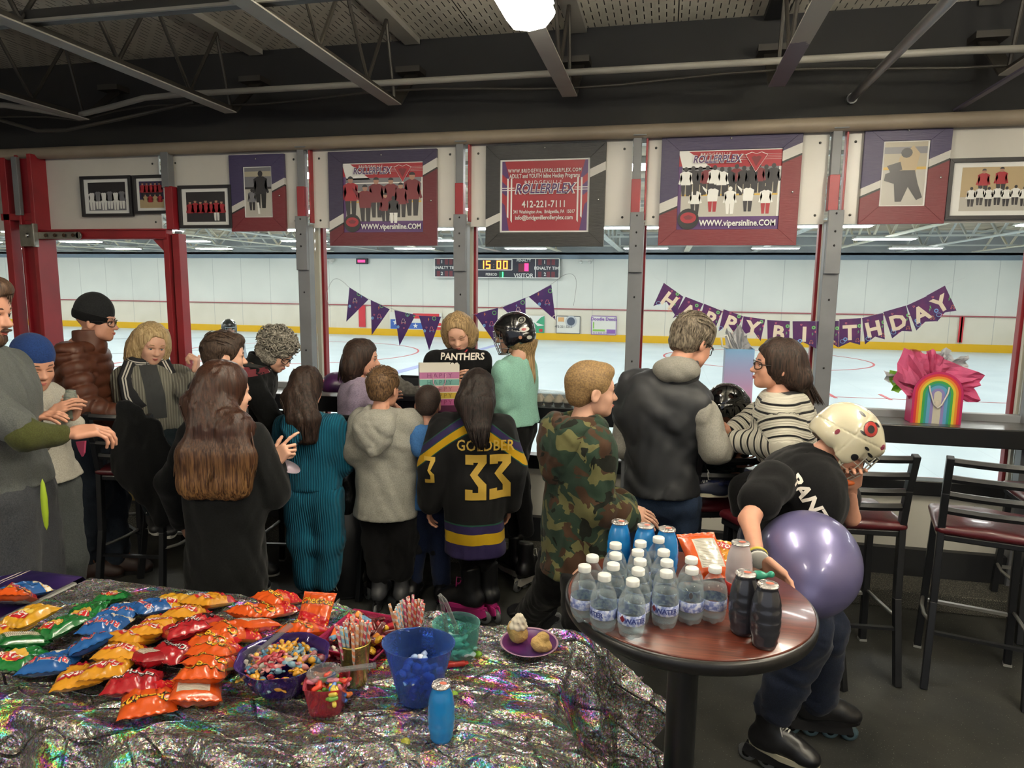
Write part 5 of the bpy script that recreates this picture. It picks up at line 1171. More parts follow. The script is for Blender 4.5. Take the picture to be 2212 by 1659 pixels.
def make_helmet(g, m, m2, cagem, visor=True, stickers=None, scale=1.0, cage=True):
    T = g.T @ Matrix.Translation((0, 0, .5)) @ Matrix.Scale(scale, 4) @ Matrix.Translation((0, 0, -.5))
    P = [s_ell((0, -.04, .63), (.44, .545, .465), .04), s_ell((0, -.27, .42), (.39, .31, .28), .12), s_ell((.37, .0, .40), (.07, .19, .22), .08), s_ell((-.37, .0, .40), (.07, .19, .22), .08), s_cone((-.2, .36, .72), (.2, .36, .72), .10, .10, .12),
         s_ell((0, .68, .24), (.42, .46, .37), .03, sub=True), s_ell((0, -.02, .40), (.36, .44, .48), .02, sub=True)]
    for s in (-1, 1):
        P.append(s_cone((s * .13, .20, 1.10), (s * .13, -.30, 1.06), .012, .012, .03)); P[-1]['sub'] = True
    def d(q): return .010 * (np.abs(q[..., 2] - (.66 + .25 * q[..., 1])) < .012) + .008 * (np.abs(q[..., 1] + .12) < .012)
    V, F = mesh_sdf(P, .017, d, [((0, 0, .20), (0, -.15, -1))], 1); G = Geo(); G.add(V, F, 0, T); h = G.build('helmet', m, g.root, off=g.off)
    if cage:
        mb = MB(); c = Vector((0, .06, .34)); rx, ry = .37, .50
        def q(a, z): k = 1 - .28 * max(0, (.30 - z)) / .42; return T @ Vector((c.x + rx * k * math.sin(a), c.y + ry * k * math.cos(a) * (1 + .0), z))
        for z in (.60, .46, .32, .16, .02): mb.tube([q(a * .20, z) for a in range(-8, 9)], .0021, 6)
        for a in (-1.5, -1.1, -.75, -.40, -.13, .13, .40, .75, 1.1, 1.5): mb.tube([q(a, .60 - .058 * j) for j in range(11)], .0021, 6)
        mb.tube([q(a * .20, .61) for a in range(-8, 9)], .0034, 6); mb.tube([q(a * .18, .0) for a in range(-8, 9)], .0034, 6)
        G = Geo(); G.mb(mb); o = G.build('face_cage', cagem, h); 
        V_ = np.array([v.co[:] for v in o.data.vertices]) - V3(g.off); o.data.vertices.foreach_set('co', V_.astype(np.float32).ravel())
        mb = MB(); mb.tube([g.T @ Vector(p) for p in ((-.36, .0, .30), (-.30, .12, .06), (0, .26, -.03), (.30, .12, .06), (.36, .0, .30))], .006, 6); G = Geo(); G.mb(mb); G.build('chin_strap', m2, g.root, off=g.off)
    return h, T
from mathutils.bvhtree import BVHTree
def decal(name, me, M, target, ray_dir, m, parent, off=.003, step=.012, label=None, to=.25):
    """lays a flat mesh (text or shape, in XY) onto a garment: M places it, points drop along ray_dir"""
    bm = bmesh.new(); bm.from_mesh(me)
    xs_ = [v.co.x for v in bm.verts]; ys_ = [v.co.y for v in bm.verts]
    for axn, vals in (((1, 0, 0), xs_), ((0, 1, 0), ys_)):
        a = min(vals); 
        while a < max(vals):
            co = (a, 0, 0) if axn[0] else (0, a, 0); bmesh.ops.bisect_plane(bm, geom=bm.verts[:] + bm.edges[:] + bm.faces[:], plane_co=co, plane_no=axn); a += step
    for v in bm.verts: v.tag = False
    bm.transform(M); tv = [v.co[:] for v in target.data.vertices]; tp = [p.vertices[:] for p in target.data.polygons]; bv = BVHTree.FromPolygons(tv, tp); d = Vector(ray_dir).normalized()
    for v in bm.verts:
        loc, nrm, i, dist = bv.ray_cast(v.co - d * to, d)
        if loc is not None and dist < to * 2.2: v.co = loc - d * off
        else: v.tag = True
    bmesh.ops.delete(bm, geom=[v for v in bm.verts if v.tag], context='VERTS')
    m2 = bpy.data.meshes.new(name); bm.to_mesh(m2); bm.free(); return link_mesh(name, m2, m, parent, False, label)
def shape_mesh(poly):
    me = bpy.data.meshes.new('shape'); me.from_pydata([(x, y, 0) for x, y in poly], [], [tuple(range(len(poly)))]); return me
def plane_basis(c, x, y): x = Vector(x).normalized(); z = x.cross(Vector(y)).normalized(); y = z.cross(x); return Matrix.Translation(c) @ Matrix((x, y, z)).transposed().to_4x4()
JEANS = fabric('denim_blue', '2c3a52', 300, .15); JEANSD = fabric('denim_dark', '1c222b', 300, .15); BLKF = fabric('black_fabric', '0b0b0d', 200, .2); BLKF2 = fabric('black_fleece', '0d0e0f', 160, .2)
SH_BLACK = dict(style='sneaker', cols=dict(upper=mat('shoe_black', '17171a', .5), sole=mat('shoe_sole_white', 'bdbcb4', .5), laces=mat('lace_white', 'c9c6c0', .7)))
def skate_cols(u, sole, lace, ch, wh): return dict(upper=u, sole=sole, laces=lace, chassis=ch, wheel=wh)
SKB = mat('skate_black', '141416', .35, var=(20, .3)); SKG = mat('skate_grey', '3c3d40', .4); SKW = mat('wheel_white', 'bdbbb2', .35); SKWB = mat('wheel_smoke', '5b5d5e', .3); SKP = mat('skate_pink', 'b02a74', .4); CHS = mat('chassis_silver', '8f9092', .35, .7); CHB = mat('chassis_black', '1c1c1e', .4)
LW = mat('lace_white', 'c9c6c0', .7)
BROW = mat('brow_brown', '4a3428', .7); BROWD = mat('brow_dark', '2a1d18', .7); BROWB = mat('brow_blond', '8c6a48', .7)
H_BR = hair_mat('hair_brown', '2e2019', '574233'); H_DK = hair_mat('hair_dark', '191210', '3a2a22'); H_GREY = hair_mat('hair_grey_curly', '5e5a52', '9c968a', (40, 40, 40)); H_BLD = hair_mat('hair_blond', '8f7650', 'c4ab80'); H_GB = hair_mat('hair_grey_brown', '3f372e', '7d7262', (40, 40, 12))
H_BUZZ = hair_mat('hair_sandy', '6e573c', '93764e', (50, 50, 50), .6); H_OMB = hair_mat('hair_brown_ombre', '22130e', '3b241a', (70, 70, 2.5), .35, ombre=(1.22, .80, '4a3020', '9a7448')); H_LB = hair_mat('hair_light_brown', '6f5a3e', 'b0936a', (60, 60, 3))

# ---- man at the far left edge
GT = fabric('heather_grey_shirt', '4d504f', 260, .12)
g = person(dict(label='man in grey t-shirt over olive long sleeves, cut by the left edge', Z=2.5, s=1.04, bulk=1.15, hh=.240, kind='man', by=78, hy=84, hp=10, head=(-48, 668), sh=(-30, 800), sw=.46, pe=(18, 1065),
    elR=(58, 940, -.16), wrR=(134, 940, -.06), elL=(20, 915, .20), wrL=(58, 908, .12), handR=dict(to=(200, 930, 0), zc=(-.25, .1, 1), curl=(.45, .55, .6, .65), thumb=.7), handL=dict(k=.85, to=(110, 894, .10), zc=(-.3, .2, 1), curl=.3, thumb=.6),
    top=dict(m=GT, hem=(22, 1052), sleeve=.44, th=.02, amp=.007, wh=1.12, under=fabric('olive_sleeve', '3a3d20', 220, .12), seed=11, name='t_shirt'), bottom=dict(m=fabric('charcoal_sweatpants', '34363a', 240, .15), loose=.028), shoe=SH_BLACK, hair=dict(style='short', m=H_BR, seed=5, th=.02), brow=BROW, skin=SKIN))
G = Geo(); V, F = mesh_sdf([s_ell((0, .24, .10), (.20, .19, .16), .06), s_ell((0, .10, .20), (.295, .20, .15), .06), s_ell((0, .43, .25), (.12, .05, .025), .02), s_ell((0, .44, .205), (.075, .06, .035), .02, sub=True)], .02, lambda q: .010 * wav(q, 4, (40, 40, 40))); G.add(V, F, 0, g.T); G.build('beard', H_BR, g.root, off=g.off)
q = g.J((96, 1090, -.17)) - g.off
MB().ball((0, 0, 0), (.012, .01, .095), 10).build('pocket_lining', mat('lime_lining', '8aa21c', .6), g.root, True, 'bright lime green pocket lining', loc=q)
nq = at(176, 966, 2.44); o = MB().prism([(-.02, .02), (.02, .025), (.012, -.02), (.002, -.035), (-.012, -.01)], -.004, .004).build('napkin', mat('napkin_magenta', '8e2f4c', .7), loc=nq); tag(o, 'crumpled magenta napkin held by the man at the left edge', 'napkin')

# ---- boy in blue beanie with a green drink
g = person(dict(label='boy in royal blue beanie and cream jacket looking at his green drink', Z=3.05, s=.86, hh=.222, by=95, hy=120, hp=14, head=(72, 786), sh=(62, 868), sw=.36, pe=(95, 1035), eyes='down',
    elL=(100, 950, .05), wrL=(158, 912, -.02), handL=dict(to=(168, 880, -.04), zc=(.1, 1, .1), curl=(.7, .8, .8, .8), thumb=.8), elR=(85, 950, -.12), wrR=(98, 905, -.14), handR=dict(to=(128, 885, -.12), zc=(-.6, 0, .8), curl=.4, thumb=.4),
    top=dict(m=fabric('cream_jacket', 'a5a196', 200, .08), hem=(105, 1040), th=.024, amp=.008, sc=(10, 10, 8), seed=3, name='jacket', collar=dict(h=.03), hood=None, extra=None), bottom=dict(m=fabric('grey_sweatpants', '4c5050', 220, .12)), shoe=SH_BLACK,
    hair=dict(style='beanie', m=fabric('royal_blue_knit', '1f3566', 200, .15), name='beanie', z0=.56, tilt=.05, rib=False), skin=SKIN, brow=BROW))
# drink in his hand
def drink(M_body, liq, lab, p, group=None, open_=False, scale=1.0, name='drink_bottle', part=True):
    t = thing(name, lab, 'bottle', p, 0, group); R_ = .031
    prof = [(.018, 0), (.024, .002), (.027, .012), (.026, .018), (.0295, .028), (.031, .040), (.0298, .044), (.0318, .050), (.0318, .062), (.0305, .066), (.0315, .072), (.0308, .086), (.0295, .090), (.0300, .096), (.0265, .112), (.0225, .124), (.0205, .130), (.0215, .134), (.021, .137)]
    prof = [(r * scale, z * scale) for r, z in prof]; MB().lathe(prof, 26).build('bottle_body', M_body, t, True)
    if not open_:
        MB().lathe([(.0222 * scale, .1345 * scale), (.0228 * scale, .137 * scale), (.021 * scale, .1395 * scale), (.004 * scale, .1400 * scale)], 24, warp=lambda a, z: 1 + .02 * math.sin(a * 14)).ball((.004, .002, .140 * scale), (.009, .006, .001), 10, 1).build('foil_seal', [mat('foil_silver', 'c9c3bd', .22, .95, bump=(90, .8)), mat('foil_print', 'c96a55', .4)], t, 'auto')
    return t
p = at(150, 890, 3.0)
t = drink(mat('bottle_frosted_clear', 'c9d2c4', .25, trans=.7, ior=1.3), None, 'small clear bottle of green drink held by the boy in the blue beanie', (p.x, p.y, p.z - .03), scale=.95, name='green_drink', open_=True)
MB().lathe([(.001, .004), (.022, .005), (.0275, .03), (.0285, .045), (.001, .0455)], 20).build('drink', mat('green_drink', '7fa31f', .3, trans=.3), t, True); t.rotation_euler = (0, .12, 0)

# ---- man in brown puffer jacket
PUF = mat('brown_puffer', '4a2718', .5, var=(6, .12), spec=.35)
def puff(P, cf):
    s, arm = cf(P); return -.020 * np.abs(np.sin(s * PI / .070)) ** .4 + .014
g = person(dict(label='man in black beanie, glasses and rust brown quilted jacket', Z=4.0, s=1.0, bulk=1.12, hh=.232, kind='man', by=78, hy=76, hp=6, head=(208, 692), sh=(176, 756), sw=.44, pe=(200, 945), elR=(190, 880, -.22), wrR=(250, 897, -.16), elL=(225, 870, .2), wrL=(265, 900, .1), handR=dict(curl=.8, thumb=.6), handL='none',
    anR=(190, 1205, -.02), anL=(255, 1215, .06), top=dict(m=PUF, hem=(202, 936), th=.034, amp=.0022, sc=(22, 22, 10), extra=puff, seed=4, smooth=1, name='puffer_jacket', h=.0085, collar=dict(h=.085, k=1.12), cuff=.9), bottom=dict(m=JEANSD, loose=.02, amp=.009), shoe=dict(style='boot', cols=dict(upper=mat('boot_brown', '2a1a14', .5), sole=mat('boot_sole', '15120f', .6), laces=mat('boot_lace', '7a4a30', .7)), k=1.1),
    hair=dict(style='beanie', m=fabric('charcoal_knit', '1d1e20', 200, .2), name='beanie', tall=.09, z0=.50, tilt=.20, brim=fabric('black_knit', '0b0b0d', 200, .2)), glasses=mat('glasses_black', '0c0c0e', .25), skin=SKIN, brow=BROW))

# ---- blond woman with scarf, sitting sideways
CARD = fabric('cardigan_knit', '77756a', 150, .12, rib=420)
g = person(dict(label='blond woman in grey cardigan and black striped scarf giving a thumbs up', Z=4.15, s=.98, bulk=1.15, hh=.230, kind='woman', by=150, hy=133, hp=16, hroll=-6, head=(327, 742), sh=(328, 815), sw=.40, pe=(333, 935), elL=(402, 840, -.05), wrL=(420, 812, -.10), handL=dict(to=(424, 785, -.1), zc=(.2, 1, 0), curl=(1.2, 1.25, 1.3, 1.3), thumb=-.2), elR=(280, 895, -.02), wrR=(300, 935, -.12),
    knR=(318, 1010, -.25), knL=(352, 1010, -.25), anR=(335, 1105, -.16), anL=(362, 1112, -.12), top=dict(m=CARD, hem=(333, 925), th=.024, amp=.007, sc=(14, 14, 5), seed=6, name='cardigan', wh=1.1), bottom=dict(m=fabric('teal_black_denim', '161f24', 220, .15)), shoe=dict(style='sneaker', cols=SH_BLACK['cols'], free=True),
    hair=dict(style='bob', m=H_BLD, path=[('h', 0, -.12, .62), ('h', 0, -.16, .34), ('h', 0, -.14, .02)], w=[.08, .095, .105], d=.085, th=-.01, cut=(.50, .36, .31, .43, .48), locks=170, seed=4), skin=SKIN2, brow=BROWB, iris=mat('eye_blue', '46586a', .2)))
SCF = mat('scarf_black', '15151a', .9); n = NT(SCF); gx = n.attr('st'); st = n.math('LESS_THAN', n.math('ABSOLUTE', n.math('SUBTRACT', n.math('ABSOLUTE', n.math('SUBTRACT', n.math('ABSOLUTE', gx), .55)), .10)), .055); n.color(n.mix(st, '15151a', 'c4c0b6'))
def scarf_piece(g, name, pts, w_, th_, nrm):
    vs = []; at_ = []; m = 12; pts = [Vector(p) for p in pts]; k = len(pts); fs_ = []
    for i, p in enumerate(pts):
        t_ = (pts[min(i + 1, k - 1)] - pts[max(i - 1, 0)]).normalized(); x = t_.cross(Vector(nrm[i] if isinstance(nrm, list) else nrm)).normalized(); n_ = x.cross(t_)
        for j in range(m): a = 2 * PI * j / m; vs.append(p + x * w_ * math.cos(a) + n_ * th_ * math.sin(a)); at_.append(math.cos(a))
    for i in range(k - 1):
        for j in range(m): fs_.append((i * m + j, i * m + (j + 1) % m, (i + 1) * m + (j + 1) % m, (i + 1) * m + j))
    fs_ += [tuple(range(m - 1, -1, -1)), tuple((k - 1) * m + j for j in range(m))]
    G = Geo(); G.add(np.array(vs), fs_, 0, attrs={'st': np.array(at_)}); return G.build(name, SCF, g.root, off=g.off)
nb = g.nb; f_, r_ = g.f, g.r
decal('inner_top', shape_mesh([(-.045, .06), (.05, .06), (.085, -.13), (.09, -.27), (-.01, -.27), (-.02, -.1)]), plane_basis(nb - g.off + f_ * .3 - UP * .05, -r_, UP), g.top, -f_, mat('inner_top_grey', '2e3031', .9), g.root, to=.3)
ring = [nb + (f_ * math.cos(a) * .085 + r_ * math.sin(a) * .09) + UP * (.015 - .03 * math.cos(a)) for a in [2 * PI * i / 20 for i in range(21)]]
scarf_piece(g, 'scarf', ring, .055, .026, [(nb - p).normalized() + UP * .2 for p in ring])
scarf_piece(g, 'scarf_end', [nb + f_ * .085 + r_ * .05, nb + f_ * .14 + r_ * .085 - UP * .08, nb + f_ * .165 + r_ * .075 - UP * .17, nb + f_ * .17 + r_ * .04 - UP * .25], .075, .012, f_)
scarf_piece(g, 'scarf_end', [nb + f_ * .085 - r_ * .06, nb + f_ * .13 - r_ * .085 - UP * .06, nb + f_ * .155 - r_ * .09 - UP * .13, nb + f_ * .16 - r_ * .09 - UP * .18], .07, .012, f_)
G = Geo(); G.add(*mesh_sdf([s_ell(g.J((415, 835, -.06)), (.05, .05, .05), .02)], .01)); 
a, b, c = g.arms['L']; G = Geo(); G.mb(MB().lathe([(.034, -.006), (.036, 0), (.034, .006)], 18, 0, Matrix.Translation(c) @ (c - b).to_track_quat('Z', 'Y').to_matrix().to_4x4())); G.build('watch_strap', mat('strap_black', '111111', .4), g.root, off=g.off)

# ---- distant rink skater
g = person(dict(label='skater in black helmet out on the rink behind the dark-haired boy', Z=9.5, s=.8, hh=.22, by=150, hy=150, head=(495, 710), sh=(497, 736), sw=.36, pe=(497, 800), top=dict(m=fabric('pale_grey_jersey', 'a2abb4', 200, .08), h=.02), bottom=dict(m=BLKF), shoe=dict(style='skate', cols=skate_cols(SKB, SKB, LW, CHS, SKW)), skates=True, skin=SKIN))
make_helmet(g, mat('helmet_black', '0f1013', .18, coat=.6), BLKF, mat('cage_chrome', 'b4b6b8', .25, .9), scale=1.05)

# ---- dark haired boy behind the long haired girl
g = person(dict(label='brown-haired boy behind the girl with very long hair', Z=3.4, s=.86, hh=.212, by=45, hy=62, hp=5, head=(486, 767), sh=(478, 850), sw=.35, pe=(490, 1020), top=dict(m=BLKF2, hem=(490, 1030), amp=.007, name='hoodie', hood=dict(k=.95)), bottom=dict(m=BLKF), shoe=SH_BLACK, hair=dict(style='short', m=hair_mat('hair_dark_brown', '241a14', '43342a', (50, 50, 20)), seed=8, th=.01), skin=SKIN2, brow=BROWD))

# ---- girl with long brown hair, pointing
g = person(dict(label='girl in black coat with waist-long brown hair pointing to the right', Z=2.72, s=.86, bulk=1.1, hh=.222, by=22, hy=42, hp=4, head=(485, 845), sh=(486, 950), sw=.37, pe=(488, 1115), elR=(592, 1060, .02), wrR=(588, 1004, .02), handR=dict(to=(625, 962, .02), zc=(-.8, -.3, .4), curl=(.25, 1.1, 1.3, 1.4), thumb=.1), elL=(375, 1040, .12), wrL=(400, 1120, .25),
    top=dict(m=BLKF2, hem=(488, 1275), th=.034, amp=.010, sc=(8, 8, 5), seed=7, name='coat', wh=1.05, ww=1.12, ra=1.12), bottom=dict(m=BLKF), shoe=SH_BLACK,
    hair=dict(style='long', m=H_OMB, path=[('h', 0, -.22, .70), ('h', 0, -.38, .30), ('p', 478, 925, -.10), ('p', 468, 985, -.13), ('p', 462, 1043, -.15)], w=[.05, .075, .105, .132, .13], d=.045, locks=260, seed=12, across=RGT), skin=SKIN2, brow=BROW))
a, b, c = g.arms['R']; Q = (c - b).to_track_quat('Z', 'Y').to_matrix().to_4x4()
for k, (dz, cc) in enumerate(((.004, '2a62a8'), (.016, '8f9a3c'), (-.008, '3f7fb8'))):
    G = Geo(); G.mb(MB().lathe([(.029, -.005), (.032, 0), (.029, .005)], 18, 0, Matrix.Translation(c + (c - b).normalized() * dz) @ Q)); G.build('wristband', mat('band_' + cc, cc, .5), g.root, off=g.off)
p = at(622, 1010, 2.80); o = MB().lathe([(.0, 0), (.045, .001), (.052, .006)], 24, 0, Matrix.Rotation(.5, 4, 'Y')).build('small_paper_plate', mat('plate_white_edge', 'b6a5b0', .4), smooth=True, loc=p); tag(o, 'edge of a small paper plate held by the pointing girl', 'plate')

# ---- grey curly haired woman leaning to the right
g = person(dict(label='woman with grey curly hair and glasses leaning over the counter', Z=3.95, s=.95, bulk=1.1, hh=.215, kind='woman', by=85, hy=98, hp=34, head=(598, 758), sh=(552, 802), sw=.40, pe=(520, 965), elR=(585, 905, -.14), wrR=(606, 985, -.05), handR=dict(curl=.4, thumb=.3),
    top=dict(m=BLKF2, hem=(520, 985), th=.026, amp=.008, name='jacket', collar=dict(h=.07, k=1.25), seed=8), bottom=dict(m=BLKF), shoe=SH_BLACK, hair=dict(style='curly', m=H_GREY, cut=(.52, .30, .30, .34, .40), seed=4), glasses=mat('glasses_black', '0c0c0e', .25), skin=SKIN2, brow=BROW, eyes='down'))
sR, eR, wR = g.arms['R']
for k, (cc, w0) in enumerate((('5a1420', .045), ('b9b6ae', .010))):
    mb = MB(); cen = sR + UP * .035 + RGT * .02 - FWD * .02
    me = shape_mesh([(-.06, .03), (.05, .03), (.075, -.03), (-.05, -.045)] if k == 0 else [(.05, .03), (.06, .028), (.095, -.05), (.083, -.05)])
    decal('shoulder_panel', me, plane_basis(cen - g.off - FWD * .1, RGT, UP), g.top, FWD, mat('panel_' + cc, cc, .8), g.root)

# ---- teal girl
TEAL = fabric('teal_rib_knit', '125268', 160, .10, rib=520)
g = person(dict(label='dark-haired girl in matching teal ribbed sweater and trousers', Z=3.64, s=.80, bulk=1.08, hh=.212, by=8, hy=12, hp=8, head=(663, 838), sh=(671, 920), sw=.345, pe=(678, 1062), elR=(742, 1000, .02), wrR=(722, 1010, .18), elL=(607, 995, .02), wrL=(628, 1010, .2), anR=(708, 1258), anL=(660, 1258), knR=(712, 1165), knL=(655, 1165),
    top=dict(m=TEAL, hem=(680, 1052), th=.03, amp=.007, sc=(10, 10, 8), seed=5, name='sweater', wh=1.12, ra=1.15, hood=dict(k=.8)), bottom=dict(m=TEAL, loose=.034, amp=.007, sc=(10, 10, 6), cuff=.7), shoe=SH_BLACK,
    hair=dict(style='long', m=H_DK, path=[('h', 0, -.25, .65), ('h', 0, -.42, .25), ('p', 655, 905, -.14), ('p', 662, 948, -.14)], w=[.05, .078, .072, .05], d=.045, locks=170, seed=3, across=RGT), skin=SKIN2, brow=BROWD))

# ---- girl in lavender at the counter, profile
g = person(dict(label='smiling girl in lavender sweatshirt with dark bob, profile at the counter', Z=3.98, s=.80, hh=.205, by=70, hy=86, hp=2, head=(783, 774), sh=(768, 842), sw=.32, pe=(768, 955), elR=(765, 900, -.12), wrR=(805, 880, -.08), elL=(800, 890, .12), wrL=(830, 870, .1), knR=(820, 985, -.05), knL=(822, 985, .08), anR=(815, 1080, -.05), anL=(818, 1080, .08),
    top=dict(m=fabric('lavender_sweat', '97899d', 160, .1), hem=(768, 950), th=.022, amp=.006, name='sweatshirt', seed=6), bottom=dict(m=BLKF), shoe=dict(style='sneaker', cols=SH_BLACK['cols'], free=True),
    hair=dict(style='bob', m=H_DK, path=[('h', 0, -.20, .60), ('h', 0, -.26, .25), ('p', 758, 820, 0)], w=[.06, .075, .055], d=.075, cut=(.50, .36, .34, .36, .44), locks=150, seed=2, across=FWD), skin=SKIN, brow=BROWD))
decal('yellow_patch', shape_mesh([(-.05, .015), (.035, .018), (.03, -.04), (-.03, -.03)]), plane_basis(g.J((772, 858, -.35)) - g.off, RGT, UP), g.top, FWD, mat('patch_yellow', 'a9aa62', .8), g.root, to=.1)

# ---- boy in grey hoodie
GH = fabric('grey_marl_sweat', '918f86', 240, .12)
g = person(dict(label='brown-haired boy in light grey hoodie and black skate trousers', Z=3.62, s=.82, bulk=1.12, hh=.212, by=8, hy=20, hp=4, head=(829, 838), sh=(833, 915), sw=.345, pe=(835, 1068), elL=(770, 975, .0), wrL=(785, 985, .20), elR=(895, 955, .03), wrR=(872, 905, .22), anL=(820, 1240), anR=(868, 1236), knL=(815, 1160), knR=(872, 1160),
    top=dict(m=GH, hem=(833, 1112), th=.032, amp=.010, sc=(9, 9, 6), seed=13, name='hoodie', hood=dict(k=1.2), wh=1.2, ra=1.15), bottom=dict(m=BLKF, loose=.03, amp=.008), shoe=dict(style='skate', cols=skate_cols(SKG, SKB, mat('lace_green', '5f8f50', .7), CHB, SKWB)), skates=True, hair=dict(style='short', m=hair_mat('hair_mid_brown', '3d2c1e', '6b5238', (50, 50, 20)), seed=11), skin=SKIN, brow=BROW))
# ---- small boy in blue hoodie
g = person(dict(label='small boy with short dark hair in sky blue hoodie and knee pads', Z=3.66, s=.68, hh=.190, by=10, hy=4, hp=4, head=(925, 872), sh=(930, 942), sw=.30, pe=(922, 1078), top=dict(m=fabric('sky_blue_sweat', '3d689c', 200, .1), hem=(922, 1092), th=.022, amp=.008, seed=15, name='hoodie', hood=dict(k=.95)), bottom=dict(m=fabric('navy_denim', '18213a', 220, .15), loose=.02, pads=True), shoe=dict(style='skate', cols=skate_cols(SKB, SKB, LW, CHB, SKWB)), skates=True,
    hair=dict(style='buzz', m=hair_mat('hair_cropped_dark', '1c1513', '362a24', (60, 60, 60), .6), seed=2, th=.01), skin=SKIN, brow=BROWD))
# ---- blond child in black hoodie facing the camera
g = person(dict(label='blond child in black hoodie looking down into the gift bag', Z=3.98, s=.82, hh=.208, by=176, hy=182, hp=30, hroll=6, head=(990, 716), sh=(990, 780), sw=.35, pe=(992, 920), eyes='down', elR=(950, 845, -.02), wrR=(968, 830, -.07), elL=(1035, 850, -.02), wrL=(1010, 835, -.07), knL=(970, 960, -.10), knR=(1010, 960, -.10), anL=(975, 1010, .18), anR=(1005, 1010, .18),
    top=dict(m=BLKF, hem=(992, 920), th=.026, amp=.007, seed=10, name='hoodie', collar=dict(h=.03, k=1.2)), bottom=dict(m=BLKF), shoe=dict(style='sneaker', cols=SH_BLACK['cols'], free=True), hair=dict(style='bob', m=H_LB, path=[('h', 0, -.10, .62), ('h', 0, -.12, .36), ('h', 0, -.06, .12)], w=[.07, .080, .078], d=.07, cut=(.46, .37, .33, .45, .50), locks=260, seed=7, th=-.03), skin=SKIN2, brow=BROWB))
for s_, dz, sz in (('PANTHERS', 0, .052),):
    decal('lettering', text_mesh(s_, sz, 'CENTER', 0, 0, .0012, 1), plane_basis(g.J((992, 780, -.3)) - g.off, RGT, UP), g.top, FWD, mat('print_cream', 'd8d0c4', .6), g.root, to=.25)
decal('red_claw_print', shape_mesh([(-.01, 0), (.0, .0), (.035, .045), (.02, .035)]), plane_basis(g.J((1000, 770, -.3)) - g.off, RGT, UP), g.top, FWD, mat('print_red', 'b3242e', .6), g.root, to=.25)

# ---- girl in the 33 jersey
JER = mat('jersey', '131314', .8, sheen=.05, spec=.2); n = NT(JER); gx, gz, arm, gs = n.attr('gx'), n.attr('gz'), n.attr('arm'), n.attr('gs')
yk = n.math('ADD', gz, n.math('MULTIPLY', n.math('POWER', n.math('ABSOLUTE', gx), 1.25), .95))
y0 = 1.145
c1 = n.ramp(n.math('ADD', n.math('MULTIPLY', n.math('SUBTRACT', yk, y0), 2.0), .5), [(0, '101011'), (.34, '1d4c3a'), (.352, 'b98f14'), (.445, '1d4c3a'), (.457, '2a2148'), (.53, '1d4c3a'), (.542, '101011')], True)
hm = n.ramp(n.math('MULTIPLY', gz, 1.0), [(0, '2a2148'), (.475, 'c09a18'), (.535, '2a2148'), (.575, '1d4c3a'), (.583, '101011')], True)
n.color(n.mix(n.math('LESS_THAN', gz, .62), c1, hm)); n.bump(n.noise(None, 90, 3), .2, .003)
g = person(dict(label='girl with long black hair in black and yellow GOLDBER 33 hockey jersey', Z=3.50, s=.80, bulk=1.12, hh=.212, by=4, hy=6, hp=8, head=(1032, 846), sh=(1020, 930), sw=.37, pe=(1024, 1090), elL=(938, 1010, -.02), wrL=(930, 1085, .02), elR=(1102, 1010, .0), wrR=(1100, 1085, .05), anL=(1012, 1250), anR=(1052, 1240, .06), knL=(1010, 1190), knR=(1055, 1190),
    handL=dict(curl=.4, thumb=.3), top=dict(m=JER, hem=(1025, 1192), th=.042, amp=.008, sc=(8, 8, 4), seed=14, name='jersey', wh=1.0, ra=1.25, h=.0085, flat=.62, hemn=(0, 0, -1)), bottom=dict(m=BLKF, loose=.004, name='leggings'), footL=-70, footR=-35, shoe=dict(style='skate', cols=skate_cols(SKB, SKP, SKP, SKP, SKWB), k=1.3), skates=True,
    hair=dict(style='long', m=hair_mat('hair_black', '100c0b', '2a201c'), path=[('h', 0, -.22, .66), ('h', 0, -.42, .25), ('p', 1033, 925, -.15), ('p', 1040, 965, -.16)], w=[.055, .078, .05, .028], d=.04, locks=170, seed=9, across=RGT), skin=SKIN, brow=BROWD))
print('JERSEY z', g.sh.z, g.J((1025, 1192)).z, g.J((1025, 950)).z)
YEL = mat('print_yellow', 'c9a21c', .7)
decal('lettering', text_mesh('GOLDBER', .078, 'CENTER', 0, 0, .0012, 1.05), plane_basis(g.J((1046, 978, -.25)) - g.off, RGT + FWD * .0, UP) @ Matrix.Diagonal((.82, 1, 1, 1)), g.top, FWD, YEL, g.root, off=.004)
THREE = [(-.5, 1), (.5, 1), (.5, .62), (.08, .12), (.5, -.30), (.5, -1), (-.5, -1), (-.5, -.52), (-.15, -.52), (-.15, -.66), (.12, -.66), (.12, -.40), (-.28, .12), (.10, .62), (.10, .66), (-.12, .66), (-.12, .56), (-.5, .56)]
for dx in (-.062, .062):
    decal('number_print', shape_mesh([(x * .108, y * .118) for x, y in THREE]), plane_basis(g.J((1052, 1048, -.25)) - g.off + RGT * dx, RGT, UP), g.top, FWD, YEL, g.root, off=.004)
decal('number_print', shape_mesh([(x * .05, y * .07) for x, y in ((-.6, 1), (.6, 1), (.6, .7), (.1, 0), (.5, -.3), (.5, -1), (-.5, -1), (-.5, -.7), (.1, -.7), (.1, -.4), (-.2, 0), (.1, .7), (-.6, .7))]), plane_basis(g.J((922, 1028, -.2)) - g.off, RGT, UP), g.top, FWD, YEL, g.root, off=.004)

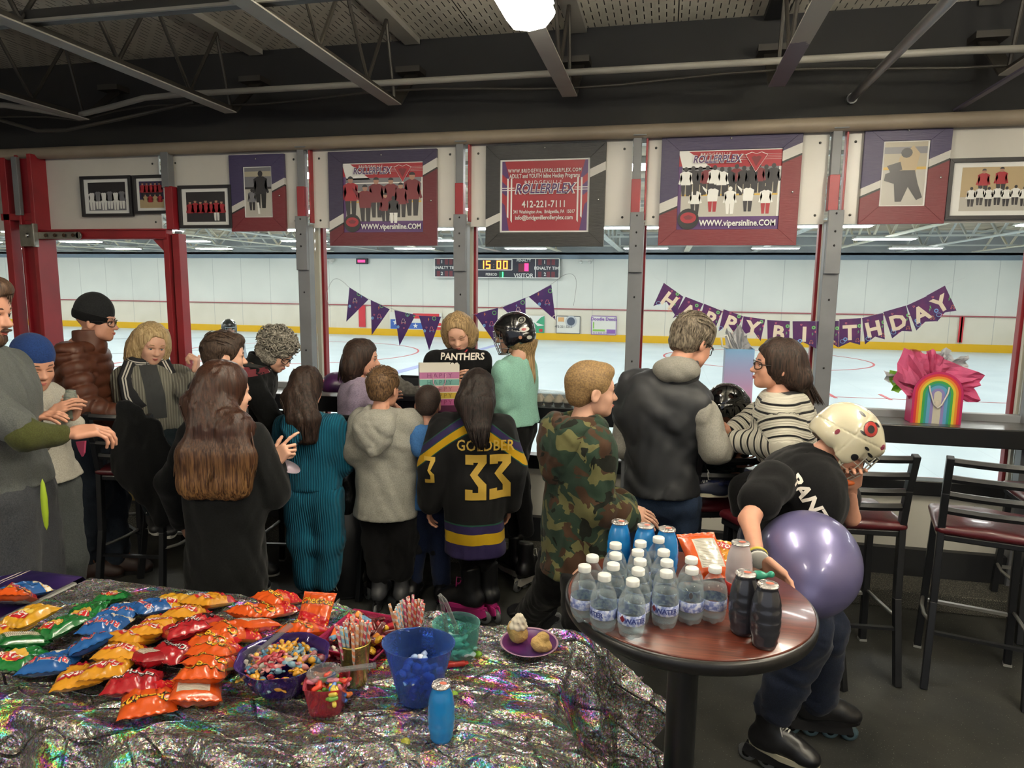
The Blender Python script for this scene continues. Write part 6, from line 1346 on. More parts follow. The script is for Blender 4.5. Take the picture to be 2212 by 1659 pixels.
# ---- girl with black helmet and mint sweatshirt
MINT = fabric('mint_sweat', '86b3a3', 200, .08)
g = person(dict(label='girl with black hockey helmet, long blond hair and mint sweatshirt', Z=3.95, s=.86, hh=.215, by=-58, hy=-72, hp=6, head=(1110, 722), sh=(1112, 795), sw=.34, pe=(1118, 915), elL=(1090, 870, -.10), wrL=(1072, 915, .0), elR=(1118, 870, .2), wrR=(1090, 900, .25), knL=(1122, 1040, -.02), anL=(1140, 1150, -.02), knR=(1108, 1040, .08), anR=(1112, 1150, .08), footL=40, footR=-40,
    top=dict(m=MINT, hem=(1118, 915), th=.022, amp=.006, seed=16, name='sweatshirt'), bottom=dict(m=BLKF, loose=.004, name='leggings'), shoe=dict(style='skate', cols=skate_cols(SKB, SKB, LW, mat('chassis_white', 'b9b6ac', .4), SKWB), k=1.12), skates=True,
    hair=dict(style='long', m=H_LB, path=[('h', 0, -.40, .34), ('p', 1128, 775, 0), ('p', 1136, 815, 0), ('p', 1142, 846, 0)], w=[.045, .055, .045, .02], d=.04, locks=120, seed=5, across=RGT), skin=SKIN2, brow=BROWB))
HB = mat('helmet_black', '0f1013', .18, coat=.6); CG = mat('cage_chrome', 'b4b6b8', .25, .9)
h, TH = make_helmet(g, HB, BLKF, CG, scale=1.02)
def sticker(h, TH, y, z, side, r, cols, g, name='sticker', sx=1.0):
    d = Vector((side, 0, 0)); me = shape_mesh([(r * math.cos(a) * sx, r * math.sin(a)) for a in [2 * PI * k / 20 for k in range(20)]])
    for i, (k, c) in enumerate(cols):
        M = Matrix.Translation((side * .75, y, z)) @ (Matrix.Rotation(PI / 2, 4, 'Z') @ Matrix.Rotation(PI / 2, 4, 'X')) @ Matrix.Scale(k, 4)
        W_ = TH @ M; W_.translation -= g.off
        dd = (TH.to_3x3() @ Vector((-side, 0, 0))).normalized(); decal(name if i == 0 else name + '_emblem', me, W_, h, dd, mat('stk_' + c, c, .35), h, off=.0015 + .001 * i, step=.03, to=.15)
sticker(h, TH, -.34, .86, -1, .085, [(1, 'b8b6ac'), (.8, '1a1a1c'), (.45, '7d7d78')], g); sticker(h, TH, -.40, .62, -1, .07, [(1, 'c4c0b8'), (.5, '9c2a30')], g, sx=1.6); sticker(h, TH, -.30, .42, -1, .045, [(1, 'b37d62')], g); sticker(h, TH, -.50, .40, -1, .05, [(1, 'b8b6ac')], g)

# ---- boy in camouflage
CAMO = mat('camouflage_fleece', '3b3f28', .9, sheen=.05, spec=.15); n = NT(CAMO); co, x, y, z = n.co()
a = n.noise(n.mapping(co, (1, 1, 1.2)), 9, 2.5, .7); b = n.noise(n.mapping(co, (1, 1, 1.2), loc=(4, 2, 9)), 8, 2.5, .9); c = n.noise(n.mapping(co, (1, 1, 1.2), loc=(7, 5, 1)), 10, 2.5, .9)
k = n.mix(n.math('GREATER_THAN', a, .53), '25342a', '5c5a3a'); k = n.mix(n.math('GREATER_THAN', b, .56), k, '3c2a1f'); k = n.mix(n.math('GREATER_THAN', c, .62), k, '141611'); n.color(k); n.bump(n.noise(co, 70, 3), .2, .004)
g = person(dict(label='sandy-haired boy in camouflage hoodie striding to the right', Z=2.78, s=.88, bulk=1.1, hh=.222, by=66, hy=80, hp=2, head=(1278, 842), sh=(1252, 948), sw=.36, pe=(1240, 1165), elR=(1285, 1090, -.13), wrR=(1345, 1112, -.05), elL=(1300, 1080, .16), wrL=(1345, 1095, .12), handR=dict(to=(1385, 1128, -.03), zc=(-.5, .0, 1), curl=.35, thumb=.3), handL=dict(to=(1375, 1105, .1), zc=(-.5, 0, 1), curl=.3, thumb=.3),
    knR=(1260, 1330, -.22), anR=(1308, 1565, -.36), knL=(1190, 1270, .18), anL=(1135, 1335, .55), top=dict(m=CAMO, hem=(1236, 1232), th=.034, amp=.010, sc=(9, 9, 6), seed=17, name='hoodie', hood=dict(k=1.35), ra=1.15, wh=1.05, cuff=1.0), bottom=dict(m=BLKF, loose=.024, amp=.009), shoe=dict(style='skate', cols=skate_cols(SKB, SKB, LW, CHB, SKWB), free=True, tiltL=-38, tiltR=0), skates=True,
    hair=dict(style='buzz', m=H_BUZZ, seed=2, th=.012, cut=(.46, .34, .36, .34, .44)), skin=SKIN2, brow=BROWB))

# ---- man in dark vest
VEST = mat('softshell_vest', '1d1f23', .6, sheen=.05, var=(5, .08)); FH = fabric('fleece_grey_beige', '85827a', 200, .08)
g = person(dict(label='grey-haired man in dark vest over grey hoodie bending to a child', Z=3.28, s=1.0, bulk=1.10, hh=.240, kind='man', by=24, hy=60, hp=24, hroll=0, head=(1496, 738), sh=(1428, 838), sw=.42, sroll=4, pe=(1430, 1065), shR=(1506, 862, -.10), elR=(1548, 972, -.16), wrR=(1580, 940, .06), elL=(1352, 960, .10), wrL=(1400, 1000, .30), anR=(1475, 1345, .1), anL=(1400, 1345, .05),
    top=dict(m=VEST, hem=(1428, 1062), th=.034, amp=.015, sc=(8, 8, 5), seed=21, name='vest', sleeveless=True, vest_sleeves=FH, wh=1.0, collar=dict(h=.03, k=1.3), flat=.74), bottom=dict(m=JEANS, loose=.022, amp=.008), shoe=SH_BLACK, hair=dict(style='mop', m=H_GB, seed=21, cut=(.50, .34, .34, .34, .44), th=-.012), glasses=mat('glasses_black', '0c0c0e', .25), skin=SKIN, brow=BROW))
G = Geo(); rs, fs, ax = g.rs, g.fs, g.ax; RB = Matrix((rs, fs, ax)).transposed()
V, F = mesh_sdf([s_ell(g.nb - ax * .01, (.098, .09, .048), .03, RB), s_ell(g.nb - fs * .06 - ax * .005, (.098, .062, .06), .05, RB), s_ell(g.nb + ax * .06 + fs * .03, (.065, .062, .10), .03, RB, sub=True)], .008, lambda P: .007 * wav(P - V3(g.off), 3, (20, 20, 30))); G.add(V, F); G.build('hood', FH, g.root, off=g.off)

# ---- striped woman
STR = mat('striped_knit', 'b9b5a6', .9, sheen=.05, spec=.2); n = NT(STR); gs = n.attr('gs'); fr = n.math('FRACT', n.math('ADD', n.math('DIVIDE', gs, .040), 20.3)); hl = n.math('LESS_THAN', n.math('ABSOLUTE', n.math('SUBTRACT', n.math('FRACT', n.math('DIVIDE', gs, .0105)), .5)), .18)
kn = n.mix(n.math('MULTIPLY', hl, .30), 'bdb9aa', '6a665c'); n.color(n.mix(n.math('LESS_THAN', fr, .24), kn, '111114')); n.bump(n.math('SINE', n.math('MULTIPLY', gs, 600)), .5, .003)
g = person(dict(label='dark-haired woman in glasses and black-striped cream knit sweater', Z=3.12, s=.97, bulk=1.15, hh=.225, kind='woman', by=-62, hy=-82, hp=-4, head=(1678, 788), sh=(1690, 875), sw=.40, pe=(1700, 1030), elL=(1690, 962, -.20), wrL=(1592, 952, .0), elR=(1640, 900, .20), wrR=(1590, 930, .12), handL='none', knL=(1615, 1062, -.05), knR=(1622, 1062, .12), anL=(1620, 1210, -.02), anR=(1632, 1210, .12),
    top=dict(m=STR, hem=(1695, 985), th=.026, amp=.005, sc=(12, 12, 8), seed=22, name='sweater', ra=1.18, wc=1.08), bottom=dict(m=BLKF, loose=.02), shoe=dict(style='sneaker', cols=SH_BLACK['cols'], free=True), hair=dict(style='long', m=H_DK, path=[('h', 0, -.25, .62), ('h', 0, -.40, .25), ('p', 1722, 825, .02), ('p', 1748, 868, -.02)], w=[.065, .075, .055, .02], d=.065, cut=(.50, .34, .33, .36, .46), locks=190, seed=4, across=FWD), glasses=mat('glasses_dark_tort', '1d1512', .25), skin=SKIN, brow=BROWD))
# ---- seated child with the shiny black helmet between them
g = person(dict(label='small child in glossy black helmet seated between the two adults', Z=3.42, s=.66, hh=.19, by=60, hy=75, hp=10, head=(1572, 878), sh=(1560, 950), sw=.28, pe=(1555, 1025), knL=(1590, 1035, -.12), knR=(1600, 1033, -.02), anL=(1545, 1040, -.22), anR=(1592, 1095, -.02), elR=(1545, 1000, -.1), wrR=(1580, 1000, -.15), top=dict(m=fabric('dark_pattern_shirt', '182220', 60, .5), hem=(1555, 1030), amp=.006), bottom=dict(m=fabric('indigo_denim', '1c2344', 220, .15), loose=.012), shoe=dict(style='sneaker', cols=dict(upper=mat('shoe_navy', '1b1f30', .5), sole=mat('shoe_sole_cream', 'c9c2a8', .5), laces=LW), free=True), footL=-80, footR=60, skin=SKIN3))
make_helmet(g, mat('helmet_gloss_black', '08080a', .1, coat=1), BLKF, CG, scale=1.06, cage=False)

# ---- child with white helmet and balloon
TEE = fabric('black_tee', '0c0c0e', 200, .15)
g = person(dict(label='child in white hockey helmet and black t-shirt bending over a balloon', Z=2.38, s=.86, bulk=1.08, hh=.215, by=70, hy=98, hp=40, head=(1826, 952), sh=(1742, 1018), sw=.36, pe=(1690, 1178), shR=(1668, 1040, -.12), shL=(1790, 1040, .16), elR=(1618, 1122, -.26), wrR=(1636, 1200, -.46), handR=dict(to=(1680, 1238, -.50), zc=(.2, 1, .25), curl=.35, thumb=.2, k=.85), elL=(1838, 1118, .06), wrL=(1838, 1062, .02), handL=dict(to=(1842, 1020, -.02), zc=(.9, .2, .1), curl=(.45, .5, .5, .4), thumb=.3, k=.85),
    knR=(1738, 1372, -.10), anR=(1672, 1538, -.02), knL=(1778, 1360, .12), anL=(1765, 1515, .18), footR=128, footL=100, top=dict(m=TEE, hem=(1700, 1175), sleeve=.27, th=.028, amp=.008, sc=(10, 10, 8), seed=23, name='t_shirt', ra=1.05, nocollarcut=True), bottom=dict(m=fabric('dark_jeans', '161c2b', 260, .2), loose=.03, amp=.010, sc=(8, 8, 14)), shoe=dict(style='skate', R=skate_cols(SKB, mat('sole_cream', 'a9a48f', .5), LW, CHB, SKWB), L=skate_cols(SKB, SKB, mat('lace_neon_green', '3fae52', .6), CHB, mat('wheel_blue_smoke', '41555e', .3)), k=1.12), skates=True, skin=SKIN, brow=BROW))
h, TH = make_helmet(g, mat('helmet_cream', 'bdb69c', .22, coat=.5), mat('strap_cream', 'b0aa92', .5), mat('cage_white', 'b5b1a4', .3, .4), scale=1.03)
sticker(h, TH, .0, .86, 1, .12, [(1, '2a2020'), (.92, '9c2f2a'), (.5, '16161a')], g); sticker(h, TH, .36, .78, 1, .05, [(1, '7a2a44')], g, sx=.7); sticker(h, TH, -.34, .50, 1, .05, [(1, '6b1a2c')], g, sx=.6)
for yy_, zz_, rr_, sx_ in ((.30, .56, .022, 3.2), (.34, .47, .020, 3.0), (.16, .60, .022, 2.4), (-.06, .74, .020, 3.0), (.06, .98, .022, 2.6), (-.22, .96, .022, 2.6), (.12, .38, .055, 1.2)): sticker(h, TH, yy_, zz_, 1, rr_, [(1, '15161a')], g, name='vent', sx=sx_)
decal('lettering', text_mesh('PANT', .06, 'LEFT', 0, 0, .002, 1), plane_basis(g.J((1765, 1065, -.3)) - g.off, RGT * .5 - UP * .85, UP * .5 + RGT * .85), g.top, FWD, mat('print_cream', 'd8d0c4', .6), g.root)
a, b, c = g.arms['R']; Q = (c - b).to_track_quat('Z', 'Y').to_matrix().to_4x4()
for dz, cc in ((.0, 'b5a52e'), (.012, '2a2a2a'), (.022, 'b9b7b0')):
    G = Geo(); G.mb(MB().lathe([(.027, -.005), (.031, 0), (.027, .005)], 18, 0, Matrix.Translation(c + (c - b).normalized() * dz) @ Q)); G.build('wristband', mat('band_' + cc, cc, .5), g.root, off=g.off)
o = MB().ball((0, 0, 0), (.035, .012, .012), 12).build('mouthguard', mat('orange_rubber', 'c8602a', .4), g.root, True, loc=g.hw(.12, .44, -.02) - g.off)
# ================================================================== STOOLS, BAGS AND THINGS ON THE COUNTER
M_stool = mat('stool_black_metal', '121316', .38, spec=.5); M_vinyl = mat('burgundy_vinyl', '4a1219', .33, coat=.2, bump=(30, .15))
def stool(x, y, rz, lab, seatz=.74, top=1.09):
    """ladder back bar stool, front toward +Y in its own frame"""
    t = thing('bar_stool', lab, 'bar stool', (x, y, 0), rz, 'black ladder-back bar stools at the counter')
    P = [s_box((0, .0, seatz), (.205, .20, .022), .02, .01), s_ell((0, 0, seatz + .012), (.19, .185, .035), .03)]; G = Geo(); G.add(*STO.setdefault('seat', mesh_sdf(P, .012, smooth=2))); G.build('seat', M_vinyl, t)
    MB().box((0, 0, seatz - .035), (.38, .37, .03)).build('seat_frame', M_stool, t, bevel=.006)
    for sx in (-1, 1):
        MB().bar((sx * .19, .17, 0), (sx * .17, .15, seatz - .03), .032, .032, up=(0, 1, 0)).build('leg', M_stool, t, bevel=.003)
        mb = MB(); pts = [(sx * .19, -.25, 0), (sx * .18, -.19, .40), (sx * .178, -.175, seatz), (sx * .178, -.205, .92), (sx * .178, -.25, top)]
        for a, b in zip(pts[:-1], pts[1:]): mb.bar(a, b, .030, .036, up=(0, 1, 0))
        mb.build('leg', M_stool, t, bevel=.003)
        MB().box((sx * .19, .17, .006), (.036, .036, .012)).build('glide', mat('glide_pale', '8b8b88', .5), t)
    for z, yy in ((top - .02, -.246), (top - .10, -.228), (top - .18, -.208), (top - .255, -.192)):
        mb = MB(); mb.tube([(x_, yy - .018 * (1 - (x_ / .17) ** 2), z) for x_ in (-.17, -.11, -.05, 0, .05, .11, .17)], .012, 6); o = mb.build('back_slat', M_stool, t, 'auto')
        for v in o.data.vertices: v.co.z = z + (v.co.z - z) * 1.55
    ch = mat('footrest_worn', '8e8d88', .35, .6)
    for a, b in (((-.185, .165), (.185, .165)), ((-.188, -.21), (.188, -.21))): MB().bar((a[0], a[1], .26), (b[0], b[1], .26), .022, .014).build('footrest', ch if a[1] > 0 else M_stool, t)
    for sx in (-1, 1): MB().tube([(sx * .188, -.21, .31), (sx * .20, -.08, .285), (sx * .20, .05, .275), (sx * .187, .165, .28)], .009, 6).build('side_rail', ch, t, True)
    return t
STO = {}
def stool_at(u, v, Z, rz, lab):
    p = at(u, v, Z); return stool(p.x, p.y, rz, lab)
stool_at(1830, 1100, 3.20, .10, 'empty burgundy-seated bar stool behind the child in the white helmet')
stool_at(2125, 1100, 3.05, -.25, 'empty bar stool at the right edge, seat turned toward the windows')
p = at(2290, 1050, 3.5); stool(p.x, p.y, -.1, 'bar stool partly outside the frame beyond the right edge stool')
stool_at(1545, 1075, 3.42, .3, 'burgundy bar stool carrying the small child in the glossy helmet')
stool_at(1690, 1075, 3.05, .6, 'bar stool on which the striped-sweater woman sits')
stool_at(768, 980, 4.02, -.2, 'bar stool under the girl in lavender')
stool_at(352, 980, 4.30, -.5, 'bar stool under the blond woman with the scarf')
stool_at(990, 960, 4.05, 0, 'bar stool on which the blond child kneels')
p = at(645, 960, 4.12); stool(p.x, p.y, .2, 'bar stool standing between the leaning grey-haired woman and the teal girl')
# black coats draped over a chair between puffer man and blond woman
p = at(302, 930, 3.62); t = thing('draped_coat', 'black coat draped over the back of a stool beside the brown jacket', 'coat', (p.x, p.y, 0))
V, F = mesh_sdf([s_cone((-.08, 0, 1.10), (-.03, 0, .80), .07, .15, .06, ((0, 1, 0), .5)), s_cone((.05, 0, 1.02), (.16, 0, .74), .07, .12, .06, ((0, 1, 0), .5)), s_cone((.0, .0, .85), (.10, .02, .55), .11, .07, .06, ((0, 1, 0), .6))], .011, lambda P: .014 * wav(P, 5, (30, 30, 14)), smooth=2)
G = Geo(); G.add(V, F); G.build('coat_body', fabric('black_coat', '0c0d0f', 200, .2), t)
p = at(318, 960, 3.92); stool(p.x, p.y, .15, 'bar stool behind the man in the quilted jacket with a coat over it')
# dark handbag on the striped woman's stool
p = at(1640, 905, 3.05)
# ---------------- gift bags
def bag_body(w_, d_, h_, m, t, name='bag_body', taper=1.0):
    mb = MB(); z0, z1 = 0, h_; a, b = w_ / 2, d_ / 2; th = .0015
    o = [(-a, -b), (a, -b), (a, b), (-a, b)]; vs = [(x, y, z0) for x, y in o] + [(x * taper, y * taper, z1) for x, y in o] + [(x * .985, y * .97, z0 + .003) for x, y in o] + [(x * .985 * taper, y * .97 * taper, z1) for x, y in o]
    fs = [(3, 2, 1, 0)] + [(i, (i + 1) % 4, (i + 1) % 4 + 4, i + 4) for i in range(4)] + [(8, 9, 10, 11)] + [((i + 1) % 4 + 8, i + 8, i + 12, (i + 1) % 4 + 12) for i in range(4)] + [(i + 4, (i + 1) % 4 + 4, (i + 1) % 4 + 12, i + 12) for i in range(4)]
    mb.add(vs, fs); return mb.build(name, m, t)
def tissue(pts, seed, m, t, name='tissue_paper', n=14, amp=.02):
    """crumpled sheet: fan from the first point through the outline"""
    rnd = random.Random(seed); c = Vector(pts[0]); out = [Vector(p) for p in pts[1:]]; k = len(out); vs = [c]; fs = []; R_ = 7
    per = []
    for i in range(k - 1):
        for j in range(4): per.append(out[i].lerp(out[i + 1], j / 4))
    per.append(out[-1]); q = len(per)
    for r_ in range(1, R_ + 1):
        for i, p in enumerate(per):
            v = c.lerp(p, r_ / R_); a = amp * (r_ / R_) ** .5; ph = math.sin(i * 1.7 + seed) + .6 * math.sin(i * 3.1 + r_ * 1.3 + seed * 2); vs.append(v + Vector((rnd.uniform(-.2, .2) * a, a * ph, rnd.uniform(-.2, .2) * a)))
    for i in range(q - 1): fs.append((0, 1 + i, 2 + i))
    for r_ in range(R_ - 1):
        for i in range(q - 1): a = 1 + r_ * q + i; fs.append((a, a + 1, a + q + 1)); fs.append((a, a + q + 1, a + q))
    me = bpy.data.meshes.new(name); me.from_pydata([tuple(v) for v in vs], [], fs); o = link_mesh(name, me, m, t, False)
    sm = o.modifiers.new('thickness', 'SOLIDIFY'); sm.thickness = .0008; return o
def tissue_mat(name, c, a=.9):
    m = mat(name, c, .7, bump=(40, .8), var=(12, .12)); n = NT(m); tr = n.new('ShaderNodeBsdfTranslucent'); tr.inputs[0].default_value = (*hexc(c), 1); mx = n.new('ShaderNodeMixShader'); mx.inputs[0].default_value = .45
    out = [x for x in n.nt.nodes if x.type == 'OUTPUT_MATERIAL'][0]; n.link(n.b.outputs[0], mx.inputs[1]); n.link(tr.outputs[0], mx.inputs[2]); n.link(mx.outputs[0], out.inputs[0]); return m
T_PINK, T_WHITE, T_GREEN, T_PURP = tissue_mat('tissue_pink', 'ea7aa6'), tissue_mat('tissue_white', 'd8d8da'), tissue_mat('tissue_green', '9fcf5a'), tissue_mat('tissue_lilac', '6b5a86')
CZ = 1.071; CY = YW - .16
# rainbow bag
x0, x1 = onY(1963, 900, CY - .02).x, onY(2072, 900, CY - .02).x; W_ = x1 - x0; zt_ = onY(2020, 803, CY - .05).z
t = thing('rainbow_gift_bag', 'arched rainbow gift bag with pink tissue standing on the counter', 'gift bag', ((x0 + x1) / 2, CY, CZ)); Hh = zt_ - CZ
M_rb = mat('rainbow_print', 'c02a4c', .35, coat=.3); n = NT(M_rb); co, x, y, z = n.co()
zc = Hh - W_ / 2; dz = n.math('MAXIMUM', n.math('SUBTRACT', z, zc), 0); rr_ = n.math('SQRT', n.math('ADD', n.math('POWER', n.math('ABSOLUTE', x), 2), n.math('MULTIPLY', dz, dz)))
n.color(n.ramp(n.math('DIVIDE', rr_, W_ / 2), [(0, 'c9c4b2'), (.15, '8a7fb8'), (.27, '5f9cc4'), (.40, '2d8f8a'), (.50, '3d9a4a'), (.60, 'd8c33c'), (.70, 'e0892f'), (.80, 'cf3a38'), (.90, 'b5225f')], True))
arch = [(-W_ / 2, 0), (W_ / 2, 0), (W_ / 2, zc)] + [(W_ / 2 * math.cos(a), zc + W_ / 2 * math.sin(a)) for a in [PI * k / 20 for k in range(1, 20)]] + [(-W_ / 2, zc)]
for y0 in (-.05, .045): MB().prism(arch, y0, y0 + .003).build('panel', M_rb, t)
for sx in (-1, 1): MB().box((sx * W_ / 2 * .99, 0, zc / 2), (.002, .095, zc)).build('side_gusset', mat('gusset_magenta', 'b5225f', .4), t)
MB().box((0, 0, .002), (W_, .095, .003)).build('bag_bottom', mat('gusset_magenta', 'b5225f', .4), t)
MB().tube([(-.05, -.055, zc + .05), (-.045, -.06, zc + .02), (-.02, -.06, zc - .055), (0, -.06, zc - .075), (.02, -.06, zc - .055), (.045, -.06, zc + .01), (.05, -.055, zc + .045)], .0045, 6).build('handle', mat('ribbon_white', 'd2cfc8', .6), t, True)
MB().ball((0, -.052, zc - .055), (.017, .003, .020), 12).build('tag', mat('tag_cream', 'c9c0ae', .5), t, True)
q = lambda u, v, dy=0: tuple(onY(u, v, CY + dy) - Vector(t.location))
tissue([q(2015, 845), q(1965, 865), q(1928, 818, -.02), q(1953, 752), q(1998, 765, .02), q(2014, 753), q(2040, 775), q(2130, 812, -.02), q(2108, 838), q(2116, 870), q(2078, 865)], 3, T_PINK, t)
tissue([q(2020, 830, .03), q(1960, 830, .03), q(1945, 800, .03), q(1965, 755, .04), q(1990, 758, .03)], 5, tissue_mat('tissue_peach', 'd98a7a'), t)
tissue([q(1985, 810, .03), q(1922, 800, .03), q(1925, 845, .03), q(1940, 848, .02), q(1963, 835, .02)], 6, T_GREEN, t); tissue([q(1960, 815, .04), q(1910, 800, .04), q(1912, 822, .04), q(1940, 832, .04)], 8, T_WHITE, t); tissue([q(2020, 800, .04), q(2025, 765, .04), q(2045, 752, .05), q(2062, 775, .04), q(2092, 768, .04), q(2090, 795, .04)], 9, T_WHITE, t)
# tall blue-pink gradient bag
x0, x1 = onY(1563, 800, CY).x, onY(1625, 800, CY).x; W_ = x1 - x0; H_ = onY(1590, 752, CY).z - CZ
t = thing('tall_gift_bag', 'tall blue to pink ombre gift bag with white tissue on the counter', 'gift bag', ((x0 + x1) / 2, CY, CZ))
M_gb = mat('ombre_bag', '6a86b8', .35); n = NT(M_gb); co, x, y, z = n.co(); n.color(n.ramp(n.math('DIVIDE', z, H_), [(0, 'd88aa8'), (.45, 'ac90b8'), (1, '78a4cc')]))
bag_body(W_, .12, H_, M_gb, t); q = lambda u, v, dy=0: tuple(onY(u, v, CY + dy) - Vector(t.location))
tissue([q(1600, 765), q(1566, 752), q(1568, 708, -.02), q(1580, 722), q(1598, 700, .02), q(1612, 725), q(1624, 752), q(1618, 760)], 4, T_WHITE, t); MB().tube([q(1572, 752, -.065), q(1560, 748, -.07), q(1558, 728, -.07), q(1570, 724, -.07), q(1580, 752, -.065)], .006, 6).build('handle', mat('ribbon_white', 'd2cfc8', .6), t, True)
# HAPPY bag in front of the blond child
p = at(948, 886, 3.81); W_, H_ = .215, .265
t = thing('happy_gift_bag', 'white gift bag with pastel HAPPY stripes held in front of the blond child', 'gift bag', (p.x, p.y, p.z), YAW + .18)
M_hb = mat('happy_stripes', 'cfcac0', .4); n = NT(M_hb); co, x, y, z = n.co(); n.color(n.ramp(n.math('DIVIDE', z, H_), [(0, '4a2038'), (.14, 'c0608a'), (.25, 'b79f3c'), (.28, 'd6d0c4'), (.285, 'c9ab3e'), (.40, 'd6d0c4'), (.42, 'c48a8e'), (.555, 'd6d0c4'), (.575, '6fa39c'), (.70, 'd6d0c4'), (.72, 'b06f94'), (.86, 'cbc6bb')], True))
n.color(n.ramp(n.math('DIVIDE', z, H_), [(0, '4a2038'), (.14, 'b05a88'), (.27, 'cfc8b8'), (.285, 'bfa440'), (.41, 'cfc8b8'), (.425, 'c08488'), (.55, 'cfc8b8'), (.565, '6b9c94'), (.695, 'cfc8b8'), (.71, 'a8698f'), (.84, 'c6c1b4')], True))
bag_body(W_, .12, H_, M_hb, t, taper=1.03); M_hl = mat('happy_letters', '9a6f86', .5)
for k, z in enumerate((.205, .347, .487, .63, .775)): text('lettering', 'HAPPY', .036, [mat('happy_pink', '8a3a62', .5), mat('happy_gold', '8d7a2e', .5), mat('happy_rose', '9c5f6a', .5), mat('happy_teal', '477a74', .5), mat('happy_plum', '7d4268', .5)][k], t, Matrix.Translation((.0, -.0635, z * H_)) @ Matrix.Rotation(PI / 2, 4, 'X'), sp=1.35, sx=1.05)
mb = MB()
for k in range(9): mb.lathe([(.012, -.0012), (.012, .0012)], 12, 0, Matrix.Translation((-W_ / 2 + .014 + k * .0235, -.062, H_)) @ Matrix.Rotation(PI / 2, 4, 'X'))
mb.build('scalloped_edge', mat('bag_white', 'c6c1b4', .4), t)
MB().tube([(-.035, -.064, H_ * .80), (-.035, -.068, H_ * .62), (-.02, -.069, H_ * .52), (.01, -.069, H_ * .50), (.03, -.068, H_ * .62), (.035, -.064, H_ * .82)], .0028, 6).build('handle', mat('cord_pink', 'b7869a', .6), t, True)
p = at(935, 905, 3.80); o = None
# gift tissue below the bag
t = thing('purple_gift_wrap', 'crumpled purple and white wrapping paper under the HAPPY bag', 'wrapping paper', at(940, 908, 3.92))
tissue([(0, 0, 0), (-.09, .0, .02), (-.06, 0, .06), (.0, 0, .03), (.07, .0, .05), (.10, 0, 0), (.04, 0, -.04), (-.05, 0, -.03)], 2, T_PURP, t, amp=.03); tissue([(0.02, -.02, .0), (-.01, -.02, .04), (.03, -.02, .05), (.06, -.02, .02), (.03, -.02, -.02)], 3, T_WHITE, t, amp=.02)
# ---------------- counter clutter, left to right
def cb(u, v, name, lab, cat, dy=0, group=None):
    p = onZ(u, v, CZ); return thing(name, lab, cat, (p.x, min(CY + .09, max(CY - .10, p.y)) + dy, CZ), 0, group)
M_clear = tint('clear_plastic', 'eaeeee', .06, .22); M_frost = mat('frosting', 'b7a48e', .6, bump=(60, .5)); M_choc = mat('chocolate_cake', '2a160e', .7)
CK = {}
def cupcake_parts(parent, loc, sc=1.0, frost=None, cake=None, k=0):
    if 'c' not in CK:
        a = MB().lathe([(.020, 0), (.028, .030), (.0285, .031)], 20, warp=lambda a, z: 1 + .035 * math.sin(a * 20)).build('liner', M_choc, None, True)
        b = MB().lathe([(.029, .029), (.031, .036), (.028, .044), (.025, .048), (.022, .055), (.017, .059), (.012, .066), (.002, .071)], 18, warp=lambda a, z: 1 + .06 * math.sin(a * 7 + z * 160)).build('swirl', M_frost, None, True); CK['c'] = (a.data, b.data); bpy.data.objects.remove(a); bpy.data.objects.remove(b)
    t = bpy.data.objects.new('cupcake', CK['c'][0]); C.objects.link(t); t.location = loc; t.scale = (sc,) * 3
    s_ = bpy.data.objects.new('frosting', CK['c'][1]); C.objects.link(s_); s_.parent = t; return t
def cupbox(u, v, lab, nx, ny, layers=1):
    t = cb(u, v, 'cupcake_box', lab, 'box', dy=0); w_, d_ = nx * .062 + .01, ny * .062 + .01
    mb = MB(); z = 0; prof = [(w_ / 2, d_ / 2, 0), (w_ / 2 + .004, d_ / 2 + .004, .035), (w_ / 2 + .012, d_ / 2 + .012, .036), (w_ / 2 + .012, d_ / 2 + .012, .040), (w_ / 2, d_ / 2, .041), (w_ / 2 - .015, d_ / 2 - .015, .095)]
    vs = []; fs = []
    for a, b, z in prof: vs += [(-a, -b, z), (a, -b, z), (a, b, z), (-a, b, z)]
    for i in range(len(prof) - 1):
        for j in range(4): fs.append((i * 4 + j, i * 4 + (j + 1) % 4, i * 4 + 4 + (j + 1) % 4, i * 4 + 4 + j))
    fs += [(3, 2, 1, 0), tuple(len(vs) - 4 + j for j in range(4))]; mb.add(vs, fs); mb.build('clamshell', M_clear, t, bevel=.003)
    for i in range(nx):
        for j in range(ny):
            c = cupcake_parts(t, (t.location.x + (i - (nx - 1) / 2) * .061, t.location.y + (j - (ny - 1) / 2) * .061, CZ + .004), .98); tag(c, 'chocolate cupcake with swirled frosting inside a clear box on the counter', 'cupcake', 'cupcakes in the clear boxes')
    return t
cupbox(1196, 878, 'clear clamshell box of chocolate cupcakes left of the camouflage boy', 4, 2); cupbox(1333, 880, 'small clear box of cupcakes mostly hidden behind the camouflage boy', 2, 2)
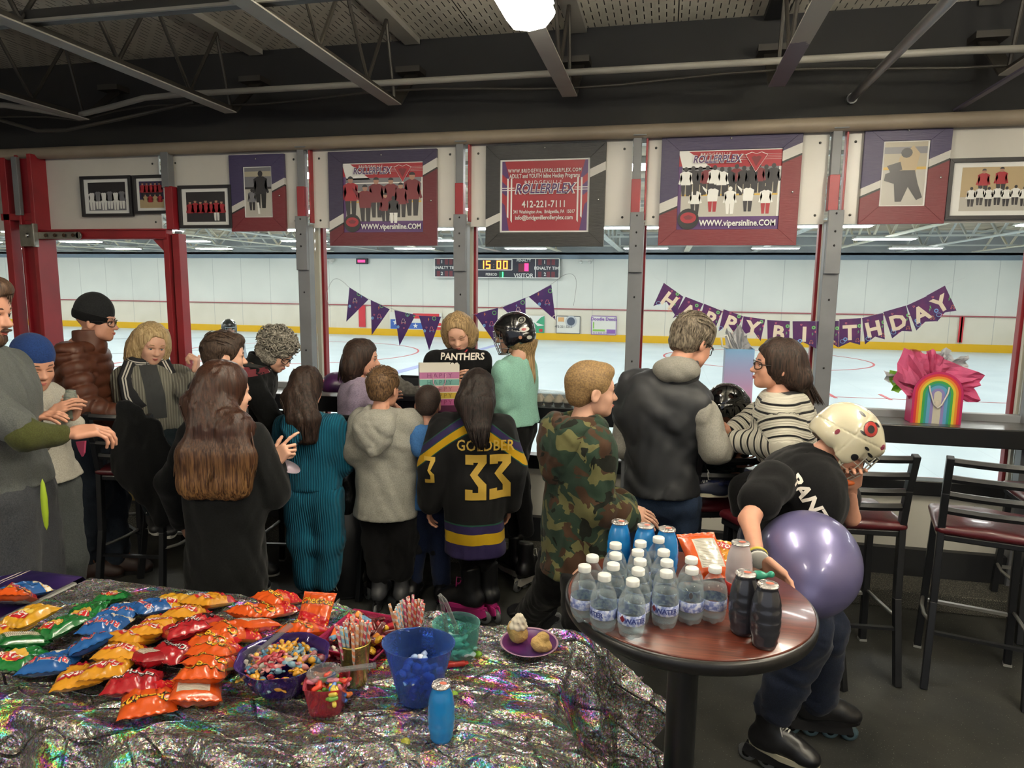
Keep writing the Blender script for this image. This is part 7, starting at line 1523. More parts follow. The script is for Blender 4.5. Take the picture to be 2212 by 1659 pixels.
# black lunch tray / insulated box
t = cb(888, 868, 'black_case', 'open black case lying on the counter beside the HAPPY bag', 'case'); MB().box((0, 0, .02), (.28, .20, .04)).build('tray', mat('case_black', '0e0f11', .35), t, bevel=.006); MB().box((0, .09, .08), (.28, .015, .13)).box((0, .08, .08), (.24, .004, .10), 1).build('lid', [mat('case_black', '0e0f11', .35), mat('case_liner', '2b2c31', .5)], t, bevel=.004)
t = cb(865, 862, 'grey_plush', 'small fluffy grey plush toy on the counter behind the grey hoodie boy', 'plush toy'); t.location.z = CZ
V, F = mesh_sdf([s_ell((0, 0, .06), (.09, .05, .06), .03), s_ell((.10, 0, .05), (.05, .04, .035), .03), s_ell((-.04, 0, .11), (.05, .04, .045), .03)], .007, lambda P: .008 * wav(P, 3, (90, 90, 90))); G = Geo(); G.add(V, F); G.build('plush_body', mat('plush_grey', '6d6a63', .9, var=(60, .3)), t)
# purple glossy helmet at the left of the lavender girl
t = cb(712, 860, 'purple_helmet', 'shiny purple patterned helmet lying on the counter', 'helmet'); V, F = mesh_sdf([s_ell((0, 0, .075), (.10, .12, .085), .02), s_ell((0, -.02, .0), (.08, .10, .06), .01, sub=True)], .008, None, [((0, 0, .02), (0, 0, -1))]); G = Geo(); G.add(V, F); M_ph = party_mat('purple_helmet_print', 6, '2c1538', '5a2c60'); G.build('shell', M_ph, t)
t = cb(725, 872, 'pink_glove', 'pink glove lying against the purple helmet', 'glove', dy=-.06); V, F = mesh_sdf([s_cone((-.04, 0, .03), (.04, 0, .05), .022, .02, .02), s_cone((.03, 0, .05), (.09, 0, .09), .012, .01, .01), s_cone((.03, 0, .04), (.10, 0, .06), .012, .01, .01), s_cone((.0, 0, .03), (.06, 0, .02), .012, .01, .01)], .006); G = Geo(); G.add(V, F); G.build('glove_body', mat('glove_pink', 'a8587a', .6), t)
# small things by the lavender girl: water bottle, pizza plate, napkins
t = cb(612, 858, 'water_bottle', 'lone clear water bottle on the counter beside the grey-haired woman', 'bottle'); MB().lathe([(.025, 0), (.031, .008), (.031, .09), (.028, .11), (.014, .145), (.0125, .16)], 22).build('bottle_body', M_clear, t, True); MB().lathe([(.0145, .158), (.0145, .172), (.002, .1725)], 18).build('cap', mat('cap_white', 'd4d4cf', .5), t)
t = cb(592, 868, 'paper_plate', 'paper plate with a slice of pizza left on the counter', 'plate', dy=-.02); MB().lathe([(.002, .002), (.075, .003), (.105, .014), (.107, .014), (.076, .001), (.002, 0)], 32).build('plate_body', mat('plate_white', 'c9c5bc', .5), t, True); MB().prism([(-.07, -.05), (.06, -.01), (-.06, .05)], 0, .012, 0, Matrix.Translation((0, 0, .018)) @ Matrix.Rotation(-PI / 2, 4, 'X')).build('pizza_slice', mat('pizza_cheese', 'a86a34', .6, var=(60, .4)), t)
for k, (u, v) in enumerate(((1168, 874), (1130, 872))):
    t = cb(u, v, 'paper_card', ['yellow printed card lying flat left of the cupcake boxes', 'pale printed card partly behind the mint sweatshirt'][k], 'card', dy=.0); MB().box((0, 0, .001), (.09, .12, .001)).box((0, 0, .0018), (.08, .05, .0006), 1).build('card_body', [mat('card_pale', 'b5b1a6', .5), mat('card_yellow', 'c99a2a', .5)], t); t.rotation_euler.z = .4
# hockey gear and bins on the floor
M_binb = mat('bin_black', '101113', .5)
p = onZ(748, 1275, 0); t = thing('trash_bin', 'dark trash bin with a black liner behind the teal girl', 'bin', (p.x, p.y + .02, 0)); MB().lathe([(.15, 0), (.16, .02), (.185, .70), (.188, .70), (.16, .02)], 28).build('bin_body', mat('bin_dark_grey', '222326', .5), t, True); G = Geo(); G.add(*mesh_sdf([s_cone((0, 0, .60), (0, 0, .74), .19, .185, .02), s_cone((0, 0, .55), (0, 0, .90), .15, .16, .01)][:1], .012, lambda P: .008 * wav(P, 3, (25, 25, 30)))); G.build('bin_liner', mat('liner_black', '0a0a0b', .25, bump=(20, .6)), t)
def gear(u, v, lab, cols, seed, s_=1.0, name='skate_bag'):
    p = onZ(u, v, 0); t = thing(name, lab, 'gear bag', (p.x, p.y + .08, 0), seed); V, F = mesh_sdf([s_ell((0, 0, .09 * s_), (.16 * s_, .11 * s_, .09 * s_), .05), s_ell((.08 * s_, .02, .14 * s_), (.09 * s_, .08 * s_, .07 * s_), .05), s_cone((-.12 * s_, 0, .16 * s_), (.1 * s_, 0, .2 * s_), .02, .02, .02)], .010, lambda P: .012 * wav(P, seed, (26, 26, 26)))
    G = Geo(); G.add(V, F); m = mat('gear_' + cols[0], cols[0], .4, coat=.2); n = NT(m); co, x, y, z = n.co(); n.color(n.ramp(n.noise(co, 9, 2), [(.40, cols[0]), (.52, cols[1]), (.62, cols[2])], True)); G.build('bag_body', m, t); return t
gear(785, 1240, 'purple and white gear bag on the floor behind the grey hoodie boy', ('17131f', '4a2f5e', '9c98a2'), 3, 1.1); gear(1112, 1165, 'red and black gear bag on the floor under the counter', ('17131a', '6a1820', '2a2a2c'), 5, 1.0)
# loose inline skates on the floor under the counter and at the left of the mint girl
for (u, v, rz, lab) in ((775, 1283, 1.0, 'purple-laced inline skate lying by the grey hoodie boy'), (1000, 1205, -.6, 'dark inline skate standing under the counter behind the jersey girl')):
    p = onZ(u, v, 0); t = thing('inline_skate', lab, 'skate', (p.x, p.y, 0), rz)
    for nm, geo in shoe_geo('skate'):
        me = SHM.get(('skate', nm, tuple(m.name for m in [dict(upper=SKB, sole=SKB, laces=LW, chassis=CHB, wheel=SKWB)[nm]]), id(geo)))
        if me is None:
            G = Geo(); (G.mb(geo) if isinstance(geo, MB) else G.add(*geo)); o = G.build(nm, [dict(upper=mat('skate_purple', '3d2650', .4), sole=SKB, laces=LW, chassis=CHB, wheel=SKWB)[nm], SKB], t)
        else: o = bpy.data.objects.new('boot' if nm == 'upper' else nm, me); C.objects.link(o); o.parent = t

# ================================================================== ROUND TABLE WITH DRINKS
TZ = 1.05; c0 = onZ(1230, 1300, TZ); c1 = onZ(1745, 1300, TZ)
a, b = onZ(1484, 1193, TZ), onZ(1484, 1418, TZ); tc = (a + b) / 2; RT = (a - b).length / 2
RT = max(RT, .295)
t = thing('round_table', 'round bar-height table with red-brown wood top and black edge', 'table', (tc.x, tc.y, 0))
M_tw = mat('mahogany_laminate', '4a2018', .28, coat=.25); n = NT(M_tw); co, x, y, z = n.co(); w_ = n.noise(n.mapping(co, (3, 40, 3), rot=(0, 0, .25)), 3, 5, .6); n.color(n.ramp(w_, [(.3, '3b1811'), (.55, '5a281b'), (.75, '6e3524')]))
MB().lathe([(.001, TZ - .001), (RT - .004, TZ), (RT, TZ - .004)], 96).build('tabletop', M_tw, t, True); MB().lathe([(.001, TZ - .036), (RT + .001, TZ - .036), (RT + .005, TZ - .030), (RT + .006, TZ - .008), (RT + .001, TZ - .0035)], 96).build('edge_band', mat('edge_black', '141313', .35), t, True)
MB().lathe([(.038, .04), (.038, TZ - .05), (.11, TZ - .045), (.11, TZ - .036)], 32).build('pedestal', mat('pedestal_black', '0f1012', .35), t, 'auto'); MB().lathe([(.26, 0), (.265, .012), (.20, .028), (.05, .045), (.038, .05)], 40).build('base', mat('pedestal_black', '0f1012', .35), t, 'auto')
# water bottles
M_pet = tint('pet_plastic', 'f2f6f7', .05, .11); M_cap = mat('cap_white', 'd4d4cf', .5)
M_wl = mat('water_label', 'b4bdd8', .4); n = NT(M_wl); co, x, y, z = n.co(); ang = n.math('ARCTAN2', y, x); zz = n.math('SUBTRACT', z, .047); nz = n.noise(co, 120, 2)
n.color(n.ramp(nz, [(.40, 'c8cdda'), (.50, '9fa9d0'), (.60, '6d7aae')]))
wp = thing('water_bottle', 'x', 'bottle', (0, 0, 0), 0, 'mini water bottles on the round table')
def wall_fn(a, z): return 1
prof = [(.0275, .012), (.0295, .022), (.0300, .030), (.0293, .034), (.0293, .056), (.0300, .060), (.0296, .072), (.0265, .086), (.0200, .100), (.0135, .110), (.0120, .114), (.0120, .120)]
mb = MB(); petal = lambda a, z: 1 - (.30 * max(0, (.020 - z) / .020)) * (.5 + .5 * math.cos(a * 5)) + (.02 * math.sin(a * 12) if .06 < z < .09 else 0)
mb.lathe([(.004, .008), (.016, .003), (.022, .0), (.0262, .006)] + prof, 40, warp=petal, cap=False); body_me = mb.build('bottle_body', M_pet, wp, True)
MB().lathe([(.0297, .0335), (.0303, .034), (.0303, .0565), (.0297, .057)], 40, cap=False).build('label', M_wl, wp, True)
MB().lathe([(.001, .013), (.025, .014), (.0283, .023), (.0287, .030), (.0287, .085 - .01), (.0262, .083), (.001, .083)], 32).build('water', tint('water_clear', 'eaf1f3', .03, .07), wp, True)
MB().lathe([(.0146, .1155), (.0148, .1165), (.0148, .127), (.0135, .1285), (.001, .1287)], 30, warp=lambda a, z: 1 + .012 * math.sin(a * 30)).build('cap', M_cap, wp, True)
tm = text_mesh('WATER', .0155, 'CENTER', 0, 0, .0004, .95); 
def curved_text(par, tm, z, r, a0, m, name='lettering'):
    bm = bmesh.new(); bm.from_mesh(tm); xs_ = [v.co.x for v in bm.verts]; q_ = min(xs_)
    while q_ < max(xs_): bmesh.ops.bisect_plane(bm, geom=bm.verts[:] + bm.edges[:] + bm.faces[:], plane_co=(q_, 0, 0), plane_no=(1, 0, 0)); q_ += .004
    for v in bm.verts: a_ = a0 + v.co.x / r; v.co = Vector((r * math.cos(a_), r * math.sin(a_), z + v.co.y))
    me = bpy.data.meshes.new(name); bm.to_mesh(me); bm.free(); return link_mesh(name, me, m, par, False)
curved_text(wp, tm, .045, .0306, -PI / 2, mat('label_navy', '26326e', .4)); mb = MB(); 
mb.prism([(-.0068, 0), (0, .0085), (.0068, 0), (0, -.0085)], 0, .0005); o = mb.build('label_badge', mat('label_maroon', '6e1a26', .4), wp); o.location = (.0304 * math.cos(-PI / 2 - 1.02), .0304 * math.sin(-PI / 2 - 1.02), .047); o.rotation_euler = (0, 0, -1.02)
# bottle bases measured at their cap tops (cap top z known)
caps = [(1280, 1196), (1330, 1169), (1384, 1165), (1423, 1156), (1263, 1217), (1330, 1191), (1378, 1184), (1434, 1184), (1325, 1213), (1383, 1204), (1441, 1206), (1494, 1200), (1306, 1236), (1379, 1224), (1440, 1229), (1495, 1222), (1545, 1219), (1367, 1247)]
desc = ['back row far left, behind the leftmost bottle', 'below the leftmost blue drink', 'in front of the middle blue drink', 'topmost, right against the right blue drink', 'leftmost in the whole cluster', 'second from the back in the left column', 'just under the back bottle of the second column', 'under the topmost bottle, before the right blue drink', 'third from the back in the left column', 'middle of the second column', 'middle of the third column', 'behind the one left of the corner bottle, beside the chip bag', 'front row, label turned aside, second from left', 'directly behind the frontmost bottle', 'front row with red badge and WATER label, third from left', 'front row, fourth from left, pale label', 'rightmost, beside the dark drinks', 'frontmost of all, nearest the table edge']
for i, ((u, v), ds) in enumerate(zip(caps, desc)):
    p = onZ(u, v + 4, TZ + .1287); o = wp if i == 0 else copy_tree(wp); o.location = (p.x, p.y, TZ); o.rotation_euler.z = {14: YAW - .1, 17: YAW + .15, 12: YAW - 1.0}.get(i, random.choice([-2.2, 2.4, 1.9, -1.7, 2.9])); o['label'] = 'mini water bottle ' + ds
M_blue = mat('drink_blue', '1773b4', .25, coat=.4, spec=.6); M_dark = mat('drink_dark', '26262c', .22, coat=.5, spec=.6)
for (u, v, m, lab) in ((1339, 1127, M_blue, 'bright blue juice drink, leftmost at the back of the round table'), (1395, 1135, M_blue, 'bright blue juice drink, middle one at the back of the round table'), (1441, 1142, M_blue, 'bright blue juice drink, rightmost at the back of the round table'), (1611, 1238, M_dark, 'dark purple juice drink behind its twin at the right of the table'), (1659, 1262, M_dark, 'dark purple juice drink nearest the right table edge')):
    p = onZ(u, v, TZ + .138); drink(m, None, lab, (p.x, p.y, TZ), 'barrel-shaped juice drinks')
p = onZ(1600, 1172, TZ + .138); t = drink(mat('drink_frost', 'cfc3c4', .3, trans=.35, ior=1.2), None, 'half-empty frosted juice drink with red liquid at the bottom', (p.x, p.y, TZ), 'barrel-shaped juice drinks')
MB().lathe([(.0262, .006), (.0286, .014), (.0306, .028), (.0323, .039), (.0312, .0405), (.002, .041)], 26).build('red_juice', mat('juice_red', 'c23a34', .3), t, True)
p = at(1622, 1242, 1.66); p = onZ(1640, 1258, TZ); t = thing('teal_candy', 'teal wrapped candy by the frosted drink', 'candy', (p.x, p.y + .02, TZ + .012)); V, F = mesh_sdf([s_ell((0, 0, 0), (.02, .012, .011), .01), s_cone((.018, 0, 0), (.03, 0, .004), .004, .009, .006), s_cone((-.018, 0, 0), (-.03, 0, .004), .004, .009, .006)], .003, lambda P: .0015 * wav(P, 2, (200, 200, 200))); G = Geo(); G.add(V, F); G.build('candy_body', mat('candy_teal', '2b8a72', .3), t)
# ================================================================== BALLOON
M_bal = mat('pearl_purple_balloon', '6a658f', .34, .35, coat=.5, spec=.7); c = at(1743, 1217, 2.10)
SB = 1.08; t = thing('balloon', 'large pearly purple balloon held against the side of the round table', 'balloon', c)
V, F = mesh_sdf([s_ell((0, 0, 0), (.164, .164, .180), .03), s_cone((.0, 0, -.12), (0, 0, -.175), .06, .012, .08)], .010, smooth=3); V = V @ np.array((Matrix.Rotation(.5, 3, 'Y') @ Matrix.Rotation(-1.2, 3, 'X'))).T
G = Geo(); G.add(V, F); G.build('balloon_skin', M_bal, t)
# ================================================================== SNACK TABLES
TX0, TX1, TY0, TY1, SZ = -1.97, -.24, 1.24, 1.94, .75
def folding_table(x0, x1, y0, y1, lab):
    t = thing('folding_table', lab, 'table', ((x0 + x1) / 2, (y0 + y1) / 2, 0)); W, D = x1 - x0, y1 - y0
    MB().box((0, 0, SZ - .03), (W - .02, D - .02, .04)).build('tabletop', mat('table_white_plastic', 'b9b8b2', .5), t, bevel=.01)
    for sx in (-1, 1):
        for sy in (-1, 1): MB().tube([(sx * (W / 2 - .15), sy * (D / 2 - .08), SZ - .05), (sx * (W / 2 - .13), sy * (D / 2 - .06), 0)], .014, 8).build('leg', mat('table_leg_grey', '55575a', .4, .6), t, True)
    return t
folding_table(TX0, TX1, TY0, TY1, 'long folding table under the silver holographic cloth')
folding_table(-3.75, TX0 - .03, TY0, TY1, 'second folding table at the left under the galaxy print cloth')
M_holo = bpy.data.materials.new('holographic_foil'); M_holo.use_nodes = True; n = NT(M_holo); co, x, y, z = n.co()
vo = n.new('ShaderNodeTexVoronoi'); vo.inputs['Scale'].default_value = 290; n.link(co, vo.inputs['Vector']); sp_ = n.new('ShaderNodeSeparateColor'); n.link(vo.outputs['Color'], sp_.inputs[0])
geo = n.new('ShaderNodeNewGeometry'); sub = n.new('ShaderNodeVectorMath', operation='SUBTRACT'); n.link(vo.outputs['Color'], sub.inputs[0]); sub.inputs[1].default_value = (.5, .5, .5)
scl = n.new('ShaderNodeVectorMath', operation='SCALE'); n.link(sub.outputs[0], scl.inputs[0]); scl.inputs['Scale'].default_value = .38
bp = n.new('ShaderNodeBump'); bp.inputs['Strength'].default_value = .9; bp.inputs['Distance'].default_value = .03; vf = n.new('ShaderNodeTexVoronoi'); vf.inputs['Scale'].default_value = 7.5; n.link(n.mapping(co, (1, 2.2, 1), rot=(0, 0, .5)), vf.inputs['Vector']); ve = n.new('ShaderNodeTexVoronoi', feature='DISTANCE_TO_EDGE'); ve.inputs['Scale'].default_value = 5.0; n.link(n.mapping(co, (1, 2.6, 1), rot=(0, 0, -.6)), ve.inputs['Vector']); rdg = n.ramp(ve.outputs['Distance'], [(0, (.5,) * 3), (.035, (0, 0, 0))]); n.link(n.math('ADD', n.math('ADD', rdg, n.math('MULTIPLY', vf.outputs['Distance'], 1.6)), n.math('MULTIPLY', n.noise(n.mapping(co, (1, 1.6, 1), rot=(0, 0, .5)), 14, 3, 1.5), .6)), bp.inputs['Height'])
adn = n.new('ShaderNodeVectorMath', operation='ADD'); n.link(bp.outputs[0], adn.inputs[0]); n.link(scl.outputs[0], adn.inputs[1]); nrm = n.new('ShaderNodeVectorMath', operation='NORMALIZE'); n.link(adn.outputs[0], nrm.inputs[0]); n.link(nrm.outputs[0], n.b.inputs['Normal'])
band = n.noise(n.mapping(co, (1, 2.2, 1), rot=(0, 0, -.6)), 5.5, 3, 1.2); hue = n.math('FRACT', n.math('ADD', n.math('MULTIPLY', band, 4.0), n.math('MULTIPLY', sp_.outputs[0], .35)))
hsv = n.new('ShaderNodeCombineColor', mode='HSV'); n.put(hsv.inputs[0], hue)
rnd_h = n.new('ShaderNodeCombineColor', mode='HSV'); n.put(rnd_h.inputs[0], sp_.outputs[1]); rnd_h.inputs[1].default_value = .5; rnd_h.inputs[2].default_value = .5
strong = n.ramp(n.noise(n.mapping(co, (1.3, 3.0, 1), loc=(5, 1, 0), rot=(0, 0, -.5)), 4.5, 3, 1.0), [(.54, (0, 0, 0)), (.62, (1, 1, 1))]); n.put(hsv.inputs[1], .8); n.put(hsv.inputs[2], .75)
silver = n.mix(n.math('GREATER_THAN', sp_.outputs[2], .55), '857c77', rnd_h.outputs[0]); fcol = n.mix(n.math('MULTIPLY', strong, n.math('GREATER_THAN', sp_.outputs[2], .25)), silver, hsv.outputs[0])
n.color(fcol); n.put(n.b.inputs['Metallic'], .80); n.put(n.b.inputs['Roughness'], n.ramp(sp_.outputs[0], [(0, (.18,) * 3), (1, (.42,) * 3)]))
M_gal = party_mat('galaxy_cloth_print', 9, '120c33', '2a1650'); n = NT(M_gal); n.b.inputs['Roughness'].default_value = .3
def cloth(name, x0, x1, y0, y1, dl, dr, df, db, m, lab, h=.012, amp=.006, flare=.32, seed=1, gaps=()):
    xs_ = np.arange(x0 - dl, x1 + dr + 1e-6, h); ys_ = np.arange(y0 - df, y1 + db + 1e-6, h); X, Y = np.meshgrid(xs_, ys_, indexing='ij')
    cx, cy = np.clip(X, x0, x1), np.clip(Y, y0, y1); ex, ey = X - cx, Y - cy; L = np.hypot(ex, ey) + 1e-6; a = np.arctan2(ey, ex)
    P0 = np.stack([X, Y, X * 0], -1).astype(np.float32)
    fold = np.sin(X * 21 + 2 * np.sin(X * 5)) * (np.abs(ey) > np.abs(ex)) + np.sin(Y * 19 + 1.3 * np.sin(Y * 7)) * (np.abs(ex) >= np.abs(ey))
    fl = flare * (1 + .9 * ((ex > 0) & (dr > .3))) ; out = L * fl * (1 + .35 * fold); L2 = np.minimum(L, .06)
    PX_ = cx + ex / L * np.minimum(out + L2 * .3, L); PY_ = cy + ey / L * np.minimum(out + L2 * .3, L)
    dz = np.sqrt(np.maximum(L * L - np.minimum(out + L2 * .3, L * .98) ** 2, 0))
    wv = wav(P0, seed, (16, 26, 1), 6, 1.0); wv2 = wav(P0, seed + 7, (7, 11, 1), 4, .8)
    mask = 1.0
    PZ = SZ + .004 - dz + np.maximum(amp * wv + amp * 1.3 * wv2 + amp * .8, 0) * (1 + 1.2 * (X > -1.1)) * mask
    PY_ = PY_ - (ey < -.03) * (.014 * wv2 + .010 * fold); PX_ = PX_ + (ex > .03) * (.016 * wv2)
    nx, ny = X.shape; V = np.stack([PX_, PY_, PZ], -1).reshape(-1, 3); idx = np.arange(nx * ny).reshape(nx, ny)
    F = np.stack([idx[:-1, :-1], idx[1:, :-1], idx[1:, 1:], idx[:-1, 1:]], -1).reshape(-1, 4)
    G = Geo(); G.add(V, F); o = G.build(name, m); tag(o, lab, 'tablecloth'); return o
cloth('tablecloth', TX0, TX1, TY0, TY1, .012, .40, .55, .30, M_holo, 'crinkled silver holographic tablecloth covering the snack table', .009, .0085, .30, 3)
cloth('tablecloth', -3.75, TX0 - .018, TY0, TY1, .2, .004, .5, .25, M_gal, 'dark purple galaxy print tablecloth on the left table', .016, .004, .2, 5)
# ------------------------------------------------------------------ snack bags
M_fb = {}
def bag_mesh(w_, h_, th, seed):
    n_, m_ = 26, 32; vs = []; rnd = np.random.RandomState(seed)
    U, Vv = np.meshgrid(np.linspace(-1, 1, n_), np.linspace(-1, 1, m_), indexing='ij')
    prof = np.clip(1 - np.abs(U) ** 3.2, 0, 1) ** .6 * np.clip(1 - np.abs(Vv / .90) ** 4, 0, 1) ** .6
    P0 = np.stack([U, Vv, U * 0], -1).astype(np.float32); cr = wav(P0, seed, (6.5, 5.0, 1), 6, 1.2)
    edge = np.abs(Vv) > .90; shrinkx = 1 - .07 * prof.mean() + .05 * edge; zig = .0012 * np.sign(np.sin(U * 60)) * edge
    X = U * w_ / 2 * (1 - .06 * (1 - np.abs(Vv)) ** .5); Y = Vv * h_ / 2 * (1 + .015 * wav(P0, seed + 1, (3, 1, 1), 3)); top = prof * th / 2 + cr * .0075 * (prof + .25) + zig; bot = -prof * th / 2 * .7 + cr * .002 * prof + zig - .0004
    G = Geo(); idx = np.arange(n_ * m_).reshape(n_, m_); F = np.stack([idx[:-1, :-1], idx[1:, :-1], idx[1:, 1:], idx[:-1, 1:]], -1).reshape(-1, 4)
    G.add(np.stack([X, Y, top], -1).reshape(-1, 3), F); G.add(np.stack([X, Y, bot], -1).reshape(-1, 3), F[:, ::-1]); return G
def bag_mat(kind):
    n_ = {'cheetos': 'c24c15', 'doritos': '84121a', 'ruffles': '1a467e', 'lays': 'c28f22', 'greenlays': '115424', 'fritos': 'c08420'}[kind]
    m = mat('foil_' + kind, n_, .26, spec=.7, coat=.3); n = NT(m); co, x, y, z = n.co(); nz = n.math('MULTIPLY', n.math('SUBTRACT', n.noise(co, 22, 2), .5), .03); yy = n.math('ADD', y, nz)
    if kind == 'cheetos': c = n.ramp(n.math('ADD', n.math('MULTIPLY', n.math('ADD', yy, n.math('MULTIPLY', x, .12)), 4), .5), [(0, 'b0151c'), (.36, 'a81018'), (.44, 'c24c15'), (1, 'cc5a17')], True)
    elif kind == 'doritos': c = n.mix(n.math('LESS_THAN', n.math('ADD', n.math('ABSOLUTE', n.math('SUBTRACT', y, -.035)), n.math('ABSOLUTE', n.math('MULTIPLY', x, 1.2))), .030), '96161f', '2a0a0c')
    elif kind == 'ruffles': c = n.ramp(n.math('ADD', n.math('MULTIPLY', n.math('SUBTRACT', n.math('MULTIPLY', yy, -1), n.math('MULTIPLY', n.math('ABSOLUTE', x), .25)), 4), .5), [(0, '1d4f8c'), (.62, 'c9c3b4'), (1, 'cfc8b6')], True); 
    elif kind == 'lays': c = n.mix(n.math('LESS_THAN', n.math('ADD', n.math('POWER', n.math('ABSOLUTE', n.math('MULTIPLY', x, 1)), 2), n.math('POWER', n.math('ABSOLUTE', n.math('SUBTRACT', y, .02)), 2)), .0011), 'c28f22', 'd0b04c')
    elif kind == 'greenlays': c = n.mix(n.math('LESS_THAN', n.math('ADD', n.math('POWER', n.math('ABSOLUTE', x), 2), n.math('POWER', n.math('ABSOLUTE', n.math('SUBTRACT', y, .02)), 2)), .0012), '14602a', 'c79a3c')
    else: c = n.ramp(n.math('ADD', n.math('MULTIPLY', yy, 4), .5), [(0, 'a81a1f'), (.30, '8c161c'), (.36, 'c08420')], True)
    if kind in ('cheetos', 'ruffles'):
        v = n.new('ShaderNodeTexVoronoi'); v.inputs['Scale'].default_value = 60; n.link(n.mapping(co, (1, 1.6, 1)), v.inputs['Vector']); zone = n.math('MULTIPLY', n.math('LESS_THAN', v.outputs['Distance'], .28), n.math('LESS_THAN', n.math('ABSOLUTE', n.math('SUBTRACT', y, -.04 if kind == 'cheetos' else -.055)), .018)); c = n.mix(zone, c, 'd88a2a' if kind == 'cheetos' else 'c9963a')
    box = n.math('MULTIPLY', n.math('LESS_THAN', n.math('ABSOLUTE', n.math('ADD', x, .01)), .040), n.math('LESS_THAN', n.math('ABSOLUTE', y), .050)); ln = n.math('MULTIPLY', n.math('LESS_THAN', n.math('FRACT', n.math('MULTIPLY', y, 190)), .28), n.math('LESS_THAN', n.math('ABSOLUTE', n.math('ADD', x, .01)), .035))
    back = n.mix(box, n_, n.mix(ln, 'bdb8aa', '7a766c')); gz = n.new('ShaderNodeNewGeometry')
    tcx = n.new('ShaderNodeTexCoord'); sep = n.new('ShaderNodeSeparateXYZ'); n.link(tcx.outputs['Normal'], sep.inputs[0]); c = n.mix(n.math('LESS_THAN', sep.outputs[2], 0), c, back)
    seal = n.math('GREATER_THAN', n.math('ABSOLUTE', y), .079); c = n.mix(n.math('MULTIPLY', seal, .35), c, 'b5b0a8'); n.color(c); n.bump(n.noise(co, 45, 3), .35, .004); return m
PROTO = {}
def bag_proto(kind, var):
    key = (kind, var)
    if key in PROTO: return PROTO[key], False
    t = bpy.data.objects.new('snack_bag', None); C.objects.link(t); o = bag_mesh(.132, .160, .060, var * 7 + len(kind)).build('pouch', bag_mat(kind), t)
    word, fc, sz, sh_ = {'cheetos': ('Cheetos', 'd9a628', .036, .15), 'doritos': ('Doritos', 'cfc8c4', .030, 0), 'ruffles': ('RUFFLES', 'b51f2c', .030, 0), 'lays': ("Lay's", 'cfcac0', .034, .1), 'greenlays': ("Lay's", 'cfcac0', .034, .1), 'fritos': ('Fritos', 'cfcac0', .038, .1)}[kind]
    yk_ = .035 if kind != 'doritos' else .02
    if kind in ('lays', 'greenlays', 'fritos'): decal('logo_ribbon', shape_mesh([(x_ * .036 if kind != 'fritos' else x_ * .050, y_ * .015) for x_, y_ in ((-1, -.7), (0, -1.1), (1, -.7), (1.05, .8), (0, 1.1), (-1.05, .8))]), Matrix.Translation((0, yk_, 0)), o, (0, 0, -1), mat('logo_red', 'a8161f', .35), t, off=.0012, step=.008)
    else: decal('logo_shadow', text_mesh(word, sz * 1.03, 'CENTER', 0, sh_, sz * .055, 1), Matrix.Translation((0, yk_, 0)), o, (0, 0, -1), mat('logo_black' if kind != 'ruffles' else 'logo_white', '141214' if kind != 'ruffles' else 'c9c4bc', .4), t, off=.0010, step=.012)
    decal('lettering', text_mesh(word, sz, 'CENTER', 0, sh_, sz * .015, 1), Matrix.Translation((0, yk_, 0)), o, (0, 0, -1), mat('logo_' + fc, fc, .35), t, off=.0020, step=.012)
    PROTO[key] = t; return t, True
cnt_b = [0]; rb = random.Random(5)
def bag(kind, u, v, rz, tilt, roll, lab, zc=.030, sc=1.0, z0=SZ, flip=0):
    var = cnt_b[0] % 3; cnt_b[0] += 1; pr, new = bag_proto(kind, var); o = pr if new else copy_tree(pr)
    p = onZ(u, v, z0 + zc); o.location = p; o.rotation_euler = Euler((0, 0, 0)); Rm_ = Matrix.Rotation(YAW + math.radians(rz + (rb.uniform(-14, 14) if z0 == SZ and rz > 20 else 0)), 4, 'Z') @ Matrix.Rotation(math.radians(tilt + (rb.uniform(-4, 14) if z0 == SZ and rz > 20 else 0)), 4, 'X') @ Matrix.Rotation(math.radians(roll + flip), 4, 'Y')
    o.rotation_euler = Rm_.to_euler(); o.scale = (sc,) * 3; tag(o, lab, 'snack bag', 'chip bags piled on the tables'); return o
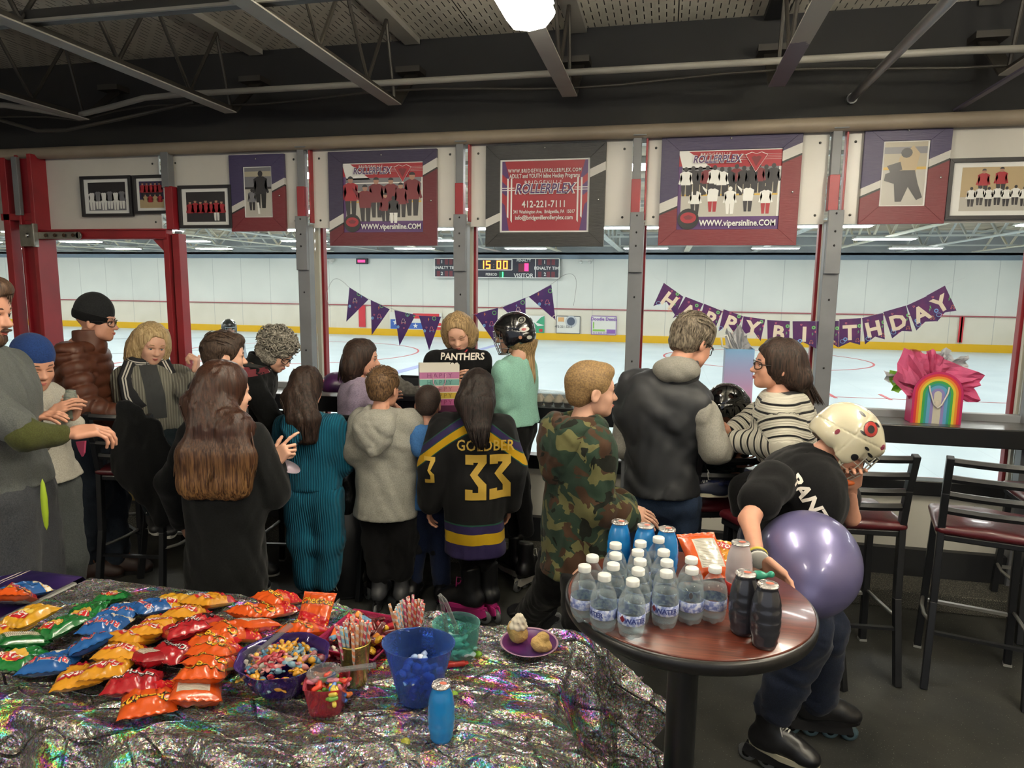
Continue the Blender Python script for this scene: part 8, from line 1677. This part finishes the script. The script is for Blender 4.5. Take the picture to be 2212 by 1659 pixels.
B = [('cheetos', 28, 1290, 200, 20, -10, 'orange snack bag lying on the galaxy print cloth at the left edge', .045, 1.05), ('ruffles', 52, 1276, 150, 0, 0, 'blue and white bag behind the orange one on the galaxy cloth', .035, 1),
('lays', 62, 1333, 160, -12, 8, 'golden yellow chip bag at the left edge above the green ones', .065, 1), ('lays', 8, 1362, 190, 5, 0, 'yellow chip bag cut by the left edge with red logo ribbon', .045, 1), ('greenlays', 128, 1356, 145, -10, 10, 'green chip bag with pointed end toward the blue bags', .05, 1), ('greenlays', 48, 1382, 120, 18, 10, 'green chip bag showing its white back label, left side', .05, 1), ('greenlays', 38, 1425, 185, 10, -8, 'bright green chip bag lowest at the left edge', .035, 1.05),
('ruffles', 112, 1435, 192, 8, 0, 'large blue ridged chip bag lowest at the left, logo upside down', .035, 1.1), ('ruffles', 192, 1395, 235, 25, 10, 'blue ridged chip bag standing steeply behind the lowest yellow bags', .05, 1), ('greenlays', 245, 1293, 205, 8, 0, 'green chip bag alone at the back of the pile', .035, .9), ('greenlays', 182, 1330, 185, -5, 8, 'green chip bag with upside-down logo left of the flat blue bag', .04, 1),
('ruffles', 262, 1324, 178, 12, 0, 'flat blue bag just below the back green bag', .045, 1), ('ruffles', 228, 1352, 185, 10, -5, 'blue ridged bag in front of the flat blue one', .06, 1), ('ruffles', 328, 1312, 160, 0, 5, 'blue ridged bag at the back near the pale one', .04, .95), ('lays', 368, 1303, 200, 5, 0, 'pale yellow bag at the back between blue and gold', .03, .9),
('fritos', 402, 1327, 170, 8, 0, 'gold and red corn chip bag right of the blue bags at the back', .045, 1), ('fritos', 450, 1300, 165, 5, 5, 'gold and red bag, highest on the table at the back', .03, 1.05), ('fritos', 345, 1347, 190, 8, 0, 'golden bag wedged behind the red bags', .05, .95), ('fritos', 318, 1366, 200, 8, 0, 'golden bag in the middle of the pile', .055, .95), ('fritos', 285, 1380, 165, 10, 0, 'golden bag in front of the middle gold ones', .05, 1),
('doritos', 398, 1362, 210, 15, 0, 'glossy red tortilla chip bag leaning at the centre of the pile', .065, 1.05), ('doritos', 432, 1352, 160, 5, 0, 'dark red bag behind the glossy red one', .05, 1), ('doritos', 385, 1402, 170, 5, 0, 'dark red bag lying flat above the lower cheese puffs', .045, 1.05), ('doritos', 330, 1418, 150, 12, 8, 'red bag with silver back, right of the lower golden bag', .045, 1), ('fritos', 262, 1410, 205, 8, -5, 'gold bag above the lowest gold bag with tilted logo', .055, 1), ('fritos', 242, 1440, 190, 5, 5, 'gold bag overlapping the large blue bag', .05, 1), ('fritos', 175, 1462, 195, 5, 0, 'lowest gold and dark red bag at the bottom left of the pile', .03, 1.05),
('doritos', 290, 1476, 205, 10, -5, 'large red tortilla chip bag lowest of the reds, logo upside down', .035, 1.15), ('cheetos', 322, 1512, 200, 8, -4, 'orange cheese puff bag nearest the camera, lowest in the pile', .03, 1.15), ('cheetos', 425, 1492, 190, 15, -14, 'orange bag showing its white back, right of the nearest one', .03, 1.1), ('cheetos', 440, 1458, 188, 12, -6, 'orange bag second of the shingled row from the front', .04, 1.1), ('cheetos', 462, 1433, 186, 14, -4, 'orange bag third of the shingled row from the front', .045, 1.05), ('cheetos', 466, 1408, 182, 16, 0, 'orange bag fourth of the shingled row', .05, 1.05),
('cheetos', 468, 1384, 178, 14, 0, 'orange bag fifth of the shingled row, red tip outward', .05, 1.05), ('cheetos', 505, 1366, 150, 12, 0, 'orange bag above the purple bowl at the end of the row', .045, 1.05), ('cheetos', 548, 1349, 155, 10, 8, 'orange bag with nutrition label behind the purple bowl', .035, 1), ('cheetos', 545, 1326, 150, 12, 0, 'orange bag left of the square upright one', .035, 1), ('cheetos', 590, 1318, 145, 10, 6, 'orange bag behind the upright square bag', .03, 1), ('cheetos', 600, 1294, 150, 8, 0, 'orange bag farthest back at the table edge', .03, 1), ('cheetos', 655, 1364, 170, 15, 10, 'orange bag just behind the bowl of wrapped candy', .04, 1)]
for i, b in enumerate(B): bag(b[0], b[1], b[2], b[3], b[4], b[5], b[6], b[7], b[8] * .86, flip=180 if b[6].find('white back') > 0 or b[6].find('nutrition') > 0 or b[6].find('silver back') > 0 else 0)
o = bag('cheetos', 681, 1322, -6, 42, 0, 'square orange and red cheese puff bag propped upright, logo readable', .055, .80)
p = onZ(1535, 1190, TZ + .04); o = bag('cheetos', 1520, 1200, 12, 38, 180, 'opened orange chip bag showing its white back on the round table', .05, .85, z0=TZ); o2 = bag('fritos', 1556, 1204, -30, 30, 0, 'crumpled white and orange bag half under the opened one on the round table', .03, .75, z0=TZ)
# ------------------------------------------------------------------ bowls, cups, candy
TV = tint('violet_plastic', '6a48a8', .06, .4); TR_ = tint('red_plastic', 'e86a7c', .06, .35); TP = tint('pink_plastic', 'd84a80', .06, .5); TB = tint('blue_plastic', '6f96e0', .06, .28); TT = tint('teal_plastic', 'a2dcd6', .06, .30); TC = tint('clear_acrylic', 'dcdcdc', .04, .18)
def vessel(name, lab, cat, u, v, z, prof, m, warp=None, n_=48, sy=1.0, rz=0, part='bowl_wall'):
    p = onZ(u, v, z); t = thing(name, lab, cat, (p.x, p.y, SZ + .006), rz); inner = [(max(r - .0025, .001), z_ + (.003 if i == 0 else 0)) for i, (r, z_) in enumerate(prof)][::-1]
    MB().lathe([(.001, prof[0][1])] + prof + inner + [(.001, prof[0][1] + .003)], n_, warp=warp, sy=sy, cap=False).build(part, m, t, True); return t
CM = {}
def candy_mesh(kind):
    if kind in CM: return CM[kind]
    if kind == 'wrapped': g_ = mesh_sdf([s_ell((0, 0, 0), (.013, .0085, .0075), .004), s_cone((.011, 0, 0), (.021, 0, .002), .002, .0065, .003, ((0, 0, 1), .5)), s_cone((-.011, 0, 0), (-.021, 0, .002), .002, .0065, .003, ((0, 0, 1), .5))], .0022, lambda P: .0008 * wav(P, 2, (300, 300, 300)))
    elif kind == 'bar': g_ = mesh_sdf([s_box((0, 0, 0), (.024, .009, .006), .003, .002), s_box((.028, 0, 0), (.006, .008, .0012), .001, .002), s_box((-.028, 0, 0), (.006, .008, .0012), .001, .002)], .0024, lambda P: .0006 * wav(P, 4, (300, 300, 300)))
    elif kind == 'gummy': g_ = mesh_sdf([s_cone((-.012, 0, 0), (0, .006, 0), .006, .0065, .003), s_cone((0, .006, 0), (.013, -.002, 0), .0065, .006, .003)], .0022)
    elif kind == 'drop': g_ = mesh_sdf([s_ell((0, 0, 0), (.011, .011, .006), .004), s_ell((0, 0, .003), (.007, .007, .006), .004)], .0022)
    else: g_ = mesh_sdf([s_box((0, 0, 0), (.010, .008, .007), .004, .002)], .0022)
    CM[kind] = g_; return g_
CMESH = {}
def candy(kind, col, loc, rot, lab, group, sc=1.0, cat='candy', shiny=.25):
    key = (kind, col)
    if key not in CMESH: G = Geo(); G.add(*candy_mesh(kind)); o = G.build('candy', mat('candy_' + col, col, shiny, coat=.4)); CMESH[key] = o.data; bpy.data.objects.remove(o)
    o = bpy.data.objects.new('candy', CMESH[key]); C.objects.link(o); o.location = loc; o.rotation_euler = rot; o.scale = (sc,) * 3; return tag(o, lab, cat, group)
rc = random.Random(11)
def rrot(): return (rc.uniform(-.7, .7), rc.uniform(-.7, .7), rc.uniform(0, 6.3))
# purple bowl
lobe = lambda a, z: 1 + .025 * math.cos(a * 8)
t = vessel('candy_bowl', 'round purple plastic bowl heaped with wrapped hard candy', 'bowl', 612, 1432, SZ + .07, [(.068, 0), (.082, .018), (.106, .060), (.116, .085), (.119, .087)], TV, lobe)
c_ = Vector(t.location)
for i in range(120):
    r_ = .098 * math.sqrt(rc.random()); a = rc.uniform(0, 2 * PI); h_ = .055 + .030 * (1 - (r_ / .1) ** 2) + rc.uniform(-.010, .008)
    candy(rc.choice(['wrapped', 'wrapped', 'wrapped', 'drop']), rc.choice(['b8821e', 'c0902a', '3c6480', '9c323c', 'a9a498', 'b8821e', '5f8294', 'a86a6a']), c_ + Vector((r_ * math.cos(a), r_ * math.sin(a), h_)), rrot(), 'small wrapped hard candy in the purple bowl', 'wrapped candies in the purple bowl', .98)
def scoop(name, lab, p, rot):
    t = thing(name, lab, 'scoop', p); t.rotation_euler = rot; MB().prism([(-.006, 0), (.006, 0), (.008, .10), (-.008, .10)], -.003, .003, 0, Matrix.Rotation(-PI / 2, 4, 'X')).build('handle', TC, t); V, F = mesh_sdf([s_ell((0, -.03, 0), (.030, .042, .022), .005), s_ell((0, -.03, .012), (.027, .040, .024), .004, sub=True)], .003); G = Geo(); G.add(V, F); G.build('bowl', TC, t)
scoop('candy_scoop', 'clear plastic scoop resting in the purple candy bowl', onZ(560, 1405, SZ + .095), (.5, .2, -.6))
# red gummy cup
sq = lambda a, z: 1 / max(abs(math.cos(a)), abs(math.sin(a))) ** .55
t = vessel('gummy_cup', 'squarish red plastic cup full of gummy candy', 'cup', 708, 1535, SZ, [(.038, 0), (.042, .01), (.052, .075), (.055, .078)], TR_, sq, rz=.25); c_ = Vector(t.location)
for i in range(50): candy('gummy', rc.choice(['c8402c', 'd8752c', '6aa03a', '3c6ab0', 'c9b23c', 'd8889a']), c_ + Vector((rc.uniform(-.040, .040), rc.uniform(-.040, .040), rc.uniform(.015, .080))), rrot(), 'soft gummy candy in the red cup', 'gummies in the red cup', .95, shiny=.3)
scoop('gummy_scoop', 'clear plastic scoop lying across the red gummy cup', onZ(725, 1448, SZ + .10), (.1, .15, -1.25))
# gold cup with paper-stick candy
def sticks(t, n_, r0, lean, zb, L, grp, lab):
    for i in range(n_):
        a = rc.uniform(0, 2 * PI); r_ = r0 * math.sqrt(rc.random()); key = ('stick', i % 6)
        if key not in CMESH:
            cc = ['d4604a', 'd8855c', 'c95a78', '7fb0c8', 'd89a6a', 'b84a5a'][i % 6]; m = mat('stick_' + cc, cc, .35, coat=.3); n = NT(m); co, x, y, z = n.co(); n.color(n.mix(n.math('LESS_THAN', n.math('FRACT', n.math('ADD', n.math('MULTIPLY', z, 45), n.math('MULTIPLY', n.math('ARCTAN2', y, x), .16))), .4), cc, 'cfc2b8'))
            o = MB().tube([(0, 0, 0), (0, 0, .17)], .0042, 8).build('candy_stick', m, smooth='auto'); CMESH[key] = o.data; bpy.data.objects.remove(o)
        o = bpy.data.objects.new('candy_stick', CMESH[key]); C.objects.link(o); o.location = Vector(t.location) + Vector((r_ * .55 * math.cos(a), r_ * .55 * math.sin(a), zb)); o.rotation_euler = (-math.sin(a) * lean * r_ / r0, math.cos(a) * lean * r_ / r0, 0); o.scale = (1, 1, L / .17 * rc.uniform(.94, 1.04)); tag(o, lab, 'candy stick', grp)
M_gold = mat('gold_holo_cup', 'b39a4e', .22, .9, bump=(25, .4), var=(30, .3))
t = vessel('gold_cup', 'gold foil paper cup holding striped candy sticks', 'cup', 768, 1478, SZ, [(.030, 0), (.031, .004), (.041, .112), (.043, .113), (.043, .117), (.0405, .118)], M_gold); sticks(t, 26, .036, .22, .008, .165, 'candy sticks in the gold cup', 'striped candy stick standing in the gold cup')
t = vessel('silver_cup', 'foil cup of candy sticks mostly hidden behind the blue bucket', 'cup', 885, 1425, SZ, [(.030, 0), (.031, .004), (.041, .105), (.043, .106), (.043, .109), (.0405, .11)], mat('silver_holo_cup', 'a39a94', .25, .9, bump=(25, .4))); sticks(t, 22, .036, .25, .008, .155, 'candy sticks behind the blue bucket', 'striped candy stick standing behind the blue bucket')
# pink tray with mixed candy
p = onZ(785, 1395, SZ); t = thing('candy_tray', 'rectangular pink plastic tray of mixed wrapped candy', 'tray', (p.x, p.y, SZ + .006), -.12); w_, d_ = .10, .115
vs = []; fs = []
for a, b, z in ((w_ * .82, d_ * .85, 0), (w_, d_, .035), (w_ + .008, d_ + .008, .036), (w_ + .008, d_ + .008, .033), (w_ - .002, d_ - .002, .032), (w_ * .8, d_ * .83, .003)): vs += [(-a, -b, z), (a, -b, z), (a, b, z), (-a, b, z)]
for i in range(5):
    for j in range(4): fs.append((i * 4 + j, i * 4 + (j + 1) % 4, i * 4 + 4 + (j + 1) % 4, i * 4 + 4 + j))
fs += [(3, 2, 1, 0), (20, 21, 22, 23)]; MB().add(vs, fs).build('tray_body', TP, t, bevel=.003); c_ = Vector(t.location)
for i in range(50): candy(rc.choice(['bar', 'bar', 'wrapped', 'chew']), rc.choice(['cfa42a', '5a1c1a', 'b8323a', 'd86a2c', '3a2620', 'd8ccb8', 'd88a3c', '5f8fb0']), c_ + Matrix.Rotation(-.12, 3, 'Z') @ Vector((rc.uniform(-.082, .082), rc.uniform(-.095, .095), rc.uniform(.012, .045))), rrot(), 'wrapped fun-size candy in the pink tray', 'mixed candy in the pink tray', 1.05)
# blue bucket
t = vessel('candy_bucket', 'tall translucent blue bucket with pale candies', 'bucket', 905, 1512, SZ, [(.048, 0), (.052, .006), (.078, .125), (.084, .150), (.086, .152)], TB, lambda a, z: 1 + .16 * max(0, z - .05) / .1 * math.cos(a * 2) * .6); c_ = Vector(t.location)
for i in range(56): z_ = rc.uniform(.03, .10); r_ = (.040 + z_ * .22) * math.sqrt(rc.random()); a = rc.uniform(0, 2 * PI); candy(rc.choice(['chew', 'drop']), rc.choice(['cfd4dc', '9fb4d0', 'b8c8d8', '5f86c0']), c_ + Vector((r_ * math.cos(a), r_ * math.sin(a), z_)), rrot(), 'pale candy in the translucent blue bucket', 'pale candies in the blue bucket')
# teal bowl with tongs
t = vessel('teal_bowl', 'clear teal plastic bowl with crumpled wrappers and tongs', 'bowl', 985, 1420, SZ, [(.050, 0), (.056, .006), (.066, .070), (.068, .098), (.069, .099)], TT); c_ = Vector(t.location)
for i in range(10): a = rc.uniform(0, 2 * PI); r_ = .05 * math.sqrt(rc.random()); candy('wrapped', rc.choice(['8fd0c8', '5fae4a', 'c9dcd8', '9cc4c0']), c_ + Vector((r_ * math.cos(a), r_ * math.sin(a), rc.uniform(.01, .04))), rrot(), 'clear wrapped mint in the teal bowl', 'mints in the teal bowl', 1.3)
t2 = thing('tongs', 'clear plastic tongs leaning in the teal bowl', 'tongs', c_ + Vector((-.01, .01, .02)))
for s in (-1, 1): MB().tube([(s * .018, 0, 0), (s * .014 - .012, .01, .06), (-.04 + s * .006, .025, .125), (-.052, .028, .140), (-.055, .028, .135)], [.005, .006, .006, .005, .004], 6).build('arm', TC, t2, True)
# drink, plate, loose candy
p = onZ(953, 1483, SZ + .140); drink(M_blue, None, 'bright blue juice drink standing alone on the silver cloth', (p.x, p.y, SZ + .008), 'barrel-shaped juice drinks')
p = onZ(1143, 1398, SZ + .01); M_pl = party_mat('party_plate_print', 12, '33205c', '5c1f5a')
t = thing('party_plate', 'purple neon party plate with a bitten cupcake at the corner of the table', 'plate', (p.x, p.y, SZ + .014)); MB().lathe([(.001, .002), (.055, .002), (.075, .010), (.0835, .013), (.0845, .0125), (.0755, .007), (.055, -.001), (.001, -.001)], 48).build('plate_body', M_pl, t, True); MB().lathe([(.0795, .0125), (.0845, .0145), (.0855, .013)], 48, cap=False).build('rim', mat('plate_rim_pink', 'b08aa0', .35), t, True)
M_cake = mat('yellow_cake', 'd3ae6c', .8, bump=(120, .8), var=(50, .12)); M_frw = mat('white_frosting', 'd8cdb8', .5)
t = thing('cupcake', 'half cupcake with white swirled frosting and sprinkles on the party plate', 'cupcake', (p.x - .030, p.y + .012, SZ + .018)); t.scale = (1.12,) * 3; V, F = mesh_sdf([s_cone((-.004, 0, .020), (-.012, 0, .034), .023, .022, .01)], .0035, lambda P: .0025 * wav(P, 3, (120, 120, 60))); G = Geo(); G.add(V, F); G.build('cake', M_cake, t)
V, F = mesh_sdf([s_ell((-.006, 0, .044), (.026, .024, .012), .006), s_ell((-.004, 0, .058), (.019, .018, .010), .006), s_ell((-.002, 0, .069), (.011, .011, .008), .006)], .003, lambda P: .0016 * np.sin(np.arctan2(P[..., 1], P[..., 0] + .004) * 8 + P[..., 2] * 260)); G = Geo(); G.add(V, F); G.build('frosting', M_frw, t)
mb = MB(); 
for i in range(26): a = rc.uniform(0, 6.3); e = rc.uniform(.1, .9); mb.ball((-.004 + .022 * math.cos(a) * e, .021 * math.sin(a) * e, .056 + .018 * (1 - e)), .0011, 5)
mb.build('sprinkles', mat('sprinkle_dark', '3a2a22', .4), t)['kind'] = 'stuff'
t = thing('cake_piece', 'broken piece of yellow cake right of the frosted half on the party plate', 'cake', (p.x + .035, p.y - .012, SZ + .018)); V, F = mesh_sdf([s_cone((0, 0, .016), (.006, .004, .026), .026, .020, .01), s_ell((.018, -.006, .012), (.016, .018, .012), .008)], .0035, lambda P: .003 * wav(P, 5, (110, 110, 110))); G = Geo(); G.add(V, F); G.build('cake', M_cake, t)
for (u, v, k, c, lab) in ((1033, 1413, 'drop', '7fae2c', 'loose green candy on the silver cloth below the party plate'), (984, 1433, 'bar', 'c8322a', 'loose red wrapped candy beside the teal bowl'), (981, 1501, 'drop', '8fb83c', 'loose green candy right of the lone blue drink'), (876, 1603, 'drop', '9a9a3c', 'loose olive candy near the front of the silver cloth')): candy(k, c, onZ(u, v, SZ + .014), (0, 0, .4), lab, None, 1.1)
